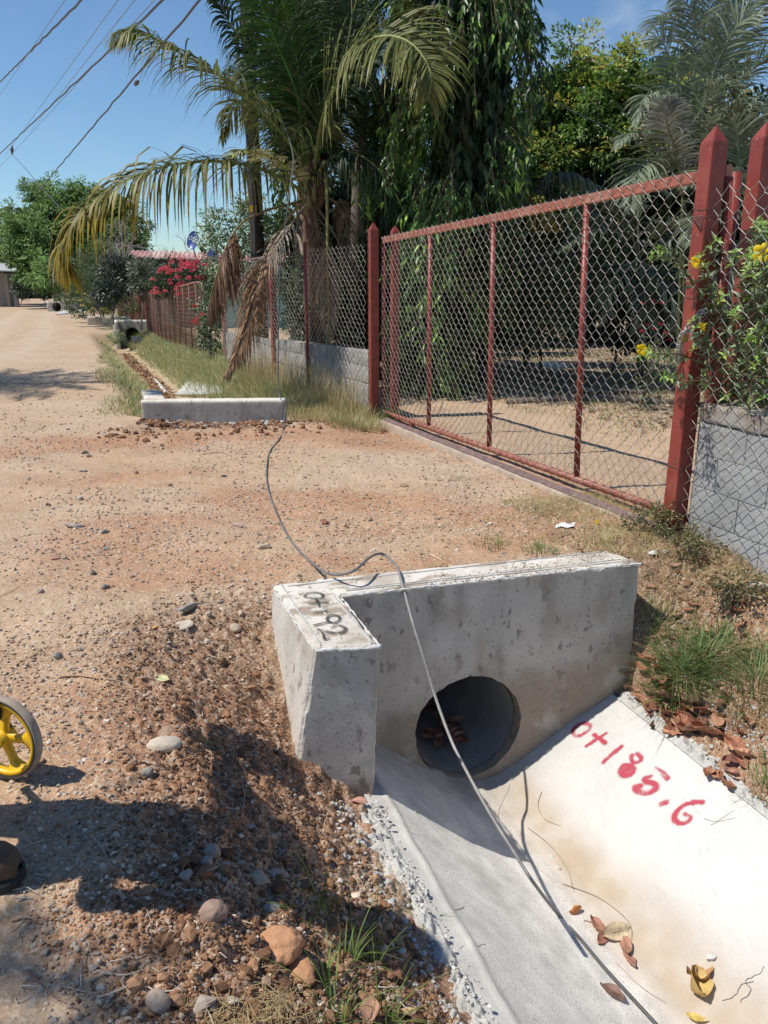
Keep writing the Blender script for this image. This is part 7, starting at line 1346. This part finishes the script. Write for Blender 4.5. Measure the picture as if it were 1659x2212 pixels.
for k, (px, py, w, lab, c, cu) in enumerate([(1245, 1975, 30, 'small orange curled leaf lying alone in the channel', (.55, .22, .07), 1.8), (1288, 2005, 46, 'brown leaf leaning on the pale leaf in the channel', (.40, .19, .13), 1.3), (1300, 2030, 40, 'brown leaf second from the top of the channel group', (.38, .18, .12), 1.), (1330, 2020, 66, 'long pale tan leaf in the channel', (.62, .49, .32), .6), (1352, 2048, 44, 'brown leaf right of the long pale leaf', (.42, .22, .15), 1.3), (1358, 2075, 44, 'lowest brown leaf of the channel group', (.44, .23, .16), 1.), (1322, 2148, 50, 'thin dark leaf tucked under the cable', (.22, .13, .10), 1.2),
    (1500, 2140, 66, 'large crumpled yellow-tan leaf at the lower right', (.60, .42, .16), 2.4), (1512, 2118, 50, 'curled brown flap standing behind the crumpled yellow leaf', (.48, .28, .12), 2.6), (1508, 2205, 40, 'small yellow leaf at the bottom edge', (.66, .50, .14), .8),
    (350, 1470, 36, 'pale green-yellow leaf lying on the red soil', (.62, .62, .34), .4), (775, 1735, 36, 'pinkish leaf at the corner of the wing wall', (.50, .26, .2), 1.), (888, 2005, 40, 'brown leaf in the mortar crumbs left of the channel', (.36, .17, .11), 1.3), (862, 2040, 34, 'dull tan leaf near the sprouts', (.46, .32, .16), 1.), (770, 2060, 36, 'tan leaf under the long-bladed sprout', (.46, .31, .16), 1.2), (850, 2110, 46, 'dark red leaf by the channel edge', (.25, .10, .08), 1.2), (800, 2195, 60, 'broad brown leaf at the bottom edge', (.46, .27, .18), 1.), (875, 2200, 54, 'tan leaf at the bottom edge beside the channel', (.52, .36, .2), 1.2), (575, 2010, 0, '', BN, 1), (1455, 1225, 30, 'pinkish dry leaf behind the headwall end', (.5, .3, .22), 1.)]):
    if w: dry_leaf(px, py, w*.88, lab, c, seed=200+k, curl=cu, ar=.62 if 'crumpled' in lab or 'broad' in lab else .48)
for k in range(16):
    P = W(3.5+.5*Rl.random(), 1.628+Rl.normal()*.07, -.965+.03*Rl.random()); dry_leaf(0, 0, 40, '%s dry leaf lying inside the near pipe mouth' % ('brown', 'reddish', 'pale brown', 'dark')[k % 4], [(.50, .24, .15), (.48, .19, .12), (.56, .36, .24), (.30, .14, .09)][k % 4], 'dry leaves inside the pipe mouth', seed=300+k, P=P, curl=1.4)
# paper scrap, yellow petal, sticks, twigs
M_PAPER = mat('paper', (.72, .72, .70), .8, attr=False, var=.08, vscale=40); q = hit(1221, 1138)
mb = MB(); n = 8; u, v = np.meshgrid(np.linspace(0, 1, n), np.linspace(0, 1, n), indexing='ij'); u = u.ravel(); v = v.ravel(); i, j = np.meshgrid(np.arange(n-1), np.arange(n-1), indexing='ij')
mb.add(np.stack([q.x+(u-.5)*.12+(v-.5)*.03, q.y+(v-.5)*.09, q.z+.006+.012*np.sin(u*5+v*3)**2], -1), np.stack([i*n+j, (i+1)*n+j, (i+1)*n+j+1, i*n+j+1], -1).reshape(-1, 4)); tag(mb.build('paper_scrap', M_PAPER), 'small white crumpled paper scrap on the driveway by the gate', 'paper scrap')
q = hit(1290, 1133); trumpet(q+Vector((0, 0, .018)), (.3, -.5, .8), .02, 'fallen_flower', None); o = bpy.data.objects[-1] if False else [o_ for o_ in bpy.data.objects if o_.name.startswith('fallen_flower')][0]; tag(o, 'tiny fallen yellow flower near the white paper scrap', 'flower')
def stick(pts, r, label, col=(.9, .75, .6), m=None, cat='stick', lift=None, name='stick', group=None, zz=None):
    P = [hit(a, b, (r*.7+.003) if lift is None else lift) for a, b in pts]
    mb = MB(); P = spline(P, 26); mb.tube(P, np.linspace(r, r*.5, 26), 5, col=col); return tag(mb.build(name, m or M_STRAW), label, cat, group)
M_STRAW = mat('dry_twig', (1, 1, 1), .85, attr=True, var=.2, vscale=40)
TAN = (.50, .33, .20); PAL_ = (.62, .52, .38); DKT = (.2, .15, .12)
for pts, r, lab, c in (([(128, 1466), (170, 1463), (215, 1468), (262, 1475)], .006, 'forked pinkish stick lying on the road left of the clods', TAN), ([(215, 1465), (250, 1482), (300, 1492)], .003, 'thin branch of the forked pinkish stick', TAN), ([(213, 1468), (232, 1490), (236, 1508)], .003, 'short branch pointing down from the forked stick', TAN), ([(187, 1537), (230, 1540), (272, 1555)], .002, 'thin curved brown stem below the forked stick', TAN),
    ([(420, 1540), (440, 1560), (470, 1568), (510, 1550), (545, 1536)], .0018, 'hair-thin curved stem in the reddish soil', TAN), ([(495, 1640), (520, 1690), (528, 1735), (510, 1775), (478, 1800)], .0035, 'long curved stem inside the person shadow', (.34, .25, .16)), ([(198, 1808), (222, 1838), (240, 1875)], .004, 'bent stick in the dark part of the shadow', (.4, .33, .26)), ([(60, 2100), (110, 2150), (170, 2185)], .003, 'reddish stick in the lower left soil', (.3, .17, .13)),
    ([(220, 2105), (270, 2110), (310, 2098)], .003, 'pale straw lying left of the orange clods', PAL_), ([(210, 2160), (262, 2142), (300, 2120)], .003, 'straw slanting up at the lower left', PAL_), ([(25, 1993), (60, 1985), (90, 1999)], .0035, 'tan stick in front of the boot', TAN), ([(388, 1790), (345, 1762), (395, 1740)], .0001, '', TAN),
    ([(755, 1690), (772, 1712), (800, 1722)], .005, 'hairy root poking out at the foot of the wing wall', (.36, .26, .2)), ([(0, 1290), (30, 1275), (58, 1255)], .002, 'thin stem at the left photo edge', TAN), ([(100, 1345), (170, 1350), (300, 1345), (365, 1330)], .0018, 'very long thin straw across the stony patch', TAN), ([(930, 1200), (950, 1210), (965, 1222)], .005, 'short pinkish stick behind the near headwall', (.62, .45, .32)), ([(430, 985), (470, 978), (500, 985)], .003, 'thin stick on the reddish band of driveway', DKT)):
    if lab: stick(pts, r, lab, c)
for pts, r, lab, c in (([(1128, 1635), (1100, 1700), (1078, 1745), (1082, 1790), (1130, 1850), (1200, 1905), (1218, 1912)], .0013, 'fine pale wire curling down the channel bottom', (.55, .5, .42)), ([(1218, 1912), (1290, 1940), (1345, 1980), (1364, 2010), (1360, 2045)], .0016, 'fine dark stem arching over the channel leaves', (.2, .15, .1)), ([(1112, 1650), (1135, 1690), (1140, 1740)], .0014, 'thin root strand below the pipe mouth', (.35, .25, .17)), ([(1170, 1712), (1162, 1740), (1175, 1770), (1210, 1786)], .0014, 'thin looped strand on the foot of the right slope', (.3, .22, .15)), ([(1140, 1790), (1190, 1830), (1225, 1880), (1240, 1930)], .0016, 'thin brown stem along the channel bottom', (.28, .2, .14)), ([(1260, 1990), (1295, 1998), (1326, 2010)], .0018, 'short brown stem above the pale leaf', (.33, .22, .14)), ([(1330, 2080), (1380, 2130), (1440, 2170)], .0015, 'pinkish thin stem below the channel leaves', (.5, .34, .25)),
    ([(1520, 1770), (1548, 1776), (1590, 1768)], .001, 'wispy grass seed stalk lying over the channel lip', (.35, .3, .22)), ([(1535, 1784), (1555, 1772), (1585, 1752)], .001, 'second wispy stalk crossing the first on the lip', (.35, .3, .22))):
    stick(pts, r, lab, c, cat='straw', name='straw')
Rs = np.random.default_rng(55)
mb = MB()
for k in range(420):
    px, py = Rs.uniform(0, 900), 1250+950*Rs.random()
    if px > 560 and py < 1750: continue
    q = hit(px, py, .006); a = Rs.uniform(0, 6.28); L = Rs.uniform(.02, .07); d = Vector((math.cos(a), math.sin(a), Rs.normal()*.12))*L; b = Vector((-d.y, d.x, .1*L))*Rs.normal()*.2; mb.tube([q, q+d*.5+b, q+d], [.0016, .0014, .0008], 3, col=[PAL_, TAN, (.7, .62, .5)][k % 3], cap=False)
o = mb.build('straw_bits', M_STRAW); o['kind'] = 'stuff'
# cracks in the left lip of the channel: thin dark lines painting the shade inside them
M_CRACK = mat('crack_shade', (.10, .09, .08), 1., attr=False, var=.1)
for pts in ([(962, 1974), (966, 1964), (978, 1966), (990, 1966), (1004, 1958)], [(975, 2065), (990, 2054), (1005, 2040), (1030, 2044), (1048, 2040)], [(1600, 2165), (1620, 2140), (1612, 2120), (1640, 2105), (1650, 2090)], [(1560, 2160), (1590, 2150), (1600, 2130), (1628, 2118)]):
    P = spline([hit(a, b, .0012) for a, b in pts], 30); P[:, :2] += np.stack([fbm(P[:, 0]*60, P[:, 1]*60, seed=3, oct=2), fbm(P[:, 0]*60, P[:, 1]*60, seed=8, oct=2)], -1)*.006; P[:, 2] = surf_z(P[:, 0], P[:, 1])+.003; mb = MB(); P[:, 2] -= .0022; mb.tube(P, .0010+.0005*np.abs(np.sin(np.arange(30)*1.7)), 4); mb.build('crack', M_CRACK, ch)

# yard: old logs, white sack, orange leaf bits
M_LOG = mat('old_log', (.15, .12, .10), .95, attr=False, var=.4, vscale=6, bump=.008, bscale=20)
for pts, r, lab in (([(1090, 872), (1240, 866), (1400, 872), (1520, 878)], .05, 'long fallen log nearer the gate, behind it'), ([(1070, 826), (1200, 822), (1330, 828)], .05, 'shorter fallen log farther behind the gate'), ([(1200, 848), (1290, 852), (1400, 850)], .05, 'thin pale plank-like branch between the two logs')):
    P = [hit(a, b, r*.6) for a, b in pts]; mb = MB(); mb.tube(spline(P, 24)+np.random.default_rng(3).normal(size=(24, 3))*.012, np.linspace(r, r*.75, 24), 9); tag(mb.build('fallen_log', M_LOG), lab, 'log')
q = hit(1190, 802, .08); mb = MB(); V = IV1; V, F = ico(3); V = V*np.array([.26, .14, .08])*(1+.25*fbm(V[:, 0]*2, V[:, 1]*2, V[:, 2]*2, seed=5, oct=3))[:, None]; mb.add(V+np.array(tuple(q)), F); tag(mb.build('white_sack', M_PAPER), 'crumpled white sack on the ground far behind the gate', 'sack')
q = hit(300, 741, .10); mb = MB(); mb.tube([q+Vector((-.22, 0, 0)), q+Vector((.22, .02, 0))], .13, 12, col=(.5, .42, .33)); tag(mb.build('concrete_lump', M_STONE), 'pale round lump lying before the far pipe mouth', 'rubble')

# ------------------------------------------------------------------ measuring wheel and its operator (mostly left of the frame)
M_YWH = mat('yellow_plastic', (.78, .46, .012), .35, attr=False, var=.07, vscale=20, spec=.5); M_TYRE = mat('dusty_rubber', (.36, .30, .24), .9, attr=False, var=.25, vscale=25, bump=.0005); M_RUBB = mat('black_rubber', (.03, .03, .03), .6, attr=False)
wc = atz(8, 1592, .142); wz = gz(wc.x, wc.y); WR = .140; wc.z = max(wc.z, wz+WR+.002)
wax = Vector((-.30, -.95, .05)).normalized(); wu = Vector((0, 0, 1)).cross(wax).normalized(); wv_ = wax.cross(wu)
whl = thing('measuring_wheel', 'yellow spoked distance measuring wheel with grey tyre at the left edge', 'measuring wheel', (wc.x, wc.y, wz))
def ringsurf(prof, n=72, parent=whl, name='', m=None, c=None):
    a = np.arange(n)*2*np.pi/n; c = c or wc; U = np.array(tuple(wu)); Vv = np.array(tuple(wv_)); A = np.array(tuple(wax)); k = len(prof); pts = np.array([[np.array(tuple(c))+A*x+(U*math.cos(q)+Vv*math.sin(q))*r for q in a] for x, r in prof]).reshape(-1, 3); i, j = np.meshgrid(np.arange(k), np.arange(n), indexing='ij')
    F = np.stack([i*n+j, i*n+(j+1) % n, ((i+1) % k)*n+(j+1) % n, ((i+1) % k)*n+j], -1).reshape(-1, 4); mb = MB(); mb.add(pts, F); return mb.build(name, m, parent)
ringsurf([(-.016, WR-.008), (-.016, WR-.003), (-.011, WR), (.011, WR), (.016, WR-.003), (.016, WR-.008)], name='tyre', m=M_TYRE)
ringsurf([(-.0175, WR-.011), (-.0175, WR-.0082), (.0175, WR-.0082), (.0175, WR-.011)], name='rim_band', m=M_RUBB)
ringsurf([(-.0155, WR-.024), (-.0155, WR-.0112), (.0155, WR-.0112), (.0155, WR-.024), (.004, WR-.027), (-.004, WR-.027)], name='rim', m=M_YWH)
for k in range(5):
    a0 = k*2*math.pi/5+.10; mb = MB(); N_ = 14; V = []
    for q in range(N_):
        f = q/(N_-1); r = .02+(WR-.045)*f+.0; a = a0; hw_ = .013+.042*max(0, f-.62)**1.35*3.2+.012*max(0, .3-f)
        c_ = wc+(wu*math.cos(a)+wv_*math.sin(a))*r; tn = (-wu*math.sin(a)+wv_*math.cos(a)); th_ = .007
        V += [c_+tn*hw_+wax*th_, c_-tn*hw_+wax*th_, c_-tn*hw_-wax*th_, c_+tn*hw_-wax*th_]
    i = np.arange(N_-1)[:, None]*4; j = np.arange(4)[None]; F = np.stack([i+j, i+(j+1) % 4, i+4+(j+1) % 4, i+4+j], -1).reshape(-1, 4); mb.add([tuple(v) for v in V], F); mb.build('spoke', M_YWH, whl)
ringsurf([(-.03, .004), (-.03, .026), (.03, .026), (.03, .004)], n=24, name='hub', m=M_YWH)
hand = Vector((-1.50, 1.90, .93)); mb = MB(); fk = wc+wax*-.0+Vector((0, 0, 0)); mb.tube([wc-wax*.035, wc-wax*.035+Vector((-.02, -.06, .16)), Vector((-1.45, 2.14, .50)), hand], .012, 10); mb.tube([hand+Vector((0, .03, -.05)), hand, hand+Vector((0, -.10, .03))], .017, 10); mb.build('handle', M_RUBB, whl)

M_CLOTH = mat('work_cloth', (.10, .13, .20), .95, attr=False, var=.15, vscale=30, bump=.002); M_SHIRT = mat('work_shirt', (.42, .40, .36), .95, attr=False, var=.1, vscale=30, bump=.002); M_SKIN = mat('skin', (.33, .18, .11), .55, attr=False, var=.08); M_BOOT = mat('muddy_leather', (.13, .085, .055), .75, attr=False, var=.4, vscale=22, bump=.0015, bscale=60); M_SOLE = mat('dark_sole', (.05, .045, .04), .85, attr=False, var=.3); M_HAT = mat('straw_hat', (.55, .45, .28), .9, attr=False, var=.15, vscale=40)
per = thing('person', 'worker in boots standing at the left edge, only a boot toe in view', 'person', (-1.30, 1.80, 0))
def skin(name, chains, m, parent, sub=2):
    verts = []; edges = []; rad = []; key = {}
    for ch_ in chains:
        prev = None
        for p, r in ch_:
            kx = tuple(round(v, 4) for v in p)
            if kx not in key: key[kx] = len(verts); verts.append(p); rad.append(r)
            if prev is not None: edges.append((prev, key[kx]))
            prev = key[kx]
    me = bpy.data.meshes.new(name); me.from_pydata(verts, edges, []); o = bpy.data.objects.new(name, me); C.objects.link(o); md = o.modifiers.new('s', 'SKIN'); md.use_smooth_shade = True
    for v, r in zip(me.skin_vertices[0].data, rad): v.radius = (r, r) if np.isscalar(r) else r
    me.skin_vertices[0].data[0].use_root = True
    sb = o.modifiers.new('u', 'SUBSURF'); sb.levels = sub; sb.render_levels = sub
    dg = bpy.context.evaluated_depsgraph_get(); me2 = bpy.data.meshes.new_from_object(o.evaluated_get(dg)); bpy.data.objects.remove(o); me2.materials.clear(); me2.materials.append(m)
    for p in me2.polygons: p.use_smooth = True
    return link(name, me2, parent)
px0 = -1.40; py0 = 1.86
pel = (px0, py0, .88); LF = (px0+.02, py0-.10, .10); RF_ = (px0-.10, py0+.14, .10)
che = (px0+.05, py0+.02, 1.22); nk = (px0+.03, py0+.02, 1.40); hd = (px0+.07, py0+.0, 1.54); ht = (px0+.07, py0+.0, 1.66)
shL = (px0+.07, py0+.21, 1.34); shR = (px0+.07, py0-.19, 1.34)
elL = (px0+.0, py0+.46, 1.24); haL = (px0-.06, py0+.62, 1.30); elR = (px0-.02, py0-.27, 1.08); haR = (px0+.03, py0-.02, .97)
skin('body', [[(pel, .13), ((px0+.02, py0, 1.04), .12), (che, .15), (nk, .055), (hd, .085), (ht, .075)], [(che, .15), (shL, .07), (elL, .045), (haL, .032)], [(che, .15), (shR, .07), (elR, .045), (haR, .032)], [(pel, .13), ((px0, py0-.10, .80), .10), ((px0+.03, py0-.11, .46), .065), (LF, .05)], [(pel, .13), ((px0-.02, py0+.11, .80), .10), ((px0-.05, py0+.13, .46), .065), (RF_, .05)]], M_SKIN, per)
skin('trousers', [[((px0, py0, .92), .150), (pel, .148), ((px0, py0-.10, .78), .112), ((px0+.03, py0-.11, .46), .082), ((LF[0], LF[1], .14), .075)], [(pel, .148), ((px0-.02, py0+.11, .78), .112), ((px0-.05, py0+.13, .46), .082), ((RF_[0], RF_[1], .14), .075)]], M_CLOTH, per)
skin('shirt', [[((px0, py0, .78), .17), ((px0, py0, .90), .185), ((px0+.02, py0, 1.04), .165), (che, .178), ((px0+.05, py0+.02, 1.35), .09)], [(che, .178), (shL, .085), ((px0+.045, py0+.36, 1.28), .062)], [(che, .178), (shR, .085), ((px0+.02, py0-.24, 1.20), .062)]], M_SHIRT, per)
for hx, dr in ((haL, Vector((.1, 1, .1))), (haR, Vector((.3, 1, -.2)))):
    dr = dr.normalized(); sdv = dr.cross(Vector((0, 0, 1))).normalized(); chn_ = [[(hx, .030), (tuple(Vector(hx)+dr*.07), .034)]]
    for k, (o_, L_) in enumerate(((-.030, .065), (-.010, .078), (.011, .074), (.031, .058))): b = Vector(hx)+dr*.07; chn_.append([(tuple(Vector(hx)+dr*.07), .034), (tuple(b+sdv*o_+dr*.02), .011), (tuple(b+sdv*o_*1.1+dr*L_*.7-Vector((0, 0, .014))), .009), (tuple(b+sdv*o_*1.1+dr*L_-Vector((0, 0, .036))), .0075)])
    chn_.append([(hx, .030), (tuple(Vector(hx)+dr*.03-sdv*.042-Vector((0, 0, .01))), .012), (tuple(Vector(hx)+dr*.065-sdv*.055-Vector((0, 0, .02))), .009)]); skin('hand', chn_, M_SKIN, per, 1)
mb = MB(); a = np.arange(40)*2*np.pi/40; prof = [(.165, -.015), (.16, -.02), (.10, .0), (.098, .07), (.08, .105), (.0, .11)]; hc = np.array(ht)+np.array([0, 0, .035])
mb.add(np.array([[hc+np.array([r*math.cos(q), r*math.sin(q)*.92, z+.02*math.cos(2*q)*(r > .12)]) for q in a] for r, z in prof]).reshape(-1, 3), np.stack([(lambda i, j: i*40+j)(*np.meshgrid(np.arange(5), np.arange(40), indexing='ij')), (lambda i, j: i*40+(j+1) % 40)(*np.meshgrid(np.arange(5), np.arange(40), indexing='ij')), (lambda i, j: (i+1)*40+(j+1) % 40)(*np.meshgrid(np.arange(5), np.arange(40), indexing='ij')), (lambda i, j: (i+1)*40+j)(*np.meshgrid(np.arange(5), np.arange(40), indexing='ij'))], -1).reshape(-1, 4)); mb.build('hat', M_HAT, per)
Hd = Vector(hd)+Vector((.085, 0, 0))
for nm, lst in (('nose', [(Hd+Vector((-.005, 0, .03)), Hd+Vector((.022, 0, -.005)), .012)]), ('mouth', [(Hd+Vector((-.004, -.02, -.038)), Hd+Vector((-.004, .02, -.038)), .006)])):
    mb = MB(); [mb.tube([A_, (A_+B_)/2+Vector((.004, 0, 0)), B_], rr2, 6) for A_, B_, rr2 in lst]; mb.build(nm, M_SKIN, per)
for sd in (-1, 1):
    mb = MB(); V, F = ico(2); mb.add(V*.010+np.array(tuple(Hd+Vector((-.008, sd*.032, .028)))), F); mb.build('eye', M_PAPER, per); mb = MB(); mb.add(V*np.array([.018, .008, .03])+np.array(tuple(Hd+Vector((-.09, sd*.088, .01)))), F); mb.build('ear', M_SKIN, per)
# boots: lofted sections, toes point right, into the picture
def boot(ank, toe_dir, L=.30):
    d = Vector(toe_dir).normalized(); sd = Vector((-d.y, d.x, 0)); A = Vector((ank[0], ank[1], gz(ank[0], ank[1])+.012)); mb = MB(); secs = [(-.08, .030, .16), (-.085, .042, .19), (-.03, .046, .20), (.02, .045, .15), (.06, .047, .105), (.10, .051, .088), (.14, .053, .080), (.165, .045, .068), (.180, .033, .050), (.188, .015, .03)]
    n = 16; V = []
    for x, w_, h_ in secs:
        for k in range(n): a = k*2*math.pi/n; cx_, cz_ = math.cos(a), math.sin(a); e = .7; V.append(tuple(A+d*x+sd*(w_*math.copysign(abs(cx_)**e, cx_))+Vector((0, 0, .018+h_/2+h_/2*math.copysign(abs(cz_)**e, cz_)))))
    i, j = np.meshgrid(np.arange(len(secs)-1), np.arange(n), indexing='ij'); mb.add(V, np.stack([i*n+j, i*n+(j+1) % n, (i+1)*n+(j+1) % n, (i+1)*n+j], -1).reshape(-1, 4)); o = mb.build('boot', M_BOOT, per)
    mb = MB(); V = []
    for x, w_, h_ in secs:
        w_ = w_+.004; x = x+(.005 if x > .15 else (-.006 if x < -.08 else 0))
        for a_, z in ((1, .026), (1, 0), (-1, 0), (-1, .026)): V.append(tuple(A+d*x+sd*w_*a_+Vector((0, 0, z))))
    i, j = np.meshgrid(np.arange(len(secs)-1), np.arange(4), indexing='ij'); mb.add(V, np.stack([i*4+j, i*4+(j+1) % 4, (i+1)*4+(j+1) % 4, (i+1)*4+j], -1).reshape(-1, 4)); mb.add(V[:4], [[0, 1, 2, 3]]); mb.add(V[-4:], [[3, 2, 1, 0]]); s_ = mb.build('sole', M_SOLE, per)
bt = hit(46, 1912); bd = Vector((1, .03, 0)).normalized(); boot((bt.x-bd.x*.188, bt.y-.0, 0), bd); boot((RF_[0]-.02, RF_[1], 0), (1, .25, 0))
M_BOARD = mat('clip_board', (.22, .13, .07), .7, attr=False, var=.1)
cbp = Vector((px0-.06, py0+.66, 1.28)); cbd = thing('clipboard', 'clipboard held up in the left hand of the worker', 'clipboard', tuple(cbp)); bevbox('board', M_BOARD, cbd, cbp+Vector((-.10, -.08, .03)), (.20, .05, .02), (-.07, .26, .05), (0, -.0, .006), .001); bevbox('paper', M_PAPER, cbd, cbp+Vector((-.09, -.065, .0385)), (.18, .045, .018), (-.065, .235, .045), (0, 0, .003), 0)
